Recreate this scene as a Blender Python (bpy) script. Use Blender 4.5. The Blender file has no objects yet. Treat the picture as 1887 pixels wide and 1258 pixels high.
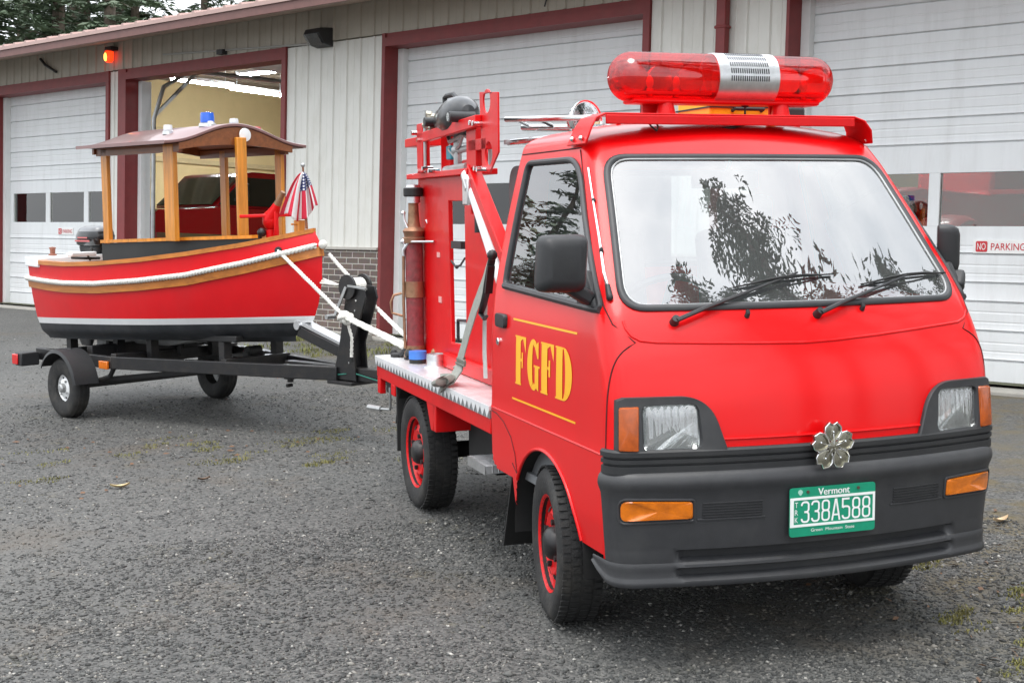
import bpy, bmesh, math, random
import numpy as np
from mathutils import Vector, Matrix
from mathutils.bvhtree import BVHTree
PI = math.pi
R = math.radians
rnd = random.Random(7)
scene = bpy.context.scene
COL = scene.collection

# ------------------------------------------------------------------ frames
# everything is measured in the frame of the forecourt (truck on z = 0); the forecourt falls away
# from the building by three degrees, so at the end every root is turned by G to make the building plumb
CAMP = Vector((-2.26994355, -4.29558586, 1.43125233))
YAW, PITCH, ROLL, FPX = R(18.83176332), R(5.6988355), R(-0.50618408), 2482.38
WALL_A = Vector((0.48771273, -0.87300387, 0.00072616)).normalized()
WALL_W = Vector((0.04525685, 0.02611387, 0.99863401)).normalized()
WALL_N = Vector((-0.87183032, -0.48701366, 0.05224547)).normalized()
B0 = Vector((4.56733119, 4.32458914, 0.0))
G = WALL_W.rotation_difference(Vector((0, 0, 1))).to_matrix().to_4x4()
def frame(ax, ay, az, o):
    m = Matrix.Identity(4)
    for i in range(3):
        m[i][0], m[i][1], m[i][2], m[i][3] = ax[i], ay[i], az[i], o[i]
    return m
F_TRUCK = Matrix.Identity(4)
F_WALL = frame(WALL_A, -WALL_N, WALL_W, B0)          # x along the wall, y into the building, z up
PHI = R(28.06)
F_TRAIL = Matrix.Translation((-1.649, 5.814, 0)) @ Matrix.Rotation(PHI, 4, 'Z')
CUR = [F_TRUCK]
fw = Vector((math.sin(YAW) * math.cos(PITCH), math.cos(YAW) * math.cos(PITCH), -math.sin(PITCH)))
r0 = Vector((math.cos(YAW), -math.sin(YAW), 0))
u0 = r0.cross(fw)
cr = math.cos(ROLL) * r0 + math.sin(ROLL) * u0
cu = -math.sin(ROLL) * r0 + math.cos(ROLL) * u0

# ------------------------------------------------------------------ scene tree
ROOTLOC = {}
ROOTS = []
def tagset(o, label=None, cat=None, group=None, kind=None):
    if label: o['label'] = label
    if cat: o['category'] = cat
    if group: o['group'] = group
    if kind: o['kind'] = kind
    return o
def thing(name, label, cat, loc=(0, 0, 0), group=None):
    o = bpy.data.objects.new(name, None)
    COL.objects.link(o)
    o.empty_display_size = 0.2
    o.matrix_world = CUR[0] @ Matrix.Translation(loc)
    ROOTLOC[o.name] = Vector(loc)
    ROOTS.append(o)
    return tagset(o, label, cat, group)
class MB:
    def __init__(s): s.v = []; s.f = []
    def add(s, vs, fs):
        b = len(s.v)
        s.v += [tuple(p) for p in vs]
        s.f += [tuple(i + b for i in f) for f in fs]
        return s
    def box(s, c, d, rot=None):
        hx, hy, hz = d[0] / 2, d[1] / 2, d[2] / 2
        P = [Vector((x, y, z)) for x in (-hx, hx) for y in (-hy, hy) for z in (-hz, hz)]
        if rot is not None: P = [rot @ p for p in P]
        c = Vector(c)
        return s.add([p + c for p in P], [(0, 1, 3, 2), (4, 6, 7, 5), (0, 4, 5, 1), (2, 3, 7, 6), (0, 2, 6, 4), (1, 5, 7, 3)])
    def bx(s, x0, x1, y0, y1, z0, z1):
        return s.box(((x0 + x1) / 2, (y0 + y1) / 2, (z0 + z1) / 2), (abs(x1 - x0), abs(y1 - y0), abs(z1 - z0)))
    def bar(s, p, q, w, h, up=(0, 0, 1)):
        p, q = Vector(p), Vector(q); d = (q - p); L = d.length; d.normalize()
        up = Vector(up)
        if abs(d.dot(up)) > 0.99: up = Vector((0, 1, 0))
        sx = d.cross(up).normalized(); uz = sx.cross(d)
        rot = Matrix((sx, d, uz)).transposed()
        return s.box((p + q) / 2, (w, L, h), rot)
    def tube(s, path, r, n=10, closed=False, cap=True, flat=None):
        path = [Vector(p) for p in path]; m = len(path)
        rs = r if isinstance(r, (list, tuple)) else [r] * m
        T = []
        for i in range(m):
            a = path[(i - 1) % m] if (closed or i > 0) else path[i]
            b = path[(i + 1) % m] if (closed or i < m - 1) else path[i]
            t = b - a
            T.append(t.normalized() if t.length > 1e-9 else Vector((0, 0, 1)))
        ref = Vector((0, 0, 1)) if abs(T[0].z) < 0.9 else Vector((1, 0, 0))
        N = (ref - T[0] * ref.dot(T[0])).normalized()
        vs = []
        for i in range(m):
            N = N - T[i] * N.dot(T[i])
            if N.length < 1e-6: N = T[i].orthogonal()
            N.normalize(); Bn = T[i].cross(N)
            for k in range(n):
                a = 2 * PI * k / n
                ca, sa = math.cos(a) * rs[i], math.sin(a) * rs[i]
                if flat: ca *= flat
                vs.append(path[i] + N * ca + Bn * sa)
        fs = []
        for i in range(m if closed else m - 1):
            j = (i + 1) % m
            for k in range(n):
                l = (k + 1) % n
                fs.append((i * n + k, i * n + l, j * n + l, j * n + k))
        if cap and not closed:
            fs.append(tuple(range(n - 1, -1, -1))); fs.append(tuple((m - 1) * n + k for k in range(n)))
        return s.add(vs, fs)
    def cyl(s, p, q, r, r2=None, n=24):
        return s.tube([p, q], [r, r if r2 is None else r2], n)
    def lathe(s, prof, o=(0, 0, 0), axis=(0, 0, 1), n=32, closed=False, cap0=True):
        # prof: (radius, height along axis); closed -> profile is a loop
        o = Vector(o); ax = Vector(axis).normalized(); e = ax.orthogonal().normalized(); g = ax.cross(e)
        vs = []; m = len(prof)
        for (r, h) in prof:
            for k in range(n):
                a = 2 * PI * k / n
                vs.append(o + ax * h + (e * math.cos(a) + g * math.sin(a)) * r)
        fs = []
        for i in range(m if closed else m - 1):
            j = (i + 1) % m
            for k in range(n):
                l = (k + 1) % n
                fs.append((i * n + k, i * n + l, j * n + l, j * n + k))
        if not closed:
            if cap0 and prof[0][0] > 1e-6: fs.append(tuple(range(n - 1, -1, -1)))
            if prof[-1][0] > 1e-6: fs.append(tuple((m - 1) * n + k for k in range(n)))
        return s.add(vs, fs)
    def ball(s, c, r, n=16, sc=(1, 1, 1)):
        c = Vector(c); vs = []; fs = []; m = n // 2
        for i in range(m + 1):
            t = PI * i / m
            for k in range(n):
                a = 2 * PI * k / n
                vs.append(c + Vector((r * sc[0] * math.sin(t) * math.cos(a), r * sc[1] * math.sin(t) * math.sin(a), r * sc[2] * math.cos(t))))
        for i in range(m):
            for k in range(n):
                l = (k + 1) % n
                fs.append((i * n + k, (i + 1) * n + k, (i + 1) * n + l, i * n + l))
        return s.add(vs, fs)
    def prism(s, poly, o, ex, ey, ez, t0, t1, holes=()):
        # polygon in the plane (ex, ey) pushed along ez from t0 to t1, holes bridged by ear clipping
        from mathutils.geometry import tessellate_polygon
        o, ex, ey, ez = Vector(o), Vector(ex), Vector(ey), Vector(ez)
        loops = [list(poly)] + [list(h) for h in holes]
        tri = tessellate_polygon([[Vector((p[0], p[1], 0)) for p in l] for l in loops])
        flatp = [p for l in loops for p in l]; n = len(flatp)
        vs = [o + ex * p[0] + ey * p[1] + ez * t0 for p in flatp] + [o + ex * p[0] + ey * p[1] + ez * t1 for p in flatp]
        fs = [tuple(t) for t in tri] + [tuple(i + n for i in reversed(t)) for t in tri]
        b = 0
        for l in loops:
            k = len(l)
            for i in range(k):
                j = (i + 1) % k
                fs.append((b + i, b + j, n + b + j, n + b + i))
            b += k
        return s.add(vs, fs)
    def loft(s, rings, closed=True, cap=False):
        n = len(rings[0]); m = len(rings); vs = [p for r in rings for p in r]; fs = []
        for i in range(m - 1):
            for k in range(n if closed else n - 1):
                l = (k + 1) % n
                fs.append((i * n + k, i * n + l, (i + 1) * n + l, (i + 1) * n + k))
        if cap:
            fs.append(tuple(range(n - 1, -1, -1))); fs.append(tuple((m - 1) * n + k for k in range(n)))
        return s.add(vs, fs)
    def mirror_x(s):
        n = len(s.v); v = list(s.v); f = list(s.f)
        s.v += [(-p[0], p[1], p[2]) for p in v]
        s.f += [tuple(i + n for i in reversed(q)) for q in f]
        return s
    def mesh(s, name, mat, off=Vector((0, 0, 0)), smooth=35):
        me = bpy.data.meshes.new(name)
        me.from_pydata([(p[0] - off.x, p[1] - off.y, p[2] - off.z) for p in s.v], [], s.f)
        bm = bmesh.new(); bm.from_mesh(me)
        bmesh.ops.recalc_face_normals(bm, faces=bm.faces)
        bm.to_mesh(me); bm.free()
        if smooth:
            me.shade_smooth()
            me.set_sharp_from_angle(angle=R(smooth))
        mats = mat if isinstance(mat, (list, tuple)) else [mat]
        for m in mats: me.materials.append(m)
        return me
def link(name, me):
    o = bpy.data.objects.new(name, me); COL.objects.link(o); return o
def bevel(o, w, seg=2):
    m = o.modifiers.new('edge', 'BEVEL'); m.width = w; m.segments = seg; m.limit_method = 'ANGLE'; m.angle_limit = R(40)
    m.harden_normals = False
    return o
def root_of(o):
    while o.parent: o = o.parent
    return o
SPLIT = {'hanger_rod', 'mount_plate', 'wiring', 'lift_bolt', 'antenna_base', 'rack_bolt', 'post_bolt', 'rotating_reflector', 'lamp_bulb', 'snap_hook'}
def islands(mb):
    up = list(range(len(mb.v)))
    def find(a):
        while up[a] != a: up[a] = up[up[a]]; a = up[a]
        return a
    for f in mb.f:
        for i in f[1:]: up[find(i)] = find(f[0])
    groups = {}
    for f in mb.f: groups.setdefault(find(f[0]), []).append(f)
    out = []
    for fs in groups.values():
        ids = sorted({i for f in fs for i in f}); k = {a: b for b, a in enumerate(ids)}
        out.append(MB().add([mb.v[i] for i in ids], [tuple(k[i] for i in f) for f in fs]))
    return out
def part(name, mb, mat, parent, bev=0, smooth=35, label=None, kind=None):
    if name in SPLIT:
        pieces = islands(mb)
        if len(pieces) > 1:
            for q in pieces[1:]:
                o = link(name, q.mesh(name, mat, ROOTLOC[root_of(parent).name], smooth)); o.parent = parent
            mb = pieces[0]
    o = link(name, mb.mesh(name, mat, ROOTLOC[root_of(parent).name], smooth))
    o.parent = parent
    if bev: bevel(o, bev)
    if label: o['label'] = label
    if kind: o['kind'] = kind
    return o
def solo(name, mb, mat, label, cat, loc=(0, 0, 0), group=None, kind=None, bev=0, smooth=35):
    o = link(name, mb.mesh(name, mat, Vector(loc), smooth))
    o.matrix_world = CUR[0] @ Matrix.Translation(loc)
    ROOTLOC[o.name] = Vector(loc); ROOTS.append(o)
    if bev: bevel(o, bev)
    return tagset(o, label, cat, group, kind)
def structure(name, mb, mat, label=None, smooth=0):
    o = solo(name, mb, mat, label, None, kind='structure', smooth=smooth)
    return o
def copy_tree(src, loc, label=None, rotz=None, scale=None):
    def cp(o, par):
        c = o.copy(); COL.objects.link(c)
        if par: c.parent = par
        for ch in o.children: cp(ch, c)
        return c
    c = cp(src, None)
    c.matrix_world = CUR[0] @ Matrix.Translation(loc) @ (Matrix.Rotation(rotz, 4, 'Z') if rotz else Matrix.Identity(4)) @ (Matrix.Diagonal((scale, scale, scale, 1)) if scale else Matrix.Identity(4))
    ROOTLOC[c.name] = Vector(loc); ROOTS.append(c)
    if label: c['label'] = label
    return c

# ------------------------------------------------------------------ materials
def mat(name, col, rough=0.5, metal=0.0, coat=0.0, var=0.0, vscale=8.0, bump=0.0, bscale=60.0, spec=0.5, trans=0.0, emit=None, estr=0.0, alpha=1.0, rvar=0.0, stretch=None, dirt=None, dirtamt=0.0, dscale=3.0, ior=1.5, sheen=0.0):
    m = bpy.data.materials.new(name); m.use_nodes = True
    nt = m.node_tree; b = nt.nodes['Principled BSDF']; L = nt.links
    b.inputs['Base Color'].default_value = (*col, 1); b.inputs['Roughness'].default_value = rough
    b.inputs['Metallic'].default_value = metal; b.inputs['Coat Weight'].default_value = coat; b.inputs['Coat Roughness'].default_value = 0.13 if name == 'red_paint' else 0.06
    b.inputs['Specular IOR Level'].default_value = spec; b.inputs['Transmission Weight'].default_value = trans
    b.inputs['Alpha'].default_value = alpha; b.inputs['IOR'].default_value = ior
    if sheen: b.inputs['Sheen Weight'].default_value = sheen
    if emit: b.inputs['Emission Color'].default_value = (*emit, 1); b.inputs['Emission Strength'].default_value = estr
    tc = nt.nodes.new('ShaderNodeTexCoord'); vec = tc.outputs['Object']
    if stretch:
        mp = nt.nodes.new('ShaderNodeMapping'); mp.inputs['Scale'].default_value = stretch
        L.new(vec, mp.inputs['Vector']); vec = mp.outputs['Vector']
    colout = None
    if var or dirt:
        n = nt.nodes.new('ShaderNodeTexNoise'); n.inputs['Scale'].default_value = vscale; n.inputs['Detail'].default_value = 8; n.inputs['Roughness'].default_value = 0.65
        L.new(vec, n.inputs['Vector'])
        mx = nt.nodes.new('ShaderNodeMix'); mx.data_type = 'RGBA'
        mr = nt.nodes.new('ShaderNodeMapRange'); mr.inputs['From Min'].default_value = 0.3; mr.inputs['From Max'].default_value = 0.7
        L.new(n.outputs['Fac'], mr.inputs['Value']); L.new(mr.outputs['Result'], mx.inputs['Factor'])
        mx.inputs['A'].default_value = (*[c * (1 - var) for c in col], 1); mx.inputs['B'].default_value = (*[min(1, c * (1 + var)) for c in col], 1)
        colout = mx.outputs['Result']
        if dirt:
            n2 = nt.nodes.new('ShaderNodeTexNoise'); n2.inputs['Scale'].default_value = dscale; n2.inputs['Detail'].default_value = 10; n2.inputs['Roughness'].default_value = 0.7
            L.new(vec, n2.inputs['Vector'])
            mr2 = nt.nodes.new('ShaderNodeMapRange'); mr2.inputs['From Min'].default_value = 0.48; mr2.inputs['From Max'].default_value = 0.78; mr2.inputs['To Max'].default_value = dirtamt
            L.new(n2.outputs['Fac'], mr2.inputs['Value'])
            mx2 = nt.nodes.new('ShaderNodeMix'); mx2.data_type = 'RGBA'
            L.new(mr2.outputs['Result'], mx2.inputs['Factor']); L.new(colout, mx2.inputs['A']); mx2.inputs['B'].default_value = (*dirt, 1)
            colout = mx2.outputs['Result']
        L.new(colout, b.inputs['Base Color'])
    if rvar:
        n3 = nt.nodes.new('ShaderNodeTexNoise'); n3.inputs['Scale'].default_value = 5; n3.inputs['Detail'].default_value = 6
        L.new(vec, n3.inputs['Vector'])
        mr3 = nt.nodes.new('ShaderNodeMapRange'); mr3.inputs['To Min'].default_value = max(0, rough - rvar); mr3.inputs['To Max'].default_value = rough + rvar
        L.new(n3.outputs['Fac'], mr3.inputs['Value']); L.new(mr3.outputs['Result'], b.inputs['Roughness'])
    if bump:
        n4 = nt.nodes.new('ShaderNodeTexNoise'); n4.inputs['Scale'].default_value = bscale; n4.inputs['Detail'].default_value = 4
        L.new(vec, n4.inputs['Vector'])
        bp = nt.nodes.new('ShaderNodeBump'); bp.inputs['Strength'].default_value = bump; bp.inputs['Distance'].default_value = 0.01
        L.new(n4.outputs['Fac'], bp.inputs['Height']); L.new(bp.outputs['Normal'], b.inputs['Normal'])
    return m
def glass(name, tint, refl, rough=0.0, gcol=(1, 1, 1), frost=0.0, edge=1.0):
    m = bpy.data.materials.new(name); m.use_nodes = True; nt = m.node_tree
    for n in list(nt.nodes):
        if n.type != 'OUTPUT_MATERIAL': nt.nodes.remove(n)
    out = [n for n in nt.nodes if n.type == 'OUTPUT_MATERIAL'][0]
    t = nt.nodes.new('ShaderNodeBsdfTransparent'); t.inputs['Color'].default_value = (*tint, 1)
    g = nt.nodes.new('ShaderNodeBsdfGlossy'); g.inputs['Roughness'].default_value = rough; g.inputs['Color'].default_value = (*gcol, 1)
    lw = nt.nodes.new('ShaderNodeLayerWeight'); lw.inputs['Blend'].default_value = 0.35
    mr = nt.nodes.new('ShaderNodeMapRange'); mr.inputs['To Min'].default_value = refl; mr.inputs['To Max'].default_value = edge
    nt.links.new(lw.outputs['Fresnel'], mr.inputs['Value'])
    mx = nt.nodes.new('ShaderNodeMixShader')
    if frost:
        d = nt.nodes.new('ShaderNodeBsdfTranslucent'); d.inputs['Color'].default_value = (.95, .95, .95, 1); d2 = nt.nodes.new('ShaderNodeBsdfDiffuse'); d2.inputs['Color'].default_value = (.85, .87, .88, 1)
        ma = nt.nodes.new('ShaderNodeMixShader'); ma.inputs['Fac'].default_value = .6; nt.links.new(d.outputs[0], ma.inputs[1]); nt.links.new(d2.outputs[0], ma.inputs[2])
        mb_ = nt.nodes.new('ShaderNodeMixShader'); mb_.inputs['Fac'].default_value = frost; nt.links.new(t.outputs[0], mb_.inputs[1]); nt.links.new(ma.outputs[0], mb_.inputs[2]); t = mb_
    nt.links.new(mr.outputs['Result'], mx.inputs['Fac']); nt.links.new(t.outputs[0], mx.inputs[1]); nt.links.new(g.outputs[0], mx.inputs[2])
    nt.links.new(mx.outputs[0], out.inputs['Surface'])
    return m
M = {}
M['paint'] = mat('red_paint', (0.70, 0.0015, 0.003), 0.32, coat=0.4, spec=0.22, var=0.03, vscale=3, rvar=0.05, bump=0.012, bscale=9, dirt=(0.5, 0.03, 0.03), dirtamt=0.12, dscale=4)
M['redsteel'] = mat('red_steel', (0.64, 0.002, 0.004), 0.4, coat=0.12, spec=0.28, var=0.05, vscale=14, rvar=0.1, bump=0.05, bscale=40, dirt=(0.35, 0.02, 0.02), dirtamt=0.3, dscale=6)
M['lightbar'] = glass('red_lens', (.93, 0.035, 0.04), 0.07, edge=.35)
M['blackplastic'] = mat('grey_black_plastic', (0.031, 0.032, 0.035), 0.44, var=0.12, vscale=20, bump=0.12, bscale=500, rvar=0.08, dirt=(0.09, 0.09, 0.085), dirtamt=0.4)
M['darkplastic'] = mat('dark_plastic', (0.018, 0.019, 0.021), 0.5, var=0.15, bump=0.1, bscale=300, dirt=(0.05, 0.05, 0.047), dirtamt=0.4)
M['rubber'] = mat('black_rubber', (0.012, 0.012, 0.012), 0.6, var=0.2, bump=0.1, bscale=100)
M['tyre'] = mat('tyre_rubber', (0.016, 0.016, 0.016), 0.75, var=0.25, vscale=12, bump=0.3, bscale=90, dirt=(0.085, 0.078, 0.066), dirtamt=0.65, dscale=7)
M['chrome'] = mat('chrome', (0.82, 0.83, 0.84), 0.12, metal=1, rvar=0.05)
M['alu'] = mat('brushed_aluminium', (0.72, 0.73, 0.74), 0.35, metal=1, var=0.12, vscale=30, rvar=0.1)
M['steelgrey'] = mat('grey_steel', (0.42, 0.43, 0.43), 0.4, metal=0.7, var=0.15, dirt=(0.2, 0.16, 0.12), dirtamt=0.3)
M['blacksteel'] = mat('black_steel', (0.012, 0.012, 0.013), 0.4, var=0.2, vscale=20, bump=0.08, dirt=(0.07, 0.055, 0.04), dirtamt=0.4, dscale=8)
M['under'] = mat('underbody_black', (0.01, 0.01, 0.01), 0.8, var=0.3)
M['amber'] = mat('amber_lens', (0.85, 0.2, 0.006), 0.2, coat=0.6, trans=0.25, var=0.25, vscale=25)
M['amberdark'] = mat('dark_amber_lens', (0.55, 0.1, 0.006), 0.2, coat=0.6, trans=0.3, var=0.3, vscale=25)
M['redlens'] = mat('red_tail_lens', (0.6, 0.01, 0.01), 0.2, coat=0.6)
M['windscreen'] = glass('windscreen_glass', (0.82, 0.88, 0.87), 0.2, frost=.09)
M['rearglass'] = glass('rear_window_glass', (0.3, 0.34, 0.33), 0.1)
M['sideglass'] = glass('side_glass', (0.7, 0.76, 0.75), 0.16, frost=.02)
M['doorglass'] = glass('garage_door_glass', (0.8, 0.82, 0.78), 0.05)
M['lensglass'] = glass('headlamp_glass', (0.93, 0.95, 0.95), 0.1)
M['fluted'] = glass('fluted_headlamp_glass', (0.95, 0.97, 0.97), 0.2, frost=0.08, edge=.6)
M['interior'] = mat('grey_interior_vinyl', (0.16, 0.168, 0.175), 0.7, var=0.1, bump=0.1)
M['seat'] = mat('grey_seat_cloth', (0.11, 0.11, 0.11), 0.9, var=0.2, vscale=60)
M['yellow'] = mat('yellow_letter', (0.95, 0.47, 0.008), 0.35, var=0.04, coat=0.2)
M['yellowbox'] = mat('yellow_case_plastic', (0.85, 0.45, 0.01), 0.4, var=0.08)
M['plategreen'] = mat('green_plate', (0.005, 0.26, 0.145), 0.4, var=0.08, vscale=30)
M['platewhite'] = mat('white_plate_paint', (0.8, 0.82, 0.8), 0.4, var=0.04)
M['webbing'] = mat('grey_webbing', (0.3, 0.31, 0.28), 0.85, var=0.12, vscale=50, bump=0.5, bscale=400)
M['webbingpale'] = mat('pale_webbing', (0.48, 0.49, 0.47), 0.85, var=0.1, vscale=50, bump=0.4, bscale=400)
M['brass'] = mat('weathered_brass', (0.34, 0.2, 0.12), 0.5, metal=0.75, var=0.35, vscale=18, dirt=(0.2, 0.05, 0.05), dirtamt=0.7, dscale=9, bump=0.2)
M['maroonhose'] = mat('maroon_hose_pipe', (0.21, 0.03, 0.035), 0.6, var=0.35, vscale=30, dirt=(0.1, 0.06, 0.05), dirtamt=0.8, dscale=12, bump=0.3)
M['blue'] = mat('blue_plastic', (0.06, 0.2, 0.62), 0.4, var=0.08)
M['rope'] = mat('white_rope', (0.7, 0.69, 0.64), 0.85, var=0.1, vscale=40, bump=0.3, bscale=300)
M['white'] = mat('white_gloss_paint', (0.78, 0.79, 0.79), 0.4, var=0.05, rvar=0.1)
M['wood'] = mat('varnished_fir', (0.62, 0.235, 0.022), 0.35, coat=0.4, var=0.3, vscale=4, stretch=(9, 9, 0.8), bump=0.05)
M['woodh'] = mat('varnished_rail_wood', (0.5, 0.17, 0.025), 0.35, coat=0.4, var=0.3, vscale=4, stretch=(9, 0.8, 9), bump=0.05)
M['wooddark'] = mat('dark_stained_wood', (0.2, 0.062, 0.016), 0.45, coat=0.3, var=0.3, vscale=4, stretch=(9, 1, 9))
M['canopy'] = mat('faded_maroon_canopy_paint', (0.2, 0.105, 0.1), 0.3, coat=0.45, var=0.08)
M['hullred'] = mat('red_hull_paint', (0.64, 0.005, 0.010), 0.34, coat=0.2, spec=.3, var=0.05, vscale=5, bump=0.04, bscale=15, dirt=(0.5, 0.03, 0.035), dirtamt=0.3)
M['hullblack'] = mat('black_bottom_paint', (0.028, 0.031, 0.036), 0.6, var=0.3, vscale=10, dirt=(0.1, 0.1, 0.1), dirtamt=0.5, dscale=4)
M['hullgrey'] = mat('grey_keel_paint', (0.32, 0.33, 0.33), 0.6, var=0.15)
M['darkgreen'] = mat('black_coaming_paint', (0.012, 0.016, 0.017), 0.5, var=0.15)
# text helper: builtin font outlines as a thin raised mesh
def text_mesh(body, h, frame_m, depth=0.002, width=None, name='lettering', align='CENTER', shear=0):
    cu_ = bpy.data.curves.new(name, 'FONT'); cu_.body = body; cu_.size = 1; cu_.extrude = 0; cu_.align_x = align; cu_.align_y = 'CENTER'; cu_.shear = shear
    ob = bpy.data.objects.new(name, cu_); COL.objects.link(ob)
    bpy.context.view_layer.update()
    me = bpy.data.meshes.new_from_object(ob.evaluated_get(bpy.context.evaluated_depsgraph_get()))
    bpy.data.objects.remove(ob); bpy.data.curves.remove(cu_)
    vs = [v.co.copy() for v in me.vertices]; fs = [tuple(p.vertices) for p in me.polygons]; bpy.data.meshes.remove(me)
    ys = [v.y for v in vs]; xs = [v.x for v in vs]
    sy = h / (max(ys) - min(ys)); sx = sy if width is None else width / (max(xs) - min(xs))
    cy = (max(ys) + min(ys)) / 2; cx = (max(xs) + min(xs)) / 2 if align == 'CENTER' else min(xs)
    n = len(vs); mb = MB()
    out = [frame_m @ Vector(((v.x - cx) * sx, (v.y - cy) * sy, depth)) for v in vs]
    mb.add(out, fs)
    return mb
# ------------------------------------------------------------------ camera, sky, sun
cam = bpy.data.cameras.new('camera'); co = bpy.data.objects.new('camera', cam); COL.objects.link(co)
co.matrix_world = G @ frame(cr, cu, -fw, CAMP)
cam.sensor_width = 36; cam.lens = 36 * FPX / 1887; cam.clip_end = 2000; cam.clip_start = 0.05
scene.camera = co
SUN_EL, SUN_AZ = R(70), R(215)                    # compass style: 0 = +y, clockwise
w = bpy.data.worlds.new('World'); scene.world = w; w.use_nodes = True
nt = w.node_tree; bg = nt.nodes['Background']
sky = nt.nodes.new('ShaderNodeTexSky'); sky.sky_type = 'NISHITA'; sky.sun_disc = False
sky.sun_elevation = SUN_EL; sky.sun_rotation = SUN_AZ; sky.dust_density = 6; sky.air_density = 1.2; sky.ozone_density = 1
tc = nt.nodes.new('ShaderNodeTexCoord')
mp = nt.nodes.new('ShaderNodeMapping'); mp.inputs['Scale'].default_value = (1.6, 1.6, 3.2); nt.links.new(tc.outputs['Generated'], mp.inputs['Vector'])
cn = nt.nodes.new('ShaderNodeTexNoise'); cn.inputs['Scale'].default_value = 2.1; cn.inputs['Detail'].default_value = 7; cn.inputs['Roughness'].default_value = 0.55
nt.links.new(mp.outputs['Vector'], cn.inputs['Vector'])
cmr = nt.nodes.new('ShaderNodeMapRange'); cmr.inputs['From Min'].default_value = 0.3; cmr.inputs['From Max'].default_value = 0.68
nt.links.new(cn.outputs['Fac'], cmr.inputs['Value'])
cloud = nt.nodes.new('ShaderNodeMix'); cloud.data_type = 'RGBA'
cloud.inputs['A'].default_value = (8.6, 9.3, 10.2, 1); cloud.inputs['B'].default_value = (15.0, 15.2, 15.4, 1)
nt.links.new(cmr.outputs['Result'], cloud.inputs['Factor'])
cmix = nt.nodes.new('ShaderNodeMix'); cmix.data_type = 'RGBA'; cmix.inputs['Factor'].default_value = 0.88
nt.links.new(sky.outputs['Color'], cmix.inputs['A']); nt.links.new(cloud.outputs['Result'], cmix.inputs['B'])
sxyz = nt.nodes.new('ShaderNodeSeparateXYZ'); nt.links.new(tc.outputs['Generated'], sxyz.inputs[0])
zen = nt.nodes.new('ShaderNodeMapRange'); zen.inputs['From Min'].default_value = 0.0; zen.inputs['From Max'].default_value = 1.0; zen.inputs['To Min'].default_value = 0.62; zen.inputs['To Max'].default_value = 1.55
nt.links.new(sxyz.outputs['Z'], zen.inputs['Value'])
vm = nt.nodes.new('ShaderNodeVectorMath'); vm.operation = 'SCALE'; nt.links.new(cmix.outputs['Result'], vm.inputs[0]); nt.links.new(zen.outputs['Result'], vm.inputs['Scale'])
nt.links.new(vm.outputs['Vector'], bg.inputs['Color']); bg.inputs['Strength'].default_value = 0.11
sl = bpy.data.lights.new('sun', 'SUN'); sl.energy = 1.1; sl.angle = R(28); sl.color = (1, 0.97, 0.93)
so = bpy.data.objects.new('sun', sl); COL.objects.link(so)
sd = Vector((math.sin(SUN_AZ) * math.cos(SUN_EL), math.cos(SUN_AZ) * math.cos(SUN_EL), math.sin(SUN_EL)))
so.rotation_euler = sd.to_track_quat('Z', 'Y').to_euler()
scene.view_settings.view_transform = 'Standard'; scene.view_settings.look = 'None'
scene.view_settings.exposure = 0.72; scene.view_settings.gamma = 1
scene.cycles.max_bounces = 8; scene.cycles.transparent_max_bounces = 16
scene.cycles.sample_clamp_indirect = 6

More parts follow.
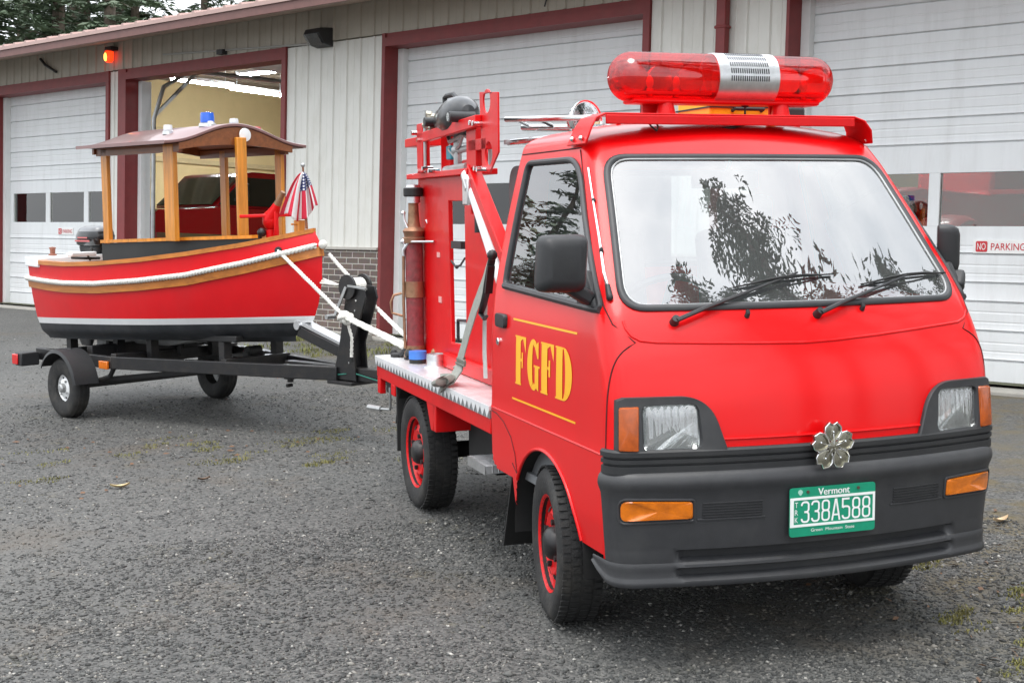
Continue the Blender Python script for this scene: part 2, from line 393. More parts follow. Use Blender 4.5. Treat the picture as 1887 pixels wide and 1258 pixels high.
# ------------------------------------------------------------------ forecourt
def ground_material():
    m = bpy.data.materials.new('gravel_asphalt'); m.use_nodes = True; nt = m.node_tree; L = nt.links; b = nt.nodes['Principled BSDF']
    tc = nt.nodes.new('ShaderNodeTexCoord'); V = tc.outputs['Object']
    def noise(s, d=8, r=0.6):
        n = nt.nodes.new('ShaderNodeTexNoise'); n.inputs['Scale'].default_value = s; n.inputs['Detail'].default_value = d; n.inputs['Roughness'].default_value = r
        L.new(V, n.inputs['Vector']); return n.outputs['Fac']
    def mr(v, a, b_, c=0, d=1):
        n = nt.nodes.new('ShaderNodeMapRange'); n.inputs['From Min'].default_value = a; n.inputs['From Max'].default_value = b_; n.inputs['To Min'].default_value = c; n.inputs['To Max'].default_value = d
        L.new(v, n.inputs['Value']); return n.outputs['Result']
    def mix(f, a, b_):
        n = nt.nodes.new('ShaderNodeMix'); n.data_type = 'RGBA'; L.new(f, n.inputs['Factor'])
        for k, x in (('A', a), ('B', b_)):
            if isinstance(x, tuple): n.inputs[k].default_value = (*x, 1)
            else: L.new(x, n.inputs[k])
        return n.outputs['Result']
    vo = nt.nodes.new('ShaderNodeTexVoronoi'); vo.inputs['Scale'].default_value = 90; L.new(V, vo.inputs['Vector'])
    vo2 = nt.nodes.new('ShaderNodeTexVoronoi'); vo2.inputs['Scale'].default_value = 44; L.new(V, vo2.inputs['Vector'])
    sep = nt.nodes.new('ShaderNodeSeparateColor'); L.new(vo.outputs['Color'], sep.inputs['Color'])
    sep2 = nt.nodes.new('ShaderNodeSeparateColor'); L.new(vo2.outputs['Color'], sep2.inputs['Color'])
    c = mix(mr(sep.outputs[0], 0, 1), (0.03, 0.031, 0.031), (0.17, 0.168, 0.16))
    c = mix(mr(sep2.outputs[1], 0.8, 1.0, 0, 0.55), c, (0.21, 0.205, 0.195))
    c = mix(mr(noise(1.3), 0.35, 0.7, 0, 0.4), c, (0.095, 0.099, 0.098))
    c = mix(mr(noise(0.7, 6, 0.6), 0.5, 0.68, 0, 0.55), c, (0.05, 0.052, 0.052))
    c = mix(mr(noise(0.9, 10, 0.7), 0.54, 0.74, 0, 0.7), c, (0.135, 0.108, 0.08))
    c = mix(mr(noise(2.3, 10, 0.72), 0.6, 0.75, 0, 0.6), c, (0.15, 0.125, 0.045))
    gx = nt.nodes.new('ShaderNodeSeparateXYZ'); L.new(V, gx.inputs[0])
    mm = nt.nodes.new('ShaderNodeMath'); mm.operation = 'MULTIPLY'; L.new(mr(gx.outputs['X'], -.3, 1.1), mm.inputs[0]); L.new(mr(noise(3.2, 9, .7), .46, .62), mm.inputs[1])
    c = mix(mr(mm.outputs[0], 0, 1, 0, .75), c, (0.15, 0.12, 0.065))
    c = mix(mr(noise(0.35, 4), 0.42, 0.65, 0, 0.4), c, (0.17, 0.168, 0.16))
    hs = nt.nodes.new('ShaderNodeHueSaturation'); hs.inputs['Value'].default_value = 0.76; hs.inputs['Saturation'].default_value = 1.25; L.new(c, hs.inputs['Color']); L.new(hs.outputs['Color'], b.inputs['Base Color']); b.inputs['Roughness'].default_value = 0.8; b.inputs['Specular IOR Level'].default_value = 0.35
    ad = nt.nodes.new('ShaderNodeMath'); ad.operation = 'ADD'; L.new(vo.outputs['Distance'], ad.inputs[0]); L.new(vo2.outputs['Distance'], ad.inputs[1])
    bp = nt.nodes.new('ShaderNodeBump'); bp.inputs['Strength'].default_value = 0.7; bp.inputs['Distance'].default_value = 0.007; bp.invert = True
    L.new(ad.outputs[0], bp.inputs['Height']); L.new(bp.outputs['Normal'], b.inputs['Normal'])
    return m
GM = ground_material()
CUR[0] = F_TRUCK
g = MB()
fl = lambda s_, y_: B0 + WALL_A * s_ - WALL_N * y_              # point on the floor line of the wall frame (before the fall)
front = [fl(s_, -0.02) for s_ in (-120, 60)]
for p in front: p.z = 0
dn = Vector((-WALL_N.x, -WALL_N.y, 0)).normalized()
g.add([front[0] - dn * 160, front[1] - dn * 160, front[1], front[0]], [(0, 1, 2, 3)])
structure('ground', g, GM, 'grey gravelled asphalt forecourt sloping gently away from the building')
CUR[0] = F_WALL
g = MB().add([(-120, 0.0, 0.035), (60, 0.0, 0.035), (60, 200, 0.035), (-120, 200, 0.035)], [(0, 1, 2, 3)])
structure('terrain', g, mat('rear_earth', (0.07, 0.075, 0.04), 0.9, var=0.3), 'level ground behind the wall line')
# loose stones lying on the forecourt (uncountable)
def stones():
    rng = np.random.default_rng(5)
    iv = np.array([(1, 0, 0), (-1, 0, 0), (0, 1, 0), (0, -1, 0), (0, 0, 1), (0, 0, -1), ], float)
    jf = np.array([(0, 2, 4), (2, 1, 4), (1, 3, 4), (3, 0, 4), (2, 0, 5), (1, 2, 5), (3, 1, 5), (0, 3, 5)])
    P = []
    for (x0, x1, y0, y1, n) in ((-3.6, 1.4, -2.9, -.6, 120000), (-4.2, 1.8, -.6, 1.6, 72000), (-5.2, 2.4, 1.6, 6.2, 52000), (-6, 3, 6.2, 12, 10000)):
        P.append(np.column_stack([rng.uniform(x0, x1, n), rng.uniform(y0, y1, n)]))
    P = np.vstack(P)
    cl = np.sin(P[:, 0] * 2.1 + np.sin(P[:, 1] * 1.7)) * np.sin(P[:, 1] * 2.6 + 1.3) + rng.normal(0, 0.8, len(P))
    P = P[cl > -0.95]; n = len(P)
    r = np.clip(rng.lognormal(math.log(0.0052), 0.38, n), 0.0022, 0.0125)
    big = rng.random(n) < 0.004; r[big] *= 1.7
    sc = r[:, None] * np.column_stack([rng.uniform(0.8, 1.5, n), rng.uniform(0.65, 1.1, n), rng.uniform(0.35, 0.75, n)])
    a = rng.uniform(0, 2 * PI, n); ca, sa = np.cos(a), np.sin(a)
    V = (iv[None] + rng.uniform(-0.35, 0.35, (n, 6, 3))) * sc[:, None, :]
    X = V[..., 0] * ca[:, None] - V[..., 1] * sa[:, None] + P[:, None, 0]
    Y = V[..., 0] * sa[:, None] + V[..., 1] * ca[:, None] + P[:, None, 1]
    Z = V[..., 2] + (sc[:, 2] * 0.15)[:, None]
    co_ = np.stack([X, Y, Z], -1).reshape(-1, 3)
    fs = (jf[None] + (np.arange(n) * 6)[:, None, None]).reshape(-1, 3)
    me = bpy.data.meshes.new('gravel'); me.vertices.add(len(co_)); me.vertices.foreach_set('co', co_.ravel().astype(np.float32))
    me.loops.add(fs.size); me.loops.foreach_set('vertex_index', fs.ravel().astype(np.int32))
    me.polygons.add(len(fs)); me.polygons.foreach_set('loop_start', np.arange(0, fs.size, 3, dtype=np.int32)); me.update(calc_edges=True)
    at = me.attributes.new('tone', 'FLOAT', 'POINT'); at.data.foreach_set('value', np.repeat(rng.random(n), 6).astype(np.float32))
    m = bpy.data.materials.new('stones'); m.use_nodes = True; nt = m.node_tree; b = nt.nodes['Principled BSDF']
    an = nt.nodes.new('ShaderNodeAttribute'); an.attribute_name = 'tone'
    cr_ = nt.nodes.new('ShaderNodeValToRGB'); e = cr_.color_ramp.elements
    e[0].position = 0; e[0].color = (0.03, 0.031, 0.03, 1); e[1].position = 1; e[1].color = (0.4, 0.39, 0.36, 1)
    for p_, c_ in ((0.35, (0.048, 0.05, 0.049)), (0.7, (0.088, 0.09, 0.085)), (0.88, (0.15, 0.146, 0.134)), (0.965, (0.22, 0.21, 0.19))):
        q = e.new(p_); q.color = (*c_, 1)
    nt.links.new(an.outputs['Fac'], cr_.inputs['Fac']); tc_ = nt.nodes.new('ShaderNodeTexCoord'); lastc = cr_.outputs['Color']
    for sc_, d_, ro_, lo_, hi_, col_, am_ in ((.7, 6, .6, .48, .66, (.42, .43, .43), .85), (.9, 10, .7, .54, .74, (1.15, .92, .72), .9), (2.6, 9, .7, .56, .72, (1.1, 1.0, .6), .7)):
        nn = nt.nodes.new('ShaderNodeTexNoise'); nn.inputs['Scale'].default_value = sc_; nn.inputs['Detail'].default_value = d_; nn.inputs['Roughness'].default_value = ro_; nt.links.new(tc_.outputs['Object'], nn.inputs['Vector'])
        rr_ = nt.nodes.new('ShaderNodeMapRange'); rr_.inputs['From Min'].default_value = lo_; rr_.inputs['From Max'].default_value = hi_; rr_.inputs['To Max'].default_value = am_; nt.links.new(nn.outputs['Fac'], rr_.inputs['Value'])
        mx_ = nt.nodes.new('ShaderNodeMix'); mx_.data_type = 'RGBA'; mx_.blend_type = 'MULTIPLY'; mx_.inputs['B'].default_value = (*col_, 1); nt.links.new(rr_.outputs['Result'], mx_.inputs['Factor']); nt.links.new(lastc, mx_.inputs['A']); lastc = mx_.outputs['Result']
    nt.links.new(lastc, b.inputs['Base Color']); b.inputs['Roughness'].default_value = 0.75
    me.materials.append(m)
    o = link('gravel', me); o.matrix_world = F_TRUCK; ROOTS.append(o); ROOTLOC[o.name] = Vector(); tagset(o, 'loose grey stones scattered over the asphalt forecourt', None, None, 'stuff')
CUR[0] = F_TRUCK
stones()
def blades(name, label, spots, col1, col2, seed, hmax=0.05):
    rng = random.Random(seed); mb = MB()
    for (x, y, rx, ry, n) in spots:
        for _ in range(n):
            a = rng.uniform(0, 2 * PI); q = math.sqrt(rng.random()) * (0.6 + 0.5 * rng.random())
            px_, py_ = x + rx * q * math.cos(a), y + ry * q * math.sin(a)
            h = rng.uniform(0.3, 1) * hmax; w_ = rng.uniform(0.0015, 0.0035) * (1 + hmax * 6); b_ = rng.uniform(0, 2 * PI); ln = rng.uniform(0.2, 1.3) * h
            dx, dy = math.cos(b_) * w_, math.sin(b_) * w_; tx, ty = math.cos(b_ + 1.6) * ln, math.sin(b_ + 1.6) * ln
            mb.add([(px_ - dx, py_ - dy, 0), (px_ + dx, py_ + dy, 0), (px_ + tx * 0.4 + dx * 0.7, py_ + ty * 0.4 + dy * 0.7, h * 0.7), (px_ + tx, py_ + ty, h), (px_ + tx * 0.4 - dx * 0.7, py_ + ty * 0.4 - dy * 0.7, h * 0.7)], [(0, 1, 2, 4), (4, 2, 3)])
    o = solo(name, mb, mat(name + '_blades', col1, 0.7, var=0.45, vscale=3, dirt=col2, dirtamt=0.8, dscale=2), label, None, kind='stuff', smooth=0)
    return o
gs = []
rg = random.Random(3)
for s_ in np.arange(-9.2, -5.4, 0.12):
    for k in range(3):
        p = fl(s_ + rg.uniform(-.1, .1), -rg.uniform(0.35, 1.9))
        gs.append((p.x, p.y, rg.uniform(.06, .22), rg.uniform(.06, .2), 34))
blades('grass', 'low yellow green grass growing along the brick wall base', gs, (0.14, 0.15, 0.03), (0.22, 0.19, 0.06), 4, 0.05)
ms = [(0.35, -1.55, .05, .03, 70), (0.1, -2.2, .06, .05, 70), (0.55, -0.95, .05, .04, 50), (-0.25, -2.12, .05, .04, 60), (0.75, -1.45, .09, .05, 60), (0.62, -0.5, .06, .05, 50), (-0.72, -2.05, .08, .05, 60),
      (0.95, -1.15, .06, .05, 40), (-1.4, 3.4, .15, .08, 60), (-0.8, 3.9, .25, .12, 90), (-2.4, 3.2, .12, .06, 40), (0.45, -1.9, .08, .05, 60), (1.05, -0.35, .08, .06, 60)]
rm = random.Random(12)
for k in range(34):
    px_, py_ = rm.uniform(.35, 1.75), rm.uniform(-2.0, 1.6)
    if px_ - .35 > (py_ + 2.6) * .55: continue
    ms.append((px_, py_, rm.uniform(.02, .09), rm.uniform(.015, .05), rm.randint(14, 50)))
for k in range(26):
    ms.append((rm.uniform(-3.4, .2), rm.uniform(2.9, 4.4), rm.uniform(.04, .2), rm.uniform(.03, .08), rm.randint(10, 34)))
for k in range(18):
    ms.append((rm.uniform(-1.2, .6), rm.uniform(-2.45, -1.7), rm.uniform(.02, .06), rm.uniform(.015, .04), rm.randint(10, 40)))
for (x, y, rx, ry, n) in list(ms): ms.append((x + .09, y + .06, rx * .6, ry * .6, n // 2))
blades('moss', 'small yellow green moss and weed tufts between the stones', [(x, y, rx * 1.25, ry * 1.25, int(n * 2.6)) for x, y, rx, ry, n in ms], (0.15, 0.145, 0.035), (0.2, 0.16, 0.06), 9, 0.014)
def leaf(x, y, a, L_, col, lab):
    mb = MB(); c, s_ = math.cos(a), math.sin(a); rows = []
    for i in range(7):
        t = i / 6; wd = math.sin(PI * min(1, t * .95 + .04)) * L_ * 0.16; z = 0.012 + 0.5 * L_ * (t - .5) ** 2
        rows.append([(x + c * (t - .5) * L_ - s_ * k * wd, y + s_ * (t - .5) * L_ + c * k * wd, z + abs(k) * 0.1 * L_ - 0.004) for k in (-1, 0, 1)])
    mb.loft(rows, closed=False)
    vs = list(mb.v); n = len(vs); fs = list(mb.f); mb.add([(p[0], p[1], p[2] - 0.0015) for p in vs], [tuple(reversed(f)) for f in fs])
    solo('fallen_leaf', mb, mat('leaf', col, 0.6, var=0.3, vscale=60), lab, 'leaf', (x, y, 0.01), 'fallen leaves on the forecourt')
leaf(-1.98, 2.86, 0.1, 0.1, (0.5, 0.4, 0.22), 'pale curled leaf lying on open gravel before the trailer')
leaf(-1.55, 2.9, 0.3, 0.07, (0.11, 0.06, 0.03), 'small dark brown leaf lying on open gravel')
leaf(1.72, 0.62, 0.3, 0.11, (0.5, 0.38, 0.24), 'pale tan leaf lying on the gravel right of the truck bumper')
rl = random.Random(21); db = MB()
for k in range(240):
    zone = k % 3
    x, y = (rl.uniform(.3, 1.9), rl.uniform(-2.0, 1.2)) if zone < 2 else (rl.uniform(-3.2, .4), rl.uniform(2.6, 4.6))
    a = rl.uniform(0, PI); L_ = rl.uniform(.008, .03); w_ = L_ * rl.uniform(.2, .5); ca, sa = math.cos(a), math.sin(a)
    db.add([(x + ca * L_, y + sa * L_, .008), (x - sa * w_, y + ca * w_, .014), (x - ca * L_, y - sa * L_, .009), (x + sa * w_, y - ca * w_, .006)], [(0, 1, 2, 3)])
solo('leaf_litter', db, mat('brown_litter', (.14, .075, .04), .7, var=.5, vscale=9), 'scraps of brown leaf and bark littering the gravel', None, kind='stuff', smooth=0)
leaf(0.95, -1.0, -0.5, 0.05, (0.1, 0.06, 0.035), 'dark brown leaf scrap on gravel beyond the truck nose')
# ------------------------------------------------------------------ fire station
CUR[0] = F_WALL
M['siding'] = mat('ribbed_cream_metal', (0.66, 0.655, 0.61), 0.5, var=0.05, vscale=3, stretch=(1, 1, 0.4), dirt=(0.42, 0.4, 0.33), dirtamt=0.45, dscale=3.2, bump=0.02)
M['trim'] = mat('maroon_trim_metal', (0.19, 0.022, 0.022), 0.5, var=0.12, dirt=(0.15, 0.06, 0.05), dirtamt=0.4)
M['door'] = mat('white_door_panel', (0.72, 0.74, 0.745), 0.45, var=0.03, vscale=4, dirt=(0.46, 0.46, 0.44), dirtamt=0.4, dscale=3, stretch=(2.4, 1, 0.35), bump=0.02)
M['jamb'] = mat('white_jamb_paint', (0.74, 0.75, 0.74), 0.5, var=0.04)
M['roof'] = mat('faded_red_roof_metal', (0.42, 0.28, 0.25), 0.4, var=0.12, vscale=3, dirt=(0.3, 0.22, 0.18), dirtamt=0.5)
M['soffit'] = mat('soffit_board', (0.36, 0.27, 0.22), 0.7, var=0.1)
M['tanwall'] = mat('tan_insulated_wall', (0.62, 0.47, 0.23), 0.7, var=0.06, vscale=2)
M['joist'] = mat('dark_timber', (0.16, 0.12, 0.08), 0.8, var=0.2)
M['concrete'] = mat('stained_concrete', (0.3, 0.29, 0.26), 0.85, var=0.15, vscale=6, bump=0.1)
def brick_material():
    m = bpy.data.materials.new('brown_brick'); m.use_nodes = True; nt = m.node_tree; L = nt.links; b = nt.nodes['Principled BSDF']
    tc = nt.nodes.new('ShaderNodeTexCoord'); sp = nt.nodes.new('ShaderNodeSeparateXYZ'); cb = nt.nodes.new('ShaderNodeCombineXYZ')
    L.new(tc.outputs['Object'], sp.inputs[0]); L.new(sp.outputs['X'], cb.inputs['X']); L.new(sp.outputs['Z'], cb.inputs['Y'])
    bt = nt.nodes.new('ShaderNodeTexBrick'); L.new(cb.outputs[0], bt.inputs['Vector'])
    bt.inputs['Scale'].default_value = 1; bt.inputs['Brick Width'].default_value = 0.203; bt.inputs['Row Height'].default_value = 0.0675; bt.inputs['Mortar Size'].default_value = 0.0055
    bt.inputs['Color1'].default_value = (0.15, 0.105, 0.085, 1); bt.inputs['Color2'].default_value = (0.105, 0.08, 0.072, 1); bt.inputs['Mortar'].default_value = (0.44, 0.41, 0.36, 1)
    n = nt.nodes.new('ShaderNodeTexNoise'); n.inputs['Scale'].default_value = 30; n.inputs['Detail'].default_value = 8; L.new(tc.outputs['Object'], n.inputs['Vector'])
    mx = nt.nodes.new('ShaderNodeMix'); mx.data_type = 'RGBA'; mx.blend_type = 'MULTIPLY'; mx.inputs['Factor'].default_value = 0.5
    L.new(bt.outputs['Color'], mx.inputs['A']); L.new(n.outputs['Color'], mx.inputs['B']); 
    hs = nt.nodes.new('ShaderNodeHueSaturation'); hs.inputs['Value'].default_value = 1.3; hs.inputs['Saturation'].default_value = 0.85; L.new(mx.outputs['Result'], hs.inputs['Color'])
    L.new(hs.outputs['Color'], b.inputs['Base Color']); b.inputs['Roughness'].default_value = 0.85
    bp = nt.nodes.new('ShaderNodeBump'); bp.inputs['Strength'].default_value = 0.6; bp.inputs['Distance'].default_value = 0.01; bp.invert = True
    L.new(bt.outputs['Fac'], bp.inputs['Height']); L.new(bp.outputs['Normal'], b.inputs['Normal'])
    return m
M['brick'] = brick_material()
ST = thing('fire_station', 'long cream metal fire station with maroon trim and four vehicle bays', 'building', (-7, 0, 0))
REV = 0.22
BAYS = [(-15.86, -12.6), (-12.10, -8.74), (-6.93, -3.41), (-1.86, 1.6)]
ZT = 3.21
# ribbed siding: one folded sheet per stretch of wall
def ribs(mb, s0, s1, z0, z1, y0=0.0):
    pr = [(s0, y0)]
    k = math.ceil(s0 / 0.23) * 0.23
    while k < s1 - 0.05:
        if k - 0.03 > s0:
            pr += [(k - 0.022, y0), (k - 0.011, y0 - 0.018), (k + 0.011, y0 - 0.018), (k + 0.022, y0), (k + 0.105, y0), (k + 0.11, y0 - 0.004), (k + 0.12, y0 - 0.004), (k + 0.125, y0)]
        k += 0.23
    pr = [p for p in pr if p[0] < s1 - 0.001]
    pr.append((s1, y0))
    top = [(p[0], p[1], z1) for p in pr]; bot = [(p[0], p[1], z0) for p in pr]
    back1 = [(p[0], y0 + 0.12, z1) for p in (pr[-1], pr[0])]; back0 = [(p[0], y0 + 0.12, z0) for p in (pr[-1], pr[0])]
    mb.loft([bot + back0, top + back1], closed=True, cap=True)
for (s0, s1, z0) in ((-20, -16.16, 0), (-12.52, -12.29, 0), (-8.66, -6.98, 1.0), (-3.33, -1.89, 1.0), (1.75, 6, 1.0)):
    sd_ = MB(); ribs(sd_, s0, s1, z0, 3.34); part('wall', sd_, M['siding'], ST, smooth=20)
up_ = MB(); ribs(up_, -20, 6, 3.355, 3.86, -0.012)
part('upper_wall', up_, mat('ribbed_taupe_eave_shade', (0.40, 0.37, 0.31), 0.5, var=0.06, vscale=3, dirt=(0.3, 0.28, 0.22), dirtamt=0.4, dscale=2.2), ST, smooth=20)  # dark base colour: partly the panel's taupe, partly eave shade painted in
M['sill'] = mat('sill_stone', (0.42, 0.4, 0.36), 0.8, var=0.1)
for (s0, s1) in ((-8.66, -6.98), (-3.33, -1.89), (1.75, 6)):
    bw = MB(); bw.bx(s0, s1, -0.03, 0.12, -0.1, 0.965); part('brick_wainscot', bw, M['brick'], ST, smooth=0)
    bw = MB(); bw.bx(s0, s1, -0.055, 0.1, 0.967, 1.0); part('brick_sill', bw, M['sill'], ST, bev=0.004)
for i, (s0, s1) in enumerate(BAYS):
    t = MB()
    f = 0.075
    t.bx(s0 - (.3, .19, .05, .03)[i], s0, -0.03, REV, 0.0, 3.354)                # left post with its reveal
    t.bx(s1, s1 + f, -0.03, REV, 0.0, 3.354)
    t.bx(s0, s1, -0.03, REV, ZT, ZT + f + 0.02); t.bx(s0, s1, -0.012, REV, ZT + f + 0.0205, 3.354)
    part('bay_trim', t, M['trim'], ST, smooth=0)
    for (a, b) in ((s0 + 0.002, s0 + 0.085), (s1 - 0.085, s1 - 0.002)):
        j = MB(); j.bx(a, b, REV - 0.05, REV + 0.1, 0, ZT - 0.003); part('bay_jamb', j, M['jamb'], ST, smooth=0)
# sectional doors
def door_profile(z0, z1, seams, ribs_):
    pr = [(z0, 0)]
    ev = sorted([(z, 's') for z in seams] + [(z, 'r') for z in ribs_])
    for z, k in ev:
        if not (z0 + 0.03 < z < z1 - 0.03): continue
        if k == 's': pr += [(z - 0.007, 0), (z - 0.004, 0.02), (z + 0.003, 0.02), (z + 0.012, -0.006), (z + 0.03, 0)]
        else: pr += [(z - 0.010, 0), (z - 0.003, 0.0028), (z + 0.003, 0.0028), (z + 0.010, 0)]
    pr.append((z1, 0)); return pr
def sheet(mb, s0, s1, pr, y):
    fr0 = [(s0, y + p[1], p[0]) for p in pr]; fr1 = [(s1, y + p[1], p[0]) for p in pr]
    bk0 = [(s0, y + 0.05, pr[-1][0]), (s0, y + 0.05, pr[0][0])]; bk1 = [(s1, y + 0.05, pr[-1][0]), (s1, y + 0.05, pr[0][0])]
    mb.loft([fr0 + bk0, fr1 + bk1], closed=True, cap=True)
YD = REV + 0.03
SEAMS = [0.2, 0.43, 0.66, 0.81, 1.04, 1.92, 2.13, 2.36, 2.58, 2.83, 3.07]
RIBS = [0.27, 0.34, 0.5, 0.58, 0.88, 0.95, 1.1, 1.99, 2.06, 2.2, 2.28, 2.43, 2.5, 2.66, 2.74, 2.91, 2.98, 3.14]
def garage_door(i, wins, z0w, z1w):
    s0, s1 = BAYS[i]
    d = MB()
    sheet(d, s0 + 0.086, s1 - 0.086, door_profile(0.02, z0w, SEAMS, RIBS), YD)
    sheet(d, s0 + 0.086, s1 - 0.086, door_profile(z1w, ZT + 0.02, SEAMS, RIBS), YD)
    ed = [s0 + 0.086] + [v for w_ in wins for v in w_] + [s1 - 0.086]
    for k in range(0, len(ed), 2):
        d.bx(ed[k], ed[k + 1], YD, YD + 0.05, z0w + 0.001, z1w - 0.001)
    o = part('garage_door', d, M['door'], ST, smooth=20)
    for w_ in wins:
        gl = MB(); gl.bx(w_[0], w_[1], YD + 0.018, YD + 0.024, z0w, z1w)
        part('window_pane', gl, M['doorglass'], o, smooth=0)
    bt = MB(); bt.bx(s0 + 0.09, s1 - 0.09, YD + 0.005, YD + 0.045, -0.01, 0.018)
    part('bottom_seal', bt, M['rubber'], o, smooth=0)
    return o
garage_door(0, [(-15.68, -14.7), (-14.58, -13.62), (-13.5, -12.72)], 1.29, 1.73)
garage_door(2, [(-6.68, -5.74), (-5.64, -4.68), (-4.58, -3.62)], 1.27, 1.7)
garage_door(3, [(-1.55, -0.67), (-0.575, 0.38), (0.48, 1.42)], 1.26, 1.69)
# roof: standing seam sheet on a shallow pitch, fascia below it
rf = MB(); pt_ = 0.2
def rp(y, dz): return 3.60 + (y + 0.92) * pt_ + dz
pr = []
k = -21.0
while k < 7:
    pr += [(k, 0), (k + 0.015, 0.028), (k + 0.05, 0.028), (k + 0.065, 0)]
    k += 0.3
pr.append((7.0, 0))
rings = []
for (y, off) in ((-0.92, 0.075), (7.5, 0.075)):
    rings.append([(p[0], y, rp(y, off + p[1])) for p in pr] + [(7.0, y, rp(y, 0.03)), (-21, y, rp(y, 0.03))])
rf.loft(rings, closed=True, cap=True)
rings = []
for (y, off) in ((7.5, 0.075), (15.6, 0.075)):
    rings.append([(p[0], y, rp(15 - y, off + p[1])) for p in pr] + [(7.0, y, rp(15 - y, 0.03)), (-21, y, rp(15 - y, 0.03))])
rf.loft(rings, closed=True, cap=True)
part('roof', rf, M['roof'], ST, smooth=20)
fc = MB(); fc.bx(-21, 7, -0.9, -0.875, 3.535, 3.632)
part('fascia', fc, mat('fascia_metal', (0.15, 0.065, 0.055), 0.5, var=0.12), ST, smooth=0)
sf = MB(); sf.prism([(-.875, 3.56), (-.035, 3.73), (-.035, 3.745), (-.875, 3.575)], (0, 0, 0), (0, 1, 0), (0, 0, 1), (1, 0, 0), -21, 7)
part('soffit', sf, M['soffit'], ST, smooth=0)
dsp = MB(); dsp.bx(-2.56, -2.46, -0.1, -0.022, 0.1, 3.63); dsp.bx(-2.575, -2.445, -0.105, -0.02, 2.98, 3.01); dsp.bx(-2.575, -2.445, -0.105, -0.02, 1.4, 1.43)
part('downspout', dsp, M['trim'], ST, bev=0.01)
cd = MB(); cd.tube([(-11.2, -0.035, 3.47), (-8.2, -0.035, 3.345), (-7.98, -0.035, 3.345)], 0.012, 8)
part('conduit', cd, mat('grey_conduit', (0.35, 0.35, 0.33), 0.5), ST)
cd = MB(); cd.tube([(-14.35, -0.04, 3.66), (-14.2, -0.045, 3.56), (-13.9, -0.04, 3.44)], 0.02, 8); cd.box((-9.9, -0.05, 3.39), (0.12, 0.08, 0.06)); cd.tube([(-4.6, -0.03, 3.66), (-4.58, -0.04, 3.5), (-4.62, -0.03, 3.4)], 0.008, 6)
part('cable', cd, M['darkplastic'], ST)
# concrete sill along the wall
cs = MB(); cs.bx(-20, 6, -0.34, 0.25, -0.1, 0.012); cs.bx(-8.65, -6.7, -0.5, -0.34, -0.1, 0.06)
part('concrete_apron', cs, M['concrete'], ST, bev=0.01)
# inside of the hall
inn = MB()
inn.bx(-20, 6, 11.0, 11.1, 0, 4.55)
for s_ in (-20.1, 6): inn.prism([(.17, 0), (11, 0), (11, 4.5), (7.5, 5.2), (.17, 3.8)], (s_, 0, 0), (0, 1, 0), (0, 0, 1), (1, 0, 0), 0, .1)
for (s0, s1) in ((-20, -16.16), (-8.6, -7.0), (-3.32, -1.92), (1.75, 6)): inn.bx(s0, s1, 0.14, 0.16, 0, 3.3)
inn.bx(-20, 6, 0.14, 0.16, 3.36, 3.78)
part('inner_wall', inn, M['tanwall'], ST, smooth=0)
gr = MB()
for z in (1.6, 2.6, 3.3): gr.bx(-19.99, 6, 10.9, 10.99, z, z + 0.07)
for z in (2.75, 3.35): gr.bx(-19.99, -19.93, 0.3, 10.9, z, z + 0.1)
part('wall_girt', gr, mat('tan_girt', (0.5, 0.38, 0.2), 0.7, var=0.1), ST, smooth=0)
cl = MB(); cl.bx(-20, 6, 4.2, 10.9, 4.55, 4.6); cl.prism([(.17, 3.82), (4.2, 4.55), (4.2, 4.6), (.17, 3.86)], (0, 0, 0), (0, 1, 0), (0, 0, 1), (1, 0, 0), -20, 6)
for k in np.arange(-19.6, 6, 0.61): cl.prism([(.2, 3.7), (4.2, 4.36), (10.9, 4.36), (10.9, 4.549), (4.2, 4.549), (.2, 3.824)], (k, 0, 0), (0, 1, 0), (0, 0, 1), (1, 0, 0), 0, .05)
part('ceiling', cl, M['joist'], ST, smooth=0)
flr = MB(); flr.bx(-20, 6, 0.26, 11, -0.05, 0.045)
part('floor', flr, M['concrete'], ST, smooth=0)
trk = MB()
for s_ in (-11.92, -8.93): trk.tube([(s_, 0.3, 0.1), (s_, 0.3, 2.7), (s_, 0.45, 3.15), (s_, 0.9, 3.42), (s_, 4.0, 3.5)], 0.03, 8)
trk.bar((-11.92, 1.0, 3.42), (-11.92, 0.32, 2.75), 0.04, 0.04)
part('door_track', trk, M['steelgrey'], ST)
opn = MB()
for k in range(5): opn.bx(-11.6, -8.95, 1.0 + k * 0.6, 1.59 + k * 0.6, 3.52, 3.56)
part('raised_door', opn, M['door'], ST, smooth=0)
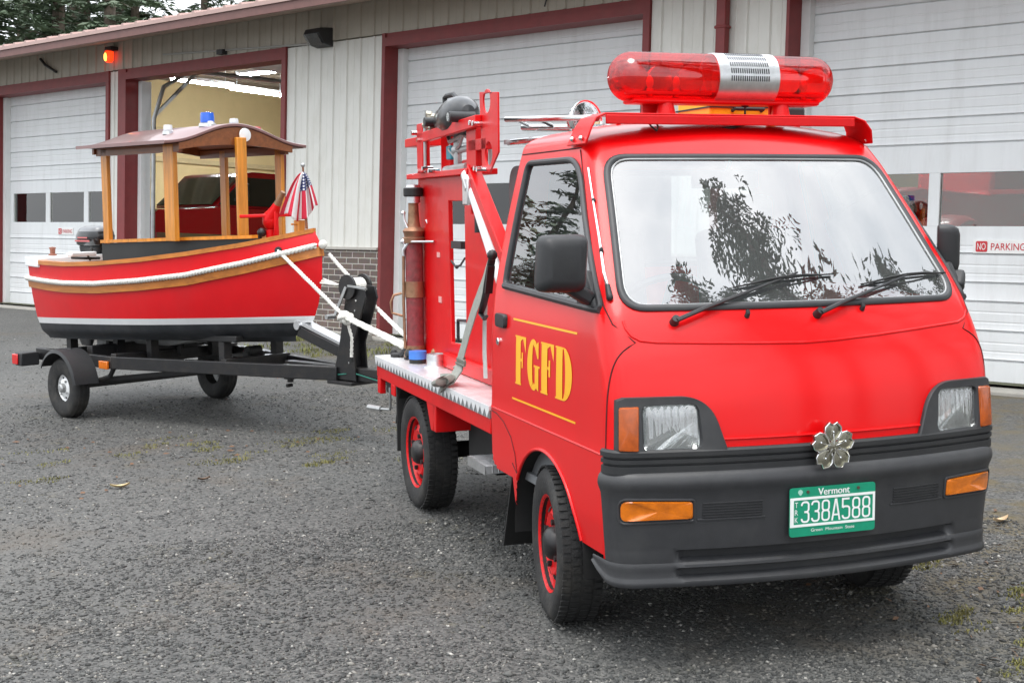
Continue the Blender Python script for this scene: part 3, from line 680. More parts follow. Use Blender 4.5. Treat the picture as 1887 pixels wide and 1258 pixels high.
# lit tubes
M['tube'] = mat('lit_tube', (0.9, 0.95, 1), 0.4, emit=(0.86, 0.93, 1.0), estr=130)
lamp_labels = ['double fluorescent tube nearest the open bay door', 'double fluorescent tube behind the nearest one in its row', 'double fluorescent tube deepest in the lit row', 'single fluorescent tube crossing below the joists beyond the row', 'fluorescent tube hung above the vintage engine', 'fluorescent tube hung over the bay behind the tall closed door']
for k, (s_, y_, z_, dx, dy) in enumerate(((-16.15, 4.05, 3.9, 0, 1), (-16.35, 5.45, 3.9, 0, 1), (-16.5, 6.85, 3.9, 0, 1), (-16.0, 5.2, 4.2, 1, 0), (-2.2, 3.0, 3.9, 1, 0), (-5, 4, 3.9, 0, 1))):
    t = thing('fluorescent_lamp', lamp_labels[k], 'lamp', (s_, y_, z_), 'fluorescent lamps under the hall ceiling')
    h = MB(); h.box((s_, y_, z_ + 0.045), (0.16 if not dx else 1.28, 0.16 if not dy else 1.28, 0.06)); part('lamp_housing', h, M['white'], t, bev=0.01)
    for q in (-0.045, 0.045):
        tb = MB(); a = Vector((s_ + q * dy, y_ + q * dx, z_)); e = Vector((dx, dy, 0)) * 0.61
        tb.cyl(a - e, a + e, 0.019, n=10); part('lamp_tube', tb, M['tube'], t)
    rd = MB()
    for q in (-0.5, 0.5): rd.cyl((s_ + dx * q, y_ + dy * q, z_ + 0.07), (s_ + dx * q, y_ + dy * q, 4.29), 0.006, n=6)
    part('hanger_rod', rd, M['steelgrey'], t)
# red lamp by the eave, floodlight
t = thing('warning_lamp', 'small glowing red warning lamp under the eave', 'lamp', (-12.4, -0.03, 3.46))
q = MB(); q.box((-12.4, -0.06, 3.64), (0.16, 0.12, 0.05)); q.lathe([(0.05, 3.6), (0.075, 3.62)], (-12.4, -0.09, 0)); part('lamp_cap', q, M['darkplastic'], t)
q = MB(); q.lathe([(0.0, 3.445), (0.035, 3.45), (0.055, 3.48), (0.06, 3.54), (0.056, 3.60)], (-12.4, -0.1, 0)); part('lamp_globe', q, mat('lit_red_globe', (0.7, 0.02, 0.01), 0.3, emit=(1, 0.035, 0.004), estr=1.5, coat=0.5), t)
q = MB(); q.ball((-12.4, -0.155, 3.52), 0.032, sc=(0.8, 0.8, 1.8)); part('lamp_bulb', q, mat('lit_bulb', (1, 0.3, 0.1), 0.4, emit=(1, 0.28, 0.04), estr=4), t)
t = thing('floodlight', 'black wedge shaped floodlight on the wall above the brick base', 'lamp', (-7.92, -0.02, 3.38))
q = MB()
q.prism([(0, 0.11), (-0.19, 0.085), (-0.225, 0.02), (-0.14, -0.085), (0, -0.11)], (-7.95, -0.02, 3.39), (0, 1, 0), (0, 0, 1), (1, 0, 0), -0.14, 0.14)
part('lamp_housing', q, M['darkplastic'], t, bev=0.012)
q = MB(); q.prism([(0, 0), (0.005, 0), (0.085, -0.115), (0.08, -0.12)], (-7.95, -0.250, 3.408), (0, 1, 0), (0, 0, 1), (1, 0, 0), -0.12, 0.12)
part('lamp_lens', q, M['lensglass'], t)
M['signred'] = mat('sign_red', (0.55, 0.03, 0.04), 0.5, var=0.08)
M['signwhite'] = mat('sign_white', (0.78, 0.78, 0.76), 0.5, var=0.04)
def no_parking(s0, s1, z, label):
    h = (s1 - s0) * 0.24; c = (s0 + s1) / 2; y = YD - 0.01
    t = thing('no_parking_sign', label, 'sign', (c, y, z), 'no parking signs on the garage doors')
    q = MB(); q.bx(s0, s1, y, YD - 0.001, z - h / 2, z + h / 2); part('sign_board', q, M['signwhite'], t)
    W_ = s1 - s0
    q = MB(); x0, x1 = s0 + W_ * 0.05, s0 + W_ * 0.265; 
    fr = frame(Vector((1, 0, 0)), Vector((0, 0, 1)), Vector((0, -1, 0)), Vector((c, y, z)))
    def rr(cx, cz, hw, hh, r, n=5):
        out = []
        for qx, qz, a0 in ((1, 1, 0), (-1, 1, 90), (-1, -1, 180), (1, -1, 270)):
            for k in range(n + 1):
                a = R(a0 + 90 * k / n); out.append((cx + qx * (hw - r) + r * math.cos(a), cz + qz * (hh - r) + r * math.sin(a)))
        return out
    q.prism(rr((x0 + x1) / 2 - c, 0, (x1 - x0) / 2, h * 0.4, h * 0.12), (c, y, z), (1, 0, 0), (0, 0, 1), (0, -1, 0), 0.001, 0.003)
    o = part('sign_badge', q, M['signred'], t)
    q = text_mesh('NO', h * 0.5, fr @ Matrix.Translation(((x0 + x1) / 2 - c, 0, 0.002)), 0.003, W_ * 0.155); part('lettering', q, M['signwhite'], t, smooth=0)
    q = text_mesh('PARKING', h * 0.52, fr @ Matrix.Translation((s0 + W_ * 0.64 - c, 0, 0)), 0.003, W_ * 0.62); part('lettering', q, M['signred'], t, smooth=0)
no_parking(-0.27, 0.17, 1.1, 'white NO PARKING sign with red letters by the truck side mirror')
no_parking(-14.33, -13.9, 1.155, 'small red lettered NO PARKING sign on the door behind the boat motor')
# ---- vehicles inside
M['truckred'] = mat('dark_red_paint', (0.42, 0.008, 0.012), 0.2, coat=0.8, var=0.03)
CUR[0] = F_WALL
def pickup():
    X0, Y0 = -12.75, 0.75      # left side plane, front bumper
    t = thing('pickup_truck', 'dark red pickup truck parked inside the open bay', 'pickup', (X0 - 1.0, Y0 + 2, 0.045))
    W_ = 2.0
    def side(pts, a, b, mt, name, bev=0.03):
        q = MB(); q.prism(pts, (X0 - W_ / 2, Y0, 0), (0, 1, 0), (0, 0, 1), (1, 0, 0), -a, a if b is None else b)
        return part(name, q, mt, t, bev=bev)
    body = side([(0.1, 0.62), (0.02, 1.0), (0.06, 1.4), (0.2, 1.5), (1.0, 1.56), (1.35, 1.6), (2.6, 1.62), (5.2, 1.6), (5.3, 0.7), (4.9, 0.6), (4.6, 1.0), (4.0, 1.0), (3.7, 0.6), (1.75, 0.6), (1.5, 1.0), (0.85, 1.0), (0.55, 0.62)], W_ / 2, None, M['truckred'], 'body', 0.05)
    side([(1.3, 1.595), (1.85, 2.12), (2.0, 2.16), (3.1, 2.16), (3.3, 2.1), (3.45, 1.62)], 0.82, None, M['truckred'], 'cab', 0.04)
    side([(1.36, 1.63), (1.85, 2.07), (3.2, 2.07), (3.36, 1.63)], 0.828, None, mat('dark_vehicle_glass', (0.02, 0.022, 0.02), 0.08, coat=0.6), 'side_window', 0.01)
    q = MB(); q.bar((X0 - W_ / 2, Y0 + 1.3, 1.64), (X0 - W_ / 2, Y0 + 1.8, 2.07), 1.5, 0.02, (1, 0, 0)); 
    q = MB(); q.add([(X0 - 1.72, Y0 + 1.275, 1.63), (X0 - 0.28, Y0 + 1.275, 1.63), (X0 - 0.3, Y0 + 1.8, 2.09), (X0 - 1.7, Y0 + 1.8, 2.09), (X0 - 1.72, Y0 + 1.3, 1.62), (X0 - 0.28, Y0 + 1.3, 1.62), (X0 - 0.3, Y0 + 1.83, 2.09), (X0 - 1.7, Y0 + 1.83, 2.09)], [(0, 1, 2, 3), (7, 6, 5, 4), (0, 4, 5, 1), (1, 5, 6, 2), (2, 6, 7, 3), (3, 7, 4, 0)])
    part('windshield', q, mat('green_glass', (0.1, 0.12, 0.08), 0.08, coat=0.8), t)
    q = MB(); q.bx(X0 - 2.02, X0 + 0.02, Y0 - 0.1, Y0 + 0.1, 0.72, 0.95); part('bumper', q, M['chrome'], t, bev=0.04)
    q = MB(); q.bx(X0 - 1.6, X0 - 0.4, Y0 - 0.02, Y0 + 0.1, 1.0, 1.32); part('grille', q, M['chrome'], t, bev=0.02)
    for s_ in (-1.8, -0.2):
        q = MB(); q.bx(X0 + s_ - 0.17, X0 + s_ + 0.17, Y0 - 0.03, Y0 + 0.1, 1.05, 1.3); part('headlight', q, M['lensglass'], t, bev=0.02)
    q = MB(); q.bx(X0 + 0.006, X0 + 0.02, Y0 + 0.15, Y0 + 5.1, 1.1, 1.17); part('side_moulding', q, M['chrome'], t)
    q = MB(); q.bx(X0 + 0.05, X0 + 0.28, Y0 + 1.5, Y0 + 1.6, 1.68, 1.95); q.bar((X0 - 0.1, Y0 + 1.6, 1.7), (X0 + 0.1, Y0 + 1.55, 1.78), 0.04, 0.04); part('side_mirror', q, M['darkplastic'], t, bev=0.03)
    for (s_, y_) in ((-0.15, 1.17), (-1.85, 1.17), (-0.15, 4.3), (-1.85, 4.3)):
        q = MB(); q.lathe([(0.2, -0.13), (0.36, -0.13), (0.4, -0.08), (0.4, 0.08), (0.36, 0.13), (0.2, 0.13)], (X0 + s_, Y0 + y_, 0.445), (1, 0, 0), closed=True); o = part('wheel', q, M['tyre'], t)
        q = MB(); q.lathe([(0.0, -0.1), (0.2, -0.1), (0.2, 0.1), (0.1, 0.11), (0, 0.11)], (X0 + s_, Y0 + y_, 0.445), (1, 0, 0)); part('rim', q, M['chrome'], o)
pickup()
def engine():
    t = thing('fire_engine', 'vintage red fire engine with round lamp behind the closed door windows', 'fire engine', (-1.4, 2.2, 0.045))
    mr_ = M['redsteel']
    q = MB(); q.prism([(0, 0.5), (0, 1.5), (0.05, 1.62), (0.5, 1.68), (2.2, 1.7), (2.2, 2.3), (6, 2.3), (6, 0.5)], (-1.9, 1.3, 0), (0, 1, 0), (0, 0, 1), (1, 0, 0), -0.42, 0.42); part('body', q, mr_, t, bev=0.05)
    q = MB()
    for s_ in (-2.65, -1.15):
        q.lathe([(0.62 + 0.0, -0.22), (0.66, -0.15), (0.67, 0.0), (0.66, 0.15), (0.62, 0.22), (0.6, 0.2), (0.6, -0.2)], (s_, 1.75, 0.75), (1, 0, 0), closed=True)
    part('fender', q, mr_, t)
    for s_ in (-2.45, -1.35):
        q = MB(); q.lathe([(0.0, -0.1), (0.05, -0.09), (0.09, 0.0), (0.13, 0.1), (0.125, 0.13), (0, 0.135)], (s_, 1.3, 1.44), (0, -1, 0)); o = part('headlight', q, M['blacksteel'], t)
        q = MB(); q.lathe([(0.122, 0.132), (0.08, 0.15), (0, 0.155)], (s_, 1.3, 1.44), (0, -1, 0)); part('lamp_lens', q, M['lensglass'], o)
    q = MB(); q.prism([(-1.0, 1.7), (-0.95, 2.1), (-0.8, 2.35), (0.8, 2.35), (0.95, 2.1), (1.0, 1.7)], (-1.9, 3.5, 0), (1, 0, 0), (0, 0, 1), (0, 1, 0), 0, 0.06, holes=[[(-0.88, 1.75), (-0.84, 2.1), (-0.74, 2.25), (0.74, 2.25), (0.84, 2.1), (0.88, 1.75)]]); part('windshield_frame', q, mr_, t, bev=0.01)
    for (s_, y_) in ((-2.65, 1.75), (-1.15, 1.75), (-2.65, 5.5), (-1.15, 5.5)):
        q = MB(); q.lathe([(0.3, -0.1), (0.4, -0.1), (0.43, 0), (0.4, 0.1), (0.3, 0.1)], (s_, y_, 0.475), (1, 0, 0), closed=True); o = part('wheel', q, M['tyre'], t)
        q = MB(); q.lathe([(0, -0.06), (0.3, -0.08), (0.3, 0.08), (0, 0.06)], (s_, y_, 0.475), (1, 0, 0)); part('rim', q, mr_, o)
    # second vehicle: rounded cab beside it
    t = thing('tanker_truck', 'dark red truck with rounded cab and pale grille behind the far right window', 'truck', (1.1, 2.5, 0.045))
    q = MB(); q.prism([(-1.0, 0.5), (-1.0, 1.35), (-0.9, 1.55), (-0.7, 1.66), (0.7, 1.66), (0.9, 1.55), (1.0, 1.35), (1.0, 0.5)], (0.75, 1.6, 0), (1, 0, 0), (0, 0, 1), (0, 1, 0), 0, 5); part('body', q, M['truckred'], t, bev=0.08)
    q = MB(); q.prism([(-0.75, 1.1), (-0.72, 1.3), (-0.6, 1.38), (0.6, 1.38), (0.72, 1.3), (0.75, 1.1)], (0.75, 1.6, 0), (1, 0, 0), (0, 0, 1), (0, -1, 0), 0, 0.04); o = part('grille', q, M['alu'], t, bev=0.01)
    q = MB()
    for z in (1.17, 1.24): q.bx(0.05, 1.45, 1.55, 1.56, z, z + 0.02)
    part('grille_slot', q, M['darkplastic'], o)
    for s_ in (-0.1, 1.6):
        q = MB(); q.lathe([(0.25, -0.12), (0.4, -0.12), (0.43, 0), (0.4, 0.12), (0.25, 0.12)], (s_, 2.6, 0.475), (1, 0, 0), closed=True); o = part('wheel', q, M['tyre'], t)
        q = MB(); q.lathe([(0, -0.06), (0.25, -0.08), (0.25, 0.08), (0, 0.06)], (s_, 2.6, 0.475), (1, 0, 0)); part('rim', q, M['truckred'], o)
engine()
# ------------------------------------------------------------------ the little fire truck
CUR[0] = F_TRUCK
def ray(u, v):
    return (fw * FPX + cr * (u - 943.5) - cu * (v - 629)).normalized()
def on_x(u, v, x):
    d = ray(u, v); return CAMP + d * ((x - CAMP.x) / d.x)
def on_y(u, v, y):
    d = ray(u, v); return CAMP + d * ((y - CAMP.y) / d.y)
def on_z(u, v, z):
    d = ray(u, v); return CAMP + d * ((z - CAMP.z) / d.z)
TR = thing('fire_truck', 'small bright red cab over fire truck with light bar and open metal deck', 'fire truck', (0, 0.9, 0))
# cab surface: plan rings at every height. columns: z, front y, half width, plan crown, corner radius
TAB = np.array([(0.34, -.640, .680, .095, .06), (.45, -.668, .693, .095, .06), (.60, -.684, .696, .095, .058), (.665, -.688, .697, .095, .058), (.70, -.688, .694, .095, .058), (.85, -.674, .693, .095, .06),
    (.95, -.650, .691, .095, .065), (1.02, -.620, .687, .095, .07), (1.10, -.572, .678, .09, .068), (1.20, -.493, .662, .085, .062), (1.40, -.335, .620, .08, .058), (1.58, -.188, .577, .075, .058), (1.64, -.128, .560, .07, .065)])
ZS = np.arange(.34, 1.6401, .0125)
def smooth(a, k=5):
    ap = np.concatenate([2 * a[0] - a[k:0:-1], a, 2 * a[-1] - a[-2:-k - 2:-1]])
    g_ = np.exp(-0.5 * (np.arange(-k, k + 1) / (k / 2.2)) ** 2); g_ /= g_.sum()
    return np.convolve(ap, g_, 'valid')
CURV = [smooth(np.interp(ZS, TAB[:, 0], TAB[:, i])) for i in range(1, 5)]
CURV[1] = smooth(np.interp(ZS, TAB[:, 0], TAB[:, 2]), 2)
def cabp(z): return [float(np.interp(z, ZS, c)) for c in CURV]
def front_y(x, z):
    yf, w_, c, rc = cabp(z); return yf + c * (x / w_) ** 2
YR = 0.60
def half_ring(yf, w_, c, rc, z, yr=YR, crown=0.0, rr_=0.035):
    pts = []
    xe = w_ - rc
    for k in range(38): x = xe * k / 37; pts.append((x, yf + c * (x / w_) ** 2))
    y1 = pts[-1][1]; sl = 2 * c * xe / w_ ** 2
    P0, P1, P2 = (xe, y1), (w_, y1 + sl * rc), (w_, y1 + sl * rc + rc)
    for k in range(1, 11):
        t = k / 10; pts.append(tuple((1 - t) ** 2 * P0[i] + 2 * t * (1 - t) * P1[i] + t * t * P2[i] for i in (0, 1)))
    ys = pts[-1][1]; ye = yr - rr_
    for k in range(1, 81): pts.append((w_, ys + (ye - ys) * k / 80))
    for k in range(1, 6):
        a = PI / 2 * k / 5; pts.append((w_ - rr_ + rr_ * math.cos(a), ye + rr_ * math.sin(a)))
    for k in range(1, 25): x = (w_ - rr_) * (1 - k / 24); pts.append((x, yr))
    return [(x, y, z + crown * (1 - (x / .56) ** 2)) for x, y in pts]
def ring(*a, **k):
    h = half_ring(*a, **k)
    return h + [(-p[0], p[1], p[2]) for p in reversed(h[1:-1])]
rings = [ring(*cabp(z), z) for z in ZS]
for (z, yf, w_, c, rc, yr, crn) in ((1.652, -.112, .556, .07, .085, .60, .003), (1.664, -.090, .546, .07, .085, .60, .008), (1.675, -.060, .530, .07, .085, .597, .017), (1.683, -.022, .505, .07, .085, .59, .026), (1.690, .03, .465, .06, .085, .575, .032), (1.694, .08, .40, .05, .08, .55, .036), (1.697, .14, .30, .04, .07, .5, .038), (1.699, .2, .16, .02, .05, .42, .04), (1.70, .25, .04, .005, .015, .34, .041)):
    rings.append(ring(yf, w_, c, rc, z, yr=yr, crown=crn, rr_=min(.035, rc)))
cabmb = MB().loft(rings, closed=True); nr = len(rings[0]); cabmb.f.append(tuple((len(rings) - 1) * nr + k for k in range(nr)))
cab_bvh = BVHTree.FromPolygons([Vector(v) for v in cabmb.v], cabmb.f)
def cast(bvh, o, d):
    h = bvh.ray_cast(Vector(o), Vector(d)); return h[0], h[1]
def hit_px(bvh, u, v, off=0.0):
    p, n = cast(bvh, CAMP, ray(u, v))
    if p is None: return None
    if n.dot(CAMP - p) < 0: n = -n
    return p + n * off
def inside(p, poly):
    x, y = p; r_ = False; j = len(poly) - 1
    for i in range(len(poly)):
        a, b = poly[i], poly[j]
        if (a[1] > y) != (b[1] > y) and x < (b[0] - a[0]) * (y - a[1]) / (b[1] - a[1]) + a[0]: r_ = not r_
        j = i
    return r_
def rounded(poly, rads, n=7):
    out = []; m = len(poly)
    rads = rads if isinstance(rads, (list, tuple)) else [rads] * m
    for i in range(m):
        p, a, b = Vector(poly[i]), Vector(poly[i - 1]), Vector(poly[(i + 1) % m])
        r_ = rads[i]; u = (a - p).normalized(); v = (b - p).normalized()
        p0, p2 = p + u * r_, p + v * r_
        for k in range(n + 1):
            t = k / n; out.append(tuple(p0 * (1 - t) ** 2 + p * 2 * t * (1 - t) + p2 * t * t))
    return out
def densify(poly, d=0.03):
    out = []
    for i in range(len(poly)):
        a, b = Vector(poly[i]), Vector(poly[(i + 1) % len(poly)])
        n = max(1, int((b - a).length / d))
        for k in range(n): out.append(tuple(a.lerp(b, k / n)))
    return out
WS = densify(rounded([(-.612, 1.117), (.612, 1.117), (.514, 1.594), (-.514, 1.594)], [.075, .075, .07, .07]))
SW = densify(rounded([(.462, 1.140), (.468, 1.592), (-.045, 1.590), (-.452, 1.112)], [.03, .035, .11, .03]))
RW = densify(rounded([(-.46, 1.20), (.46, 1.20), (.43, 1.56), (-.43, 1.56)], .05))
ARCH_R, ARCH_C = .335, (0.0, .262)
LENS_PX = rounded([(1187, 835), (1183, 748), (1284, 743), (1291, 827)], [14, 10, 14, 16], 6)
BEZ_PX = rounded([(1131, 842), (1131, 732), (1304, 728), (1342, 834)], [6, 8, 55, 10], 10)
lens3 = [hit_px(cab_bvh, *p) for p in LENS_PX]
lc_ = sum(lens3, Vector()) / len(lens3)
LENS_XZ = [(lc_.x + (p.x - lc_.x) * 1.1, lc_.z + (p.z - lc_.z) * 1.12) for p in lens3]
def bottom_z(y):
    if y < -.2: return .352
    if y < .34: return 0.0
    return .437 + max(0, (y - .5) / .1) ** 2 * .10
door_out = [(-.548, .66), (-.548, 1.03), (-.455, 1.12), (-.22, 1.40), (-.03, 1.625), (.592, 1.625), (.592, .70), (.5, .66), (.36, .60), (-.3, .60)]
body, door_f = [], {-1: [], 1: []}
V = [Vector(v) for v in cabmb.v]
moved = {}
for f in cabmb.f:
    if len(f) > 4: body.append(f); continue
    c = sum((V[i] for i in f), Vector()) / 4
    ax = abs(c.x)
    if c.y < .2 and c.y < front_y(min(ax, .6), max(.34, min(c.z, 1.64))) + .06 and inside((c.x, c.z), WS): continue
    if c.y < -.4 and inside((-ax, c.z), LENS_XZ): continue
    if c.y > .595 and inside((c.x, c.z), RW): continue
    sidef = ax > .5 and c.y > -.5 and c.y < .59
    if sidef and c.z < 1.62 and inside((c.y, c.z), SW): continue
    if ax > .55 and math.hypot(c.y - ARCH_C[0], c.z - ARCH_C[1]) < ARCH_R: continue
    if c.y > -.5 and c.z < bottom_z(c.y) and c.z < .6: continue
    if ax > .5 and c.y > -.56 and inside((c.y, c.z), door_out): door_f[1 if c.x > 0 else -1].append(f)
    else: body.append(f)
for f in body + door_f[1] + door_f[-1]:                     # clean wheel arch edge
    for i in f:
        v = V[i]
        if abs(v.x) > .55:
            d = math.hypot(v.y - ARCH_C[0], v.z - ARCH_C[1])
            if d < ARCH_R + .004 and v.z > .30:
                k = (ARCH_R) / max(d, 1e-6); ny, nz = ARCH_C[0] + (v.y - ARCH_C[0]) * k, ARCH_C[1] + (v.z - ARCH_C[1]) * k
                V[i] = Vector((math.copysign(cabp(max(.34, nz))[1], v.x), ny, nz))
def submesh(faces):
    ids = sorted({i for f in faces for i in f}); mp_ = {a: b for b, a in enumerate(ids)}
    m = MB(); m.add([V[i] for i in ids], [tuple(mp_[i] for i in f) for f in faces]); return m
part('cab_body', submesh(body), M['paint'], TR, smooth=50)
doors = {}
for sgn in (-1, 1):
    doors[sgn] = part('door', submesh(door_f[sgn]), M['paint'], TR, smooth=50)
# lips round the arches and sills
for sgn in (-1, 1):
    q = MB(); pts = []
    for a in np.linspace(-18, 166, 60):
        z = ARCH_C[1] + ARCH_R * math.sin(R(a)); y = ARCH_C[0] - ARCH_R * math.cos(R(a))
        if a > 90 and z < .43: break
        if a < 90 and z < .352: continue
        pts.append((sgn * (cabp(max(.34, z))[1] + .001), y, z))
    q.tube(pts, .006, 8); part('arch_lip', q, M['paint'], TR)
    q = MB(); q.bx(sgn * .34, sgn * .345, -.36, .36, .2, .62); pts = [(ARCH_C[0] - (ARCH_R + .006) * math.cos(R(a)), ARCH_C[1] + (ARCH_R + .006) * math.sin(R(a))) for a in range(-5, 186, 10)]
    ra = [(sgn * .684, y, z) for y, z in pts]; rb = [(sgn * .34, y, z) for y, z in pts]
    q.loft([ra, rb], closed=False); part('wheel_well', q, M['under'], TR)
def strip(bvh, px, r_, off, mt, name, parent, flat=None, step=6, mirror=False):
    pts = []
    for i in range(len(px) - 1):
        a, b = px[i], px[i + 1]; n = max(1, int(math.hypot(b[0] - a[0], b[1] - a[1]) / step))
        for k in range(n): pts.append((a[0] + (b[0] - a[0]) * k / n, a[1] + (b[1] - a[1]) * k / n))
    pts.append(px[-1])
    P = [hit_px(bvh, u, v, off) for u, v in pts]; P = [p for p in P if p is not None]
    q = MB().tube(P, r_, 8, flat=flat)
    if mirror: q.mirror_x()
    return part(name, q, mt, parent)
# seams (dark gaps), crease ribs
M['gap'] = mat('panel_gap', (0.08, 0.002, 0.003), 0.8)
for sgn in (-1, 1):
    q = MB()
    def sidept(y, z, o=0.0005):
        while True:
            h = cast(cab_bvh, (sgn * 2, y, z), (-sgn, 0, 0))[0]
            if h is not None and abs(h.x) > .4: return (sgn * (abs(h.x) + o), y, z)
            y += .01 if y < 0 else -.01
    path = [(-.55, .655 + .012 * k) for k in range(0, 31)] + [(-.50, 1.07), (-.455, 1.12), (-.40, 1.185), (-.31, 1.29), (-.22, 1.40), (-.13, 1.51), (-.06, 1.59), (-.03, 1.62)]
    q.tube([sidept(*p) for p in path], .0028, 6)
    path = [(-.03 + .62 * t, 1.627) for t in np.linspace(0, 1, 20)]
    q.tube([sidept(*p) for p in path], .0028, 6)
    path = [(.585, .66), (.5, .655), (.42, .635), (.34, .59), (.30, .535), (.28, .462)]
    q.tube([sidept(*p) for p in densify(path, .02)[:22]], .0022, 6)
    part('door_seam', q, M['gap'], TR)
crease = [(1148, 592), (1153, 606), (1163, 619), (1180, 628), (1210, 631), (1300, 632), (1400, 632), (1480, 631), (1540, 626), (1620, 616), (1700, 604), (1765, 593), (1776, 585), (1779, 572)]
strip(cab_bvh, crease, .0045, .0004, M['paint'], 'front_crease', TR, step=8)
q = MB(); q.tube([(x, front_y(x, .722) - .0005, .722) for x in np.linspace(-.355, .355, 50)], .0045, 8); part('front_crease', q, M['paint'], TR)
# swage along the door
for sgn in (-1, 1):
    q = MB(); q.tube([sidept(y, .672, -.0015) for y in np.linspace(-.535, .585, 50)], .0045, 8); part('side_swage', q, M['paint'], TR)
# windscreen and its gasket
def fpt(x, z, o): return Vector((x, front_y(x, z) - o, z))
def patch(outline, fn, rings_=14, centre=None):
    cx = sum(p[0] for p in outline) / len(outline); cy = sum(p[1] for p in outline) / len(outline)
    mb = MB(); rr_ = []
    for k in range(rings_):
        t = 1 - k / rings_
        rr_.append([fn(cx + (p[0] - cx) * t, cy + (p[1] - cy) * t) for p in outline])
    mb.loft(rr_, closed=True); b = len(mb.v); n = len(outline)
    mb.v.append(tuple(fn(cx, cy)))
    for k in range(n): mb.f.append((b - n + k, b - n + (k + 1) % n, b))
    return mb
ws = part('windshield', patch(WS, lambda x, z: fpt(x, z, .002)), M['windscreen'], TR, smooth=180)
q = MB().tube([fpt(x, z, .003) for x, z in WS], .0125, 10, closed=True, flat=.75); part('windshield_gasket', q, M['blackplastic'], ws)
inner = [(x * .978, 1.355 + (z - 1.355) * .965) for x, z in WS]
q = MB().tube([fpt(x, z, .006) for x, z in inner], .0035, 8, closed=True); part('windshield_trim', q, M['steelgrey'], ws)
def rpt(x, z): return Vector((x, .602, z))
rw = part('rear_window', patch(RW, rpt, 6), M['rearglass'], TR, smooth=180)
q = MB().tube([rpt(*p) for p in RW], .012, 8, closed=True); part('window_gasket', q, M['blackplastic'], rw)
for sgn in (-1, 1):
    def skin(y, z, o):
        h = cast(cab_bvh, (sgn * 2, y, z), (-sgn, 0, 0))[0]; return Vector((sgn * (abs(h.x) + o), y, z))
    def spt(y, z, o=.0015): return skin(y, z, -.003)
    o = part('side_window', patch(SW, spt, 8), M['sideglass'], doors[sgn], smooth=180)
    q = MB().tube([skin(y, z, .001) for y, z in SW], .011, 10, closed=True, flat=1.0); part('window_gasket', q, M['blackplastic'], doors[sgn])
    q = MB(); q.tube([skin(y, 1.1125 + .0275 * (y + .452) / .914, .003) for y in np.linspace(-.45, .46, 24)], .0135, 8); part('window_sill_strip', q, M['blackplastic'], doors[sgn])
    # mirror: black sail in the window corner, arm, housing
    q = MB(); q.prism([(-.445, 1.112), (-.29, 1.115), (-.31, 1.19), (-.36, 1.235)], (0, 0, 0), (0, 1, 0), (0, 0, 1), (sgn, 0, 0), .655, .69)
    q.bar((sgn * .68, -.40, 1.14), (sgn * (.765 if sgn < 0 else .715), -.41 if sgn < 0 else -.36, 1.19), .05, .045)
    mo = part('side_mirror', q, M['darkplastic'], doors[sgn], bev=.012)
    fold = Matrix.Translation((.655, -.33, .012)) @ Matrix.Rotation(R(54), 4, 'Z') @ Matrix.Translation((-.70, .40, 0)) if sgn > 0 else Matrix.Identity(4)
    hs_ = rounded([(-.085, -.088), (.07, -.092), (.082, .088), (-.075, .086)], .03, 5)
    rg = []
    for (t, sc) in ((0, .93), (.006, 1.0), (.03, 1.0), (.055, .95), (.07, .82), (.076, .6)): 
        rg.append([fold @ Vector((sgn * (.785 - p[0] * sc), -.395 - t, 1.258 + p[1] * sc)) for p in hs_])
    q = MB().loft(rg, closed=True, cap=True); part('mirror_housing', q, M['darkplastic'], doors[sgn], smooth=45)
    q = MB(); q.add([fold @ Vector((sgn * (.785 - p[0] * .88), -.3935, 1.258 + p[1] * .88)) for p in hs_], [tuple(range(len(hs_)))]); part('mirror_glass', q, M['chrome'] if sgn < 0 else M['darkplastic'], doors[sgn])
    # handle and lock
    yz = rounded([(.395, .985), (.503, .985), (.503, 1.037), (.395, 1.037)], .018, 5)
    rg = [[Vector((sgn * (cabp(1.01)[1] + t), .449 + (y - .449) * sc, 1.011 + (z - 1.011) * sc)) for y, z in yz] for t, sc in ((-.001, 1), (.010, 1), (.015, .93), (.016, .6))]
    q = MB().loft(rg, closed=True, cap=True); part('door_handle', q, M['darkplastic'], doors[sgn], smooth=45)
    q = MB(); q.lathe([(.0145, -.002), (.0145, .006), (.011, .009), (0, .009)], (sgn * cabp(.93)[1], .482, .93), (sgn, 0, 0)); part('door_lock', q, M['chrome'], doors[sgn])
# FGFD lettering, two gilt lines
def arcs(cx, cy, ro, ri, a0, a1, n=16):
    out = []
    for k in range(n):
        t0, t1 = R(a0 + (a1 - a0) * k / n), R(a0 + (a1 - a0) * (k + 1) / n)
        out.append([(cx + ro[0] * math.cos(t0), cy + ro[1] * math.sin(t0)), (cx + ro[0] * math.cos(t1), cy + ro[1] * math.sin(t1)), (cx + ri[0] * math.cos(t1), cy + ri[1] * math.sin(t1)), (cx + ri[0] * math.cos(t0), cy + ri[1] * math.sin(t0))])
    return out
LF = [[(0.0, 0), (.56, 0), (.56, .035), (0, .035)], [(.07, .035), (.52, .035), (.52, .965), (.07, .965)], [(0, .965), (1, .965), (1, 1), (0, 1)], [(.72, .965), (1, .965), (1, .68)], [(.52, .965), (.52, .90), (.74, .965)],
      [(.52, .49), (.62, .49), (.62, .55), (.52, .55)], [(.62, .36), (.74, .36), (.74, .68), (.62, .68)]]
LG = arcs(.5, .5, (.52, .51), (.09, .40), 60, 300, 22) + [[(.55, .46), (1.06, .46), (1.06, .5), (.55, .5)], [(.64, .09), (.95, .09), (.95, .46), (.64, .46)], [(.5, .0), (.6, -.01), (.75, .05), (.64, .12), (.5, .085)], [(.75, .05), (.95, 0.0), (.95, .09), (.64, .09)], [(.56, .915), (.73, .92), (.95, .98), (.95, .64), (.86, .64)]]
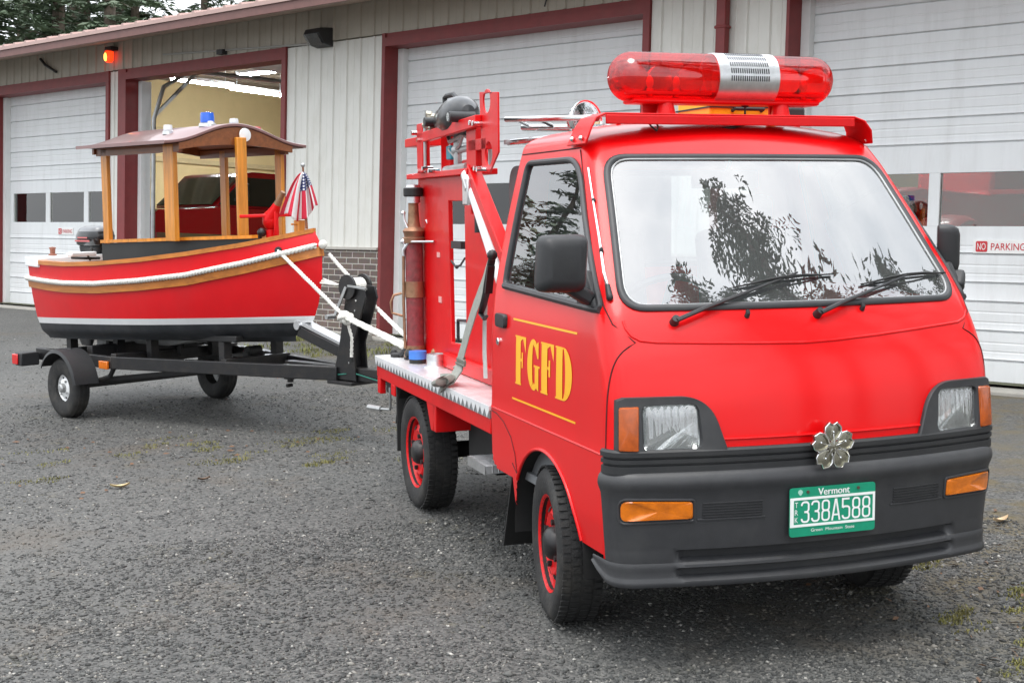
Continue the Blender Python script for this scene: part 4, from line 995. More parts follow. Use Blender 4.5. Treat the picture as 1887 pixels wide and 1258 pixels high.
LD = [[(.0, 0), (.5, 0), (.5, .035), (0, .035)], [(.06, .035), (.46, .035), (.46, .965), (.06, .965)], [(0, .965), (.5, .965), (.5, 1), (0, 1)]] + arcs(.5, .5, (.56, .5), (.14, .462), -90, 90, 18)
q = MB(); cnt = 0
def on_door(y, z, o): return (-(cabp(z)[1] + o), y, z)
for ch, y0, y1 in ((LF, .292, .178), (LG, .158, .040), (LF, .024, -.102), (LD, -.118, -.262)):
    for pc in ch:
        o_ = .0012 + .00006 * (cnt % 12); cnt += 1
        base = [(y0 + (y1 - y0) * u, .795 + .176 * v) for u, v in pc]
        dens = densify(base, .03)
        q.add([on_door(y, z, o_) for y, z in dens], [tuple(range(len(dens)))])
part('lettering', q, M['yellow'], doors[-1], smooth=0, label='yellow FGFD letters on the door')
for z in (1.0265, .7375):
    q = MB(); q.loft([[on_door(y, z - .0035, .0012), on_door(y, z + .0035, .0012)] for y in np.linspace(.326, -.302, 24)], closed=False); part('gilt_line', q, M['yellow'], doors[-1], smooth=0)
# headlamps
bez3 = [hit_px(cab_bvh, *p) for p in BEZ_PX]
def resample(P, n):
    P = [Vector(p) for p in P]; L_ = [0]
    for i in range(len(P)): L_.append(L_[-1] + (P[(i + 1) % len(P)] - P[i]).length)
    out = []; T = L_[-1]
    for k in range(n):
        s_ = T * k / n; i = max(j for j in range(len(P)) if L_[j] <= s_ + 1e-9); d_ = (L_[i + 1] - L_[i]) or 1
        out.append(P[i].lerp(P[(i + 1) % len(P)], (s_ - L_[i]) / d_))
    return out
def angle_order(P, Q, n=64):
    # match points of both outlines by angle about the inner outline's centre (in x, z)
    c = sum(Q, Vector()) / len(Q)
    def at(PP, a):
        best = None
        d = Vector((math.cos(a), math.sin(a)))
        for i in range(len(PP)):
            p, r_ = PP[i] - c, PP[(i + 1) % len(PP)] - c
            px_, rx_ = Vector((p.x, p.z)), Vector((r_.x, r_.z)); e = rx_ - px_
            den = d.x * (-e.y) + e.x * d.y
            if abs(den) < 1e-12: continue
            t = (px_.x * (-e.y) + e.x * px_.y) / den; s_ = (d.x * px_.y - d.y * px_.x) / den
            if t > 0 and -1e-6 <= s_ <= 1 + 1e-6: best = PP[i].lerp(PP[(i + 1) % len(PP)], s_)
        return best
    A = [2 * PI * k / n for k in range(n)]
    return [at(P, a) for a in A], [at(Q, a) for a in A]
NF = Vector((-.10, -1, .03)).normalized()
for sgn in (-1, 1):
    mx = lambda p: Vector((p.x * (1 if sgn < 0 else -1), p.y, p.z))
    ob, ib = angle_order(bez3, lens3)
    c = sum(ib, Vector()) / len(ib)
    def proj_surf(p, o):
        h, n = cast(cab_bvh, p + NF * .5, -NF)
        return (h + NF * o) if h is not None else p + NF * o
    rg = [[mx(p - NF * .004) for p in ob], [mx(p + NF * .011) for p in ob]]
    for t, o_ in ((.06, .015), (.5, .013), (.92, .012)): rg.append([mx(proj_surf(a.lerp(b, t), o_)) for a, b in zip(ob, ib)])
    rg.append([mx(b + NF * .004) for b in ib]); rg.append([mx(b - NF * .02) for b in ib])
    q = MB().loft(rg, closed=True); bz = part('headlight_bezel', q, M['blackplastic'], TR, smooth=40)
    q = MB().loft([[mx(c + (b - c) * s_ - NF * d_) for b in ib] for s_, d_ in ((1, .004), (.93, .03), (.8, .055), (.55, .075), (.25, .085))], closed=True, cap=True)
    hl = part('headlight', q, mat('lamp_reflector', (.95, .95, .95), .16, metal=1), TR, smooth=60)
    q = MB().tube([mx(c - NF * .08), mx(c - NF * .03)], .012, 10); q.ball(mx(c - NF * .03), .014, 10); part('lamp_bulb', q, M['lensglass'], hl)
    def lensf(p, t): 
        bul = .010 * (1 - t * t) + .0026 * math.sin((p.x) * 300)
        return mx(p + NF * (.004 + bul))
    rg = []
    for k in range(14):
        t = 1 - k / 14; rg.append([lensf(c + (b - c) * t, t) for b in ib])
    q = MB().loft(rg, closed=True, cap=True); part('headlight_lens', q, M['fluted'], hl, smooth=180)
    # amber corner lamp, wrapping a little round the side
    am = [(1140, 831), (1140, 750), (1178, 748), (1178, 832)]
    P = [hit_px(cab_bvh, *p) for p in densify(rounded(am, 4, 3), 6)]
    cc = sum(P, Vector()) / len(P); na = Vector((-.45, -.9, 0)).normalized()
    rg = [[mx(cc + (p - cc) * s_ + na * o_) for p in P] for s_, o_ in ((1, .0), (1, .012), (.94, .018), (.5, .022), (.1, .023))]
    q = MB().loft(rg, closed=True, cap=True); part('corner_lamp', q, M['amberdark'], TR, smooth=40)
# ribbed dark trim between body and bumper, and the bumper
def plan(off, yend, yf=-.672, w_=.664, c=.092, rc=.055, n=60):
    pts = []
    xe = w_ - rc
    h = [(xe * k / n, yf + c * (xe * k / n / w_) ** 2) for k in range(n + 1)]
    y1 = h[-1][1]; sl = 2 * c * xe / w_ ** 2
    P0, P1, P2 = (xe, y1), (w_, y1 + sl * rc), (w_, y1 + sl * rc + rc)
    for k in range(1, 15):
        t = k / 14; h.append(tuple((1 - t) ** 2 * P0[i] + 2 * t * (1 - t) * P1[i] + t * t * P2[i] for i in (0, 1)))
    ys = h[-1][1]
    if yend > ys:
        for k in range(1, 9): h.append((w_, ys + (yend - ys) * k / 8))
    full = [(-x, y) for x, y in reversed(h[1:])] + h
    out = []
    for i, p in enumerate(full):
        a, b = full[max(0, i - 1)], full[min(len(full) - 1, i + 1)]
        tx, ty = b[0] - a[0], b[1] - a[1]; L_ = math.hypot(tx, ty)
        out.append((p[0] + ty / L_ * (off if not callable(off) else off(p[0])), p[1] - tx / L_ * (off if not callable(off) else off(p[0]))))
    return out
rg = []
for off, z in ((-.03, .620), (.011, .622), (.011, .646), (.004, .649), (.004, .653), (.012, .655), (.012, .667), (.005, .670), (.005, .674), (.014, .676), (.014, .690), (.008, .697), (-.02, .697)):
    rg.append([(x, y, z) for x, y in plan(off, -.585, yf=-.690, w_=.694, c=.097)])
part('front_trim', MB().loft(rg, closed=False), M['darkplastic'], TR, smooth=35)
def sl_(a, b, x0=.50):   # slot depth only between the ends
    return lambda x: b if abs(x) < x0 - .03 else (a if abs(x) > x0 else a + (b - a) * (x0 - abs(x)) / .03)
def dip(a):              # shallow drop in the middle of the bumper's upper edge
    return a
prof = [(-.03, .632), (.006, .635), (.022, .632), (.035, .625), (.044, .614), (.048, .600), (.048, .588), (.044, .575), (.038, .56), (.035, .53), (.032, .49), (.029, .445), (.025, .395), (.024, .386), (sl_(.024, -.004), .379), (sl_(.023, -.010), .356), (sl_(.022, .016), .346)]
rg = [[(x, y, z) for x, y in plan(off, -.548)] for off, z in prof]
bmb = MB().loft(rg, closed=False)
def taper(y, z):
    t = min(1, max(0, (y + .60) / .17)); return z + (.338 - z) * t * t * .7
prof2 = [(sl_(.022, .016), .3455), (.024, .339), (.025, .330), (sl_(.024, -.002), .321), (sl_(.024, -.004), .302), (sl_(.025, .018), .296), (.029, .288), (.030, .279), (.026, .271), (-.01, .266)]
rg = [[(x, y, taper(y, z)) for x, y in plan(off, -.43)] for off, z in prof2]
lmb = MB().loft(rg, closed=False)
n_ = len(rg[0])
bump = part('bumper', bmb, M['blackplastic'], TR, smooth=40)
part('bumper_lip', lmb, M['blackplastic'], bump, smooth=40)
bvh_b = BVHTree.FromPolygons([Vector(v) for v in bmb.v], bmb.f)
# side end caps and lower wrap of the bumper
def patch_px(bvh, px, off, name, mt, parent, mirror, bulge=0.0, base=.0):
    P = [cast(bvh, CAMP, ray(*p))[0] for p in px]
    c = sum(P, Vector()) / len(P)
    n = Vector((-.3, -1, 0)).normalized() if not mirror else Vector((-.18, -1, 0)).normalized()
    rg = [[p + n * base for p in P], [p + n * off for p in P], [c + (p - c) * .93 + n * (off + bulge * .7) for p in P], [c + (p - c) * .5 + n * (off + bulge) for p in P], [c + (p - c) * .1 + n * (off + bulge) for p in P]]
    for sgn in ((1, -1) if mirror else (1,)):
        q = MB().loft([[Vector((p.x * sgn, p.y, p.z)) for p in r_] for r_ in rg], closed=True, cap=True)
        part(name, q, mt, parent, smooth=35)
lamp_px = densify(rounded([(1143, 924), (1276, 924), (1276, 955), (1143, 961)], [14, 6, 6, 14], 5), 8)
patch_px(bvh_b, lamp_px, .004, 'bumper_lamp', M['amber'], bump, True, .006, -.004)
lip_px = densify(rounded([(1139, 920), (1279, 920), (1279, 959), (1139, 966)], [16, 6, 6, 16], 5), 8)
P = [cast(bvh_b, CAMP, ray(*p))[0] for p in lip_px]
for sgn in (1, -1):
    q = MB().tube([Vector((p.x * sgn, p.y - .002, p.z)) for p in P], .004, 6, closed=True); part('lamp_rim', q, M['blackplastic'], bump)
for sgn in (1, -1):                                          # fine louvres beside each lamp
    q = MB()
    for k in range(6):
        pts = [cast(bvh_b, (sgn * x, -3, .487 + k * .0085), (0, 1, 0))[0] for x in np.linspace(.425, .235, 12)]
        q.tube([p + Vector((0, -.001, 0)) for p in pts], .0026, 6)
    part('bumper_louvre', q, M['darkplastic'], bump)
    pts = [cast(bvh_b, (sgn * x, -3, .479), (0, 1, 0))[0] for x in np.linspace(.44, .225, 12)]
    q = MB().tube(pts, .0035, 6); part('louvre_lip', q, M['blackplastic'], bump)
# number plate
PY = front_y(0, .5) - .033
cz = .487
fr = frame(Vector((1, 0, 0)), Vector((0, 0, 1)), Vector((0, -1, 0)), Vector((0, -.7185, cz)))
def rrect(hw, hh, r_, n=4): return rounded([(-hw, -hh), (hw, -hh), (hw, hh), (-hw, hh)], r_, n)
q = MB().prism(rrect(.1525, .0765, .011), (0, -.7185, cz), (1, 0, 0), (0, 0, 1), (0, -1, 0), -.004, 0.0); pl = part('license_plate', q, M['plategreen'], TR)
q = MB().prism([(-.1515, -.046), (.1515, -.046), (.1515, .046), (-.1515, .046)], (0, -.7185, cz), (1, 0, 0), (0, 0, 1), (0, -1, 0), .0002, .0012, holes=[[(-.139, -.038), (-.139, .038), (.1435, .038), (.1435, -.038)]]); part('plate_border', q, M['platewhite'], pl, smooth=0)
def stroke(mb, pts, wd, o):
    # flat ribbon along a polyline with mitred joints, in plate coordinates
    P = [Vector(p) for p in pts]; n = len(P); L_, R_ = [], []
    clo = (P[0] - P[-1]).length < 1e-6
    for i in range(n):
        a = P[i - 1] if i > 0 else (P[-2] if clo else None); b = P[i + 1] if i < n - 1 else (P[1] if clo else None)
        d1 = (P[i] - a).normalized() if a is not None else (b - P[i]).normalized(); d2 = (b - P[i]).normalized() if b is not None else d1
        t = (d1 + d2).normalized(); nn = Vector((-t.y, t.x)); k = 1 / max(.4, nn.dot(Vector((-d1.y, d1.x))))
        L_.append(P[i] + nn * wd / 2 * k); R_.append(P[i] - nn * wd / 2 * k)
    vs = [fr @ Vector((p.x, p.y, o)) for p in L_ + R_]
    mb.add(vs, [(i, i + 1, n + i + 1, n + i) for i in range(n - 1)])
def half_o(x0, x1, y0, y1, which, r_):
    pts = []
    def corner(cx, cy, a0):
        return [(cx + r_ * math.cos(R(a0 + 90 * k / 5)), cy + r_ * math.sin(R(a0 + 90 * k / 5))) for k in range(6)]
    tl, tr_, br, bl = corner(x0 + r_, y1 - r_, 90), corner(x1 - r_, y1 - r_, 0), corner(x1 - r_, y0 + r_, 270), corner(x0 + r_, y0 + r_, 180)
    return tl, tr_, br, bl
def digit(mb, ch, x, y, w_, h, wd, o):
    x0, x1, y0, y1 = x + wd / 2, x + w_ - wd / 2, y + wd / 2, y + h - wd / 2; ym = (y0 + y1) / 2; r_ = w_ * .3
    tl, tr_, br, bl = half_o(x0, x1, y0, y1, None, r_)
    if ch == '8':
        for (a, b, rr_) in ((y0, ym, r_), (ym, y1, r_)):
            c = half_o(x0 + (.0006 if a == ym else 0), x1 - (.0006 if a == ym else 0), a, b, None, rr_); pts = c[1] + list(c[0]) + list(c[3]) + list(c[2]); pts.append(pts[0]); stroke(mb, pts, wd, o + (.0001 if a == ym else 0))
    elif ch == '3':
        c = half_o(x0, x1, ym, y1, None, r_); up_ = [(x0, y1 - .16 * h)] + list(reversed(c[0])) + list(reversed(c[1])) + list(reversed(c[2])) + [(x0 + .3 * w_, ym)]
        stroke(mb, up_, wd, o)
        c = half_o(x0, x1, y0, ym, None, r_); lo = [(x0 + .3 * w_, ym)] + list(reversed(c[1])) + list(reversed(c[2])) + list(reversed(c[3])) + [(x0, y0 + .16 * h)]
        stroke(mb, lo, wd, o + .0001)
    elif ch == '5':
        stroke(mb, [(x1, y1), (x0, y1), (x0, ym + .05 * h)], wd, o)
        c = half_o(x0, x1, y0, ym + .1 * h, None, r_); lo = [(x0, ym + .05 * h), (x0 + .2 * w_, ym + .1 * h)] + list(reversed(c[1])) + list(reversed(c[2])) + list(reversed(c[3])) + [(x0, y0 + .16 * h)]
        stroke(mb, lo, wd, o + .0001)
    elif ch == 'A':
        xm = (x0 + x1) / 2; stroke(mb, [(x0 - wd * .2, y), (xm - wd * .15, y + h)], wd, o); stroke(mb, [(x1 + wd * .2, y), (xm + wd * .15, y + h)], wd, o + .0001); stroke(mb, [(x0 + .12 * w_, y + .26 * h), (x1 - .12 * w_, y + .26 * h)], wd * .9, o + .0002)
q = MB()
for i, ch in enumerate('338A588'): digit(q, ch, -.114 + i * .0364, -.034, .0305, .068, .0062, .0008)
part('plate_number', q, M['platewhite'], pl, smooth=0)
for i, ch in enumerate('TRK'): part('plate_letter', text_mesh(ch, .0165, fr @ Matrix.Translation((-.1295, .0235 - i * .0235, 0)), .0008, .011), M['platewhite'], pl, smooth=0)
part('plate_lettering', text_mesh('Vermont', .0215, fr @ Matrix.Translation((.003, .0605, 0)), .0008, .112), M['platewhite'], pl, smooth=0)
for i in range(2): part('plate_lettering', text_mesh('Vermont', .0215, fr @ Matrix.Translation((.003 + (.0008, -.0008)[i], .0605, 0)), .0009 + .0001 * i, .112), M['platewhite'], pl, smooth=0)
part('plate_lettering', text_mesh('Green  Mountain  State', .0095, fr @ Matrix.Translation((0, -.0585, 0)), .0008, .155), M['platewhite'], pl, smooth=0)
q = MB(); q.prism([(.0, -.008), (.004, -.006), (.009, .002), (.006, .008), (.0, .011), (-.006, .008), (-.009, .002), (-.004, -.006)], fr @ Vector((-.116, .0605, 0)), (1, 0, 0), (0, 0, 1), (0, -1, 0), .0004, .0008); part('plate_emblem', q, mat('pale_green', (.35, .6, .5), .5), pl)
M['rustbolt'] = mat('rusty_bolt', (.12, .08, .06), .6, metal=.6)
for sx in (-.09, .09):
    q = MB(); q.cyl(fr @ Vector((sx, .0625, 0)), fr @ Vector((sx, .0625, .003)), .005, n=10); part('plate_bolt', q, M['rustbolt'], pl)
# cherry blossom emblem: five notched petals round a centre
M['emblem'] = mat('weathered_bright_metal', (0.42, 0.41, 0.34), 0.25, metal=1, var=0.2, vscale=30, rvar=.08)
EC = Vector((-.015, -.738, .690))
q = MB(); rim = MB()
def petal(a, s_=.074):
    pts = [(0, .012), (-.018, .026), (-.029, .044), (-.027, .060), (-.013, .0735), (0, .066), (.013, .0735), (.027, .060), (.029, .044), (.018, .026)]
    ca, sa = math.cos(a), math.sin(a)
    return [Vector((EC.x + x * ca - y * sa, 0, EC.z + x * sa + y * ca)) for x, y in pts]
for k in range(5):
    P = petal(2 * PI * k / 5); c = sum(P, Vector()) / len(P); lift = .002 * (k % 2)
    rg = [[Vector((p.x, EC.y + .012, p.z)) for p in P], [Vector((p.x, EC.y - lift, p.z)) for p in P], [Vector((c.x + (p.x - c.x) * .86, EC.y - .001 - lift, c.z + (p.z - c.z) * .86)) for p in P], [Vector((c.x + (p.x - c.x) * .8, EC.y + .004 - lift, c.z + (p.z - c.z) * .8)) for p in P], [Vector((c.x + (p.x - c.x) * .1, EC.y + .002 - lift, c.z + (p.z - c.z) * .1)) for p in P]]
    q.loft(rg, closed=True, cap=True)
    rim.tube([Vector((p.x, EC.y - .001 - lift, p.z)) for p in P], .0022, 6, closed=True)
q.lathe([(.02, -.008), (.018, .004), (.0, .006)], EC, (0, -1, 0), n=20)
em = part('front_emblem', q, M['emblem'], TR, smooth=30, label='cherry blossom shaped metal emblem'); part('emblem_edge', rim, M['chrome'], em)
q = MB()
for k in range(5):
    a = 2 * PI * k / 5; q.ball((EC.x - math.sin(a) * .045, EC.y - .0005, EC.z + math.cos(a) * .045), .004, 8)
    q.tube([(EC.x - math.sin(a) * .008, EC.y - .006, EC.z + math.cos(a) * .008), (EC.x - math.sin(a) * .04, EC.y - .003, EC.z + math.cos(a) * .04)], .0016, 6)
part('emblem_stamen', q, M['chrome'], em)
# wipers and washer nozzles
def wiper(pv, bend, tip0, tip1):
    a = hit_px(cab_bvh, *pv, .018)
    def g_(u, v, o):
        p = hit_px(cab_bvh, u, v, o)
        return p
    b = g_(*bend, .03); c0, c1 = g_(*tip0, .012), g_(*tip1, .012)
    q = MB(); q.cyl(hit_px(cab_bvh, *pv, -.01), hit_px(cab_bvh, *pv, .03), .016, .012, 14)
    q.tube([a + Vector((0, -.01, 0)), a.lerp(b, .22) + Vector((0, -.012, .004)), a.lerp(b, .55), b], [.011, .0105, .008, .005], 8, flat=.7)
    o = part('wiper', q, M['darkplastic'], TR)
    q = MB(); n = 16; pts = [hit_px(cab_bvh, tip0[0] + (tip1[0] - tip0[0]) * k / n, tip0[1] + (tip1[1] - tip0[1]) * k / n - 4 * math.sin(PI * k / n), .010) for k in range(n + 1)]
    q.tube(pts, .0045, 6, flat=.6); 
    mid = pts[n // 2]; q.tube([pts[2] + Vector((0, -.004, 0)), pts[5] + Vector((0, -.016, .006)), mid + Vector((0, -.02, .008)), pts[11] + Vector((0, -.016, .006)), pts[14] + Vector((0, -.004, 0))], .0035, 6)
    part('wiper_blade', q, M['rubber'], o)
# the holes cut for the glass do not matter to cab_bvh, which is the whole skin
wiper((1242, 594), (1462, 512), (1349, 533), (1532, 508))
wiper((1505, 580), (1660, 517), (1584, 527), (1738, 505))
for p in ((1376, 583), (1588, 570)):
    a = hit_px(cab_bvh, *p, 0); q = MB(); q.tube([a, a + Vector((0, -.008, .012)), a + Vector((0, -.006, .022))], [.009, .008, .006], 10); part('washer_nozzle', q, M['darkplastic'], TR)
# antenna folded along the pillar
A = [hit_px(cab_bvh, u, v, .008) for u, v in ((1086, 312), (1094, 370), (1105, 440), (1114, 505), (1120, 532))]
q = MB(); q.tube(A, [.003, .003, .0038, .0045, .005], 8); an = part('antenna', q, M['chrome'], TR)
q = MB(); a = hit_px(cab_bvh, 1120, 528, .01); b = hit_px(cab_bvh, 1124, 550, .008); q.tube([a, b], [.008, .011], 10); q.ball(b, .012, 10); a = hit_px(cab_bvh, 1109, 465, .007); q.ball(a, .008, 8, (1, 1, 1.8)); a = hit_px(cab_bvh, 1095, 371, .006); q.ball(a, .008, 8); part('antenna_base', q, M['darkplastic'], an)
# cabin inside
q = MB(); q.prism([(-.46, .74), (-.46, 1.03), (-.43, 1.065), (-.30, 1.05), (-.22, 1.0), (-.22, .74)], (0, 0, 0), (0, 1, 0), (0, 0, 1), (1, 0, 0), -.60, .60); part('dashboard', q, M['interior'], TR, bev=.015)
q = MB(); q.bx(-.66, .66, -.55, .58, .44, .47); q.bx(-.64, .64, .0, .58, .47, .68); part('cab_floor', q, M['interior'], TR)
for sx in (-.34, .34):
    q = MB(); q.bx(sx - .23, sx + .23, -.05, .40, .69, .81); st = part('seat', q, M['seat'], TR, bev=.04)
    q = MB(); q.box((sx, .42, 1.06), (.44, .1, .56), Matrix.Rotation(R(-10), 3, 'X')); q.box((sx, .485, 1.40), (.24, .07, .15), Matrix.Rotation(R(-8), 3, 'X')); part('backrest', q, M['seat'], st, bev=.035)
q = MB(); cst = Vector((-.34, -.16, 1.06)); axs = Vector((0, .75, .66)).normalized(); e1 = Vector((1, 0, 0)); e2 = axs.cross(e1)
q.tube([cst + (e1 * math.cos(a) + e2 * math.sin(a)) * .185 for a in np.linspace(0, 2 * PI, 40, endpoint=False)], .013, 8, closed=True)
for a in (0, PI, PI * 1.5): q.tube([cst - axs * .03, cst + (e1 * math.cos(a) + e2 * math.sin(a)) * .18], .012, 6)
q.cyl(cst - axs * .3, cst - axs * .02, .025); part('steering_wheel', q, M['darkplastic'], TR)
q = MB(); q.bx(-.13, .13, .0, .015, 1.49, 1.555); q.tube([(0, .0, 1.53), (0, -.04, 1.6)], .008, 6); part('rear_view_mirror', q, M['darkplastic'], TR, bev=.006)
# rack and light bar
def rackfoot(s_):
    poly = rounded([(.105, -.105), (-.085, -.12), (-.13, .0), (.09, .0)], [.01, .01, .04, .04], 5)
    q = MB(); q.prism([(p[0], p[1]) for p in poly], (s_ * .545, .0, 1.742), (0, 1, 0), (0, 0, 1), (s_, 0, 0), 0, .008); return q
q = MB(); yb = -.035
pth = [(-.57, yb + .02, 1.636), (-.555, yb, 1.69), (-.535, yb, 1.722), (-.50, yb, 1.735), (.46, yb, 1.735), (.495, yb, 1.722), (.515, yb, 1.69), (.53, yb + .02, 1.645)]
hw = .068
rg = []
for (x, y, z), wd in zip(pth, (.085, .08, .07, .062, .062, .07, .08, .085)):
    k = len(rg); t = Vector(pth[min(k + 1, 7)]) - Vector(pth[max(0, k - 1)]); n = Vector((-t.z, 0, t.x)).normalized()
    P = Vector((x, y, z)); Y_ = Vector((0, 1, 0))
    rg.append([P - Y_ * wd + n * .0, P - Y_ * wd + n * .007, P + Y_ * wd + n * .007, P + Y_ * wd])
q.loft(rg, closed=True, cap=True)
q.bx(-.5, .46, yb - .064, yb - .056, 1.704, 1.735)
rk = part('roof_rack', q, M['redsteel'], TR, bev=.003)
q = MB()
for sx in (-1, 1):
    for dy in (-.05, .03): q.ball((-.577 if sx < 0 else .532, yb + .02 + dy, 1.658), .009, 10)
part('rack_bolt', q, M['chrome'], rk)
LBY, LBZ, LR = .02, 1.872, .086
def lbx(x): return (x, LBY, LBZ)
def capsule(x0, x1, end0, end1, r_, mb):
    prof_ = []
    if end0: prof_ += [(r_ * math.sin(a), x0 + .078 - .078 * math.cos(a)) for a in np.linspace(.02, PI / 2, 10)]
    else: prof_.append((r_, x0))
    if end1: prof_ += [(r_ * math.cos(a), x1 - .078 + .078 * math.sin(a)) for a in np.linspace(0, PI / 2 - .02, 10)]
    else: prof_.append((r_, x1))
    mb.lathe(prof_, (0, LBY, LBZ), (1, 0, 0), n=40)
q = MB(); q.bx(-.37, .36, LBY - .05, LBY + .05, 1.781, 1.800); lb = part('light_bar', q, M['redsteel'], TR, bev=.012)
for a, b, e0, e1 in ((-.438, -.060, 1, 0), (.174, .426, 0, 1)):
    q = MB(); capsule(a, b, e0, e1, LR, q); part('light_dome', q, M['lightbar'], lb, smooth=50)
q = MB(); capsule(-.060, .174, 0, 0, LR + .003, q); part('speaker_band', q, M['alu'], lb, smooth=50)
q = MB()
for k in range(-1, 5):
    for j in range(18):
        a = R(14 + k * 17); x = -.015 + j * .0085
        n = Vector((0, -math.cos(a), math.sin(a))); p = Vector((x, LBY, LBZ)) + n * (LR + .0035); tt = Vector((0, math.sin(a), math.cos(a)))
        q.box(p, (.0038, .018, .0012), Matrix((Vector((1, 0, 0)), tt, n)).transposed())
part('speaker_grille', q, M['darkplastic'], lb, smooth=0)
M['reflector'] = mat('orange_red_reflector', (0.95, 0.35, 0.2), 0.25, metal=0.7, var=.3, vscale=20)
q = MB()
for x in (-.35, -.26, -.14, .25, .36):
    ax_ = Vector((rnd.uniform(-.6, .6), -1, rnd.uniform(-.2, .3)))
    q.lathe([(.0, -.035), (.025, -.028), (.042, -.008), (.05, .02)], (x, LBY, LBZ - .005), ax_, n=16)
part('rotating_reflector', q, M['reflector'], lb)
q = MB()
for x in (-.30, -.20, .30): q.ball((x, LBY - .03, LBZ - .02), .018, 10, (.8, .8, 1.3)); q.cyl((x, LBY - .03, LBZ - .07), (x, LBY - .03, LBZ - .04), .012, n=10)
part('lamp_bulb', q, mat('bulb_orange', (.9, .3, .1), .25, coat=.5), lb)
for x in (-.235, .215):
    q = MB(); q.lathe([(.036, 1.738), (.034, 1.75), (.026, 1.785)], (x, LBY - .02, 0)); q.ball((x + .02, LBY - .05, 1.74), .008, 8); part('light_bar_foot', q, M['redsteel'], lb)
q = MB(); q.bx(-.30, -.22, .05, .06, 1.738, 1.79); q.bx(.20, .27, .05, .06, 1.738, 1.79); part('mount_plate', q, M['redsteel'], lb)
q = MB(); q.tube([(-.33, yb, 1.73), (-.32, yb - .03, 1.70), (-.30, yb - .03, 1.685), (-.28, yb, 1.70), (-.285, yb + .02, 1.73)], .0035, 6); q.tube([(.1, yb, 1.73), (.06, yb, 1.715), (.0, yb - .02, 1.70), (-.05, yb, 1.695)], .005, 6); q.tube([(.09, .03, 1.735), (.09, .03, 1.79)], .004, 6); q.ball((.09, .03, 1.782), .012, 8, (1.4, 1, .6)); part('wiring', q, M['darkplastic'], lb)
q = MB()
for k in range(7):                                            # raised strakes pressed in the roof
    x = -.36 + k * .12; q.tube([(x, y, 1.694 + .036 * (1 - (x / .56) ** 2) + .0) for y in np.linspace(.12, .5, 8)], .009, 8, flat=.6)
part('roof_strake', q, M['paint'], TR)
q = MB(); q.bx(-.40, -.07, LBY - .045, LBY + .045, 1.812, 1.822); part('dome_brightener', q, M['alu'], lb)  # bright plates added inside the domes to lighten the red lenses
q = MB(); q.bx(.185, .39, LBY - .045, LBY + .045, 1.812, 1.822); part('dome_brightener', q, M['alu'], lb)
# wheels
def wheel(x, y, sgn, steer):
    c = Vector((x, y, .268)); ax_ = (sgn, 0, 0)
    def st(mb):
        rot = Matrix.Translation(c) @ Matrix.Rotation(R(steer), 4, 'Z') @ Matrix.Translation(-c)
        mb.v = [tuple(rot @ Vector(v)) for v in mb.v]; return mb
    q = MB(); q.lathe([(.162, -.06), (.185, -.072), (.225, -.078), (.248, -.074), (.262, -.062), (.267, -.045), (.268, 0), (.267, .045), (.262, .062), (.248, .074), (.225, .078), (.185, .072), (.162, .06)], c, ax_, n=56, closed=True)
    wo = part('wheel', st(q), M['tyre'], TR, smooth=50)
    q = MB()
    for k in range(60):
        a = 2 * PI * k / 60
        for j, xo in enumerate((-.055, -.02, .02, .055)):
            aa = a + (j % 2) * PI / 60; p = c + Vector((sgn * xo, math.cos(aa) * .2675, math.sin(aa) * .2675)); n = Vector((0, math.cos(aa), math.sin(aa)))
            if p.z < .012: continue
            q.box(p, (.028, .018, .006), Matrix((Vector((1, 0, 0)), n.cross(Vector((1, 0, 0))), n)).transposed())
    part('tread', st(q), M['tyre'], wo, smooth=0)
    q = MB(); q.lathe([(.160, .058), (.170, .066), (.172, .060), (.166, .052), (.158, .035), (.150, .0), (.155, -.055), (.150, -.055), (.142, .01), (.138, .032), (.128, .042), (.105, .052), (.085, .046), (.06, .04), (.0, .04)], c, ax_, n=40, cap0=False)
    part('rim', st(q), M['redsteel'], wo, smooth=40)
    q = MB(); q.lathe([(.1450, .024), (.1385, .033), (.1380, .0315), (.1445, .022)], c, ax_, n=40, closed=True); part('rim_gap', st(q), M['under'], wo)
    q = MB(); q.lathe([(.060, .04), (.056, .060), (.046, .072), (.030, .079), (.0, .08)], c, ax_, n=24)
    for k in range(4):
        a = 2 * PI * k / 4 + .4; q.cyl(c + Vector((sgn * .046, math.cos(a) * .088, math.sin(a) * .088)), c + Vector((sgn * .060, math.cos(a) * .088, math.sin(a) * .088)), .011, n=8)
    part('hub', st(q), M['blacksteel'], wo)
    q = MB()
    for k in range(8):
        a = 2 * PI * (k + .5) / 8; p = c + Vector((sgn * .020, math.cos(a) * .119, math.sin(a) * .119)); tt = Vector((0, -math.sin(a), math.cos(a))); nn = Vector((sgn, 0, 0)) + Vector((0, math.cos(a), math.sin(a))) * .25; ol = [p + tt * math.cos(b) * .021 + Vector((sgn * -.25 * 0, math.cos(a), math.sin(a))) * math.sin(b) * .0105 + Vector((sgn * (.0295 - math.sin(b) * .0046), 0, 0)) for b in np.linspace(0, 2 * PI, 14, endpoint=False)]; q.add(ol, [tuple(range(14))])
    part('rim_slot', st(q), M['under'], wo)
for s_ in (-1, 1):
    wheel(s_ * .612, .0, s_, -9); wheel(s_ * .592, 1.885, s_, 0)
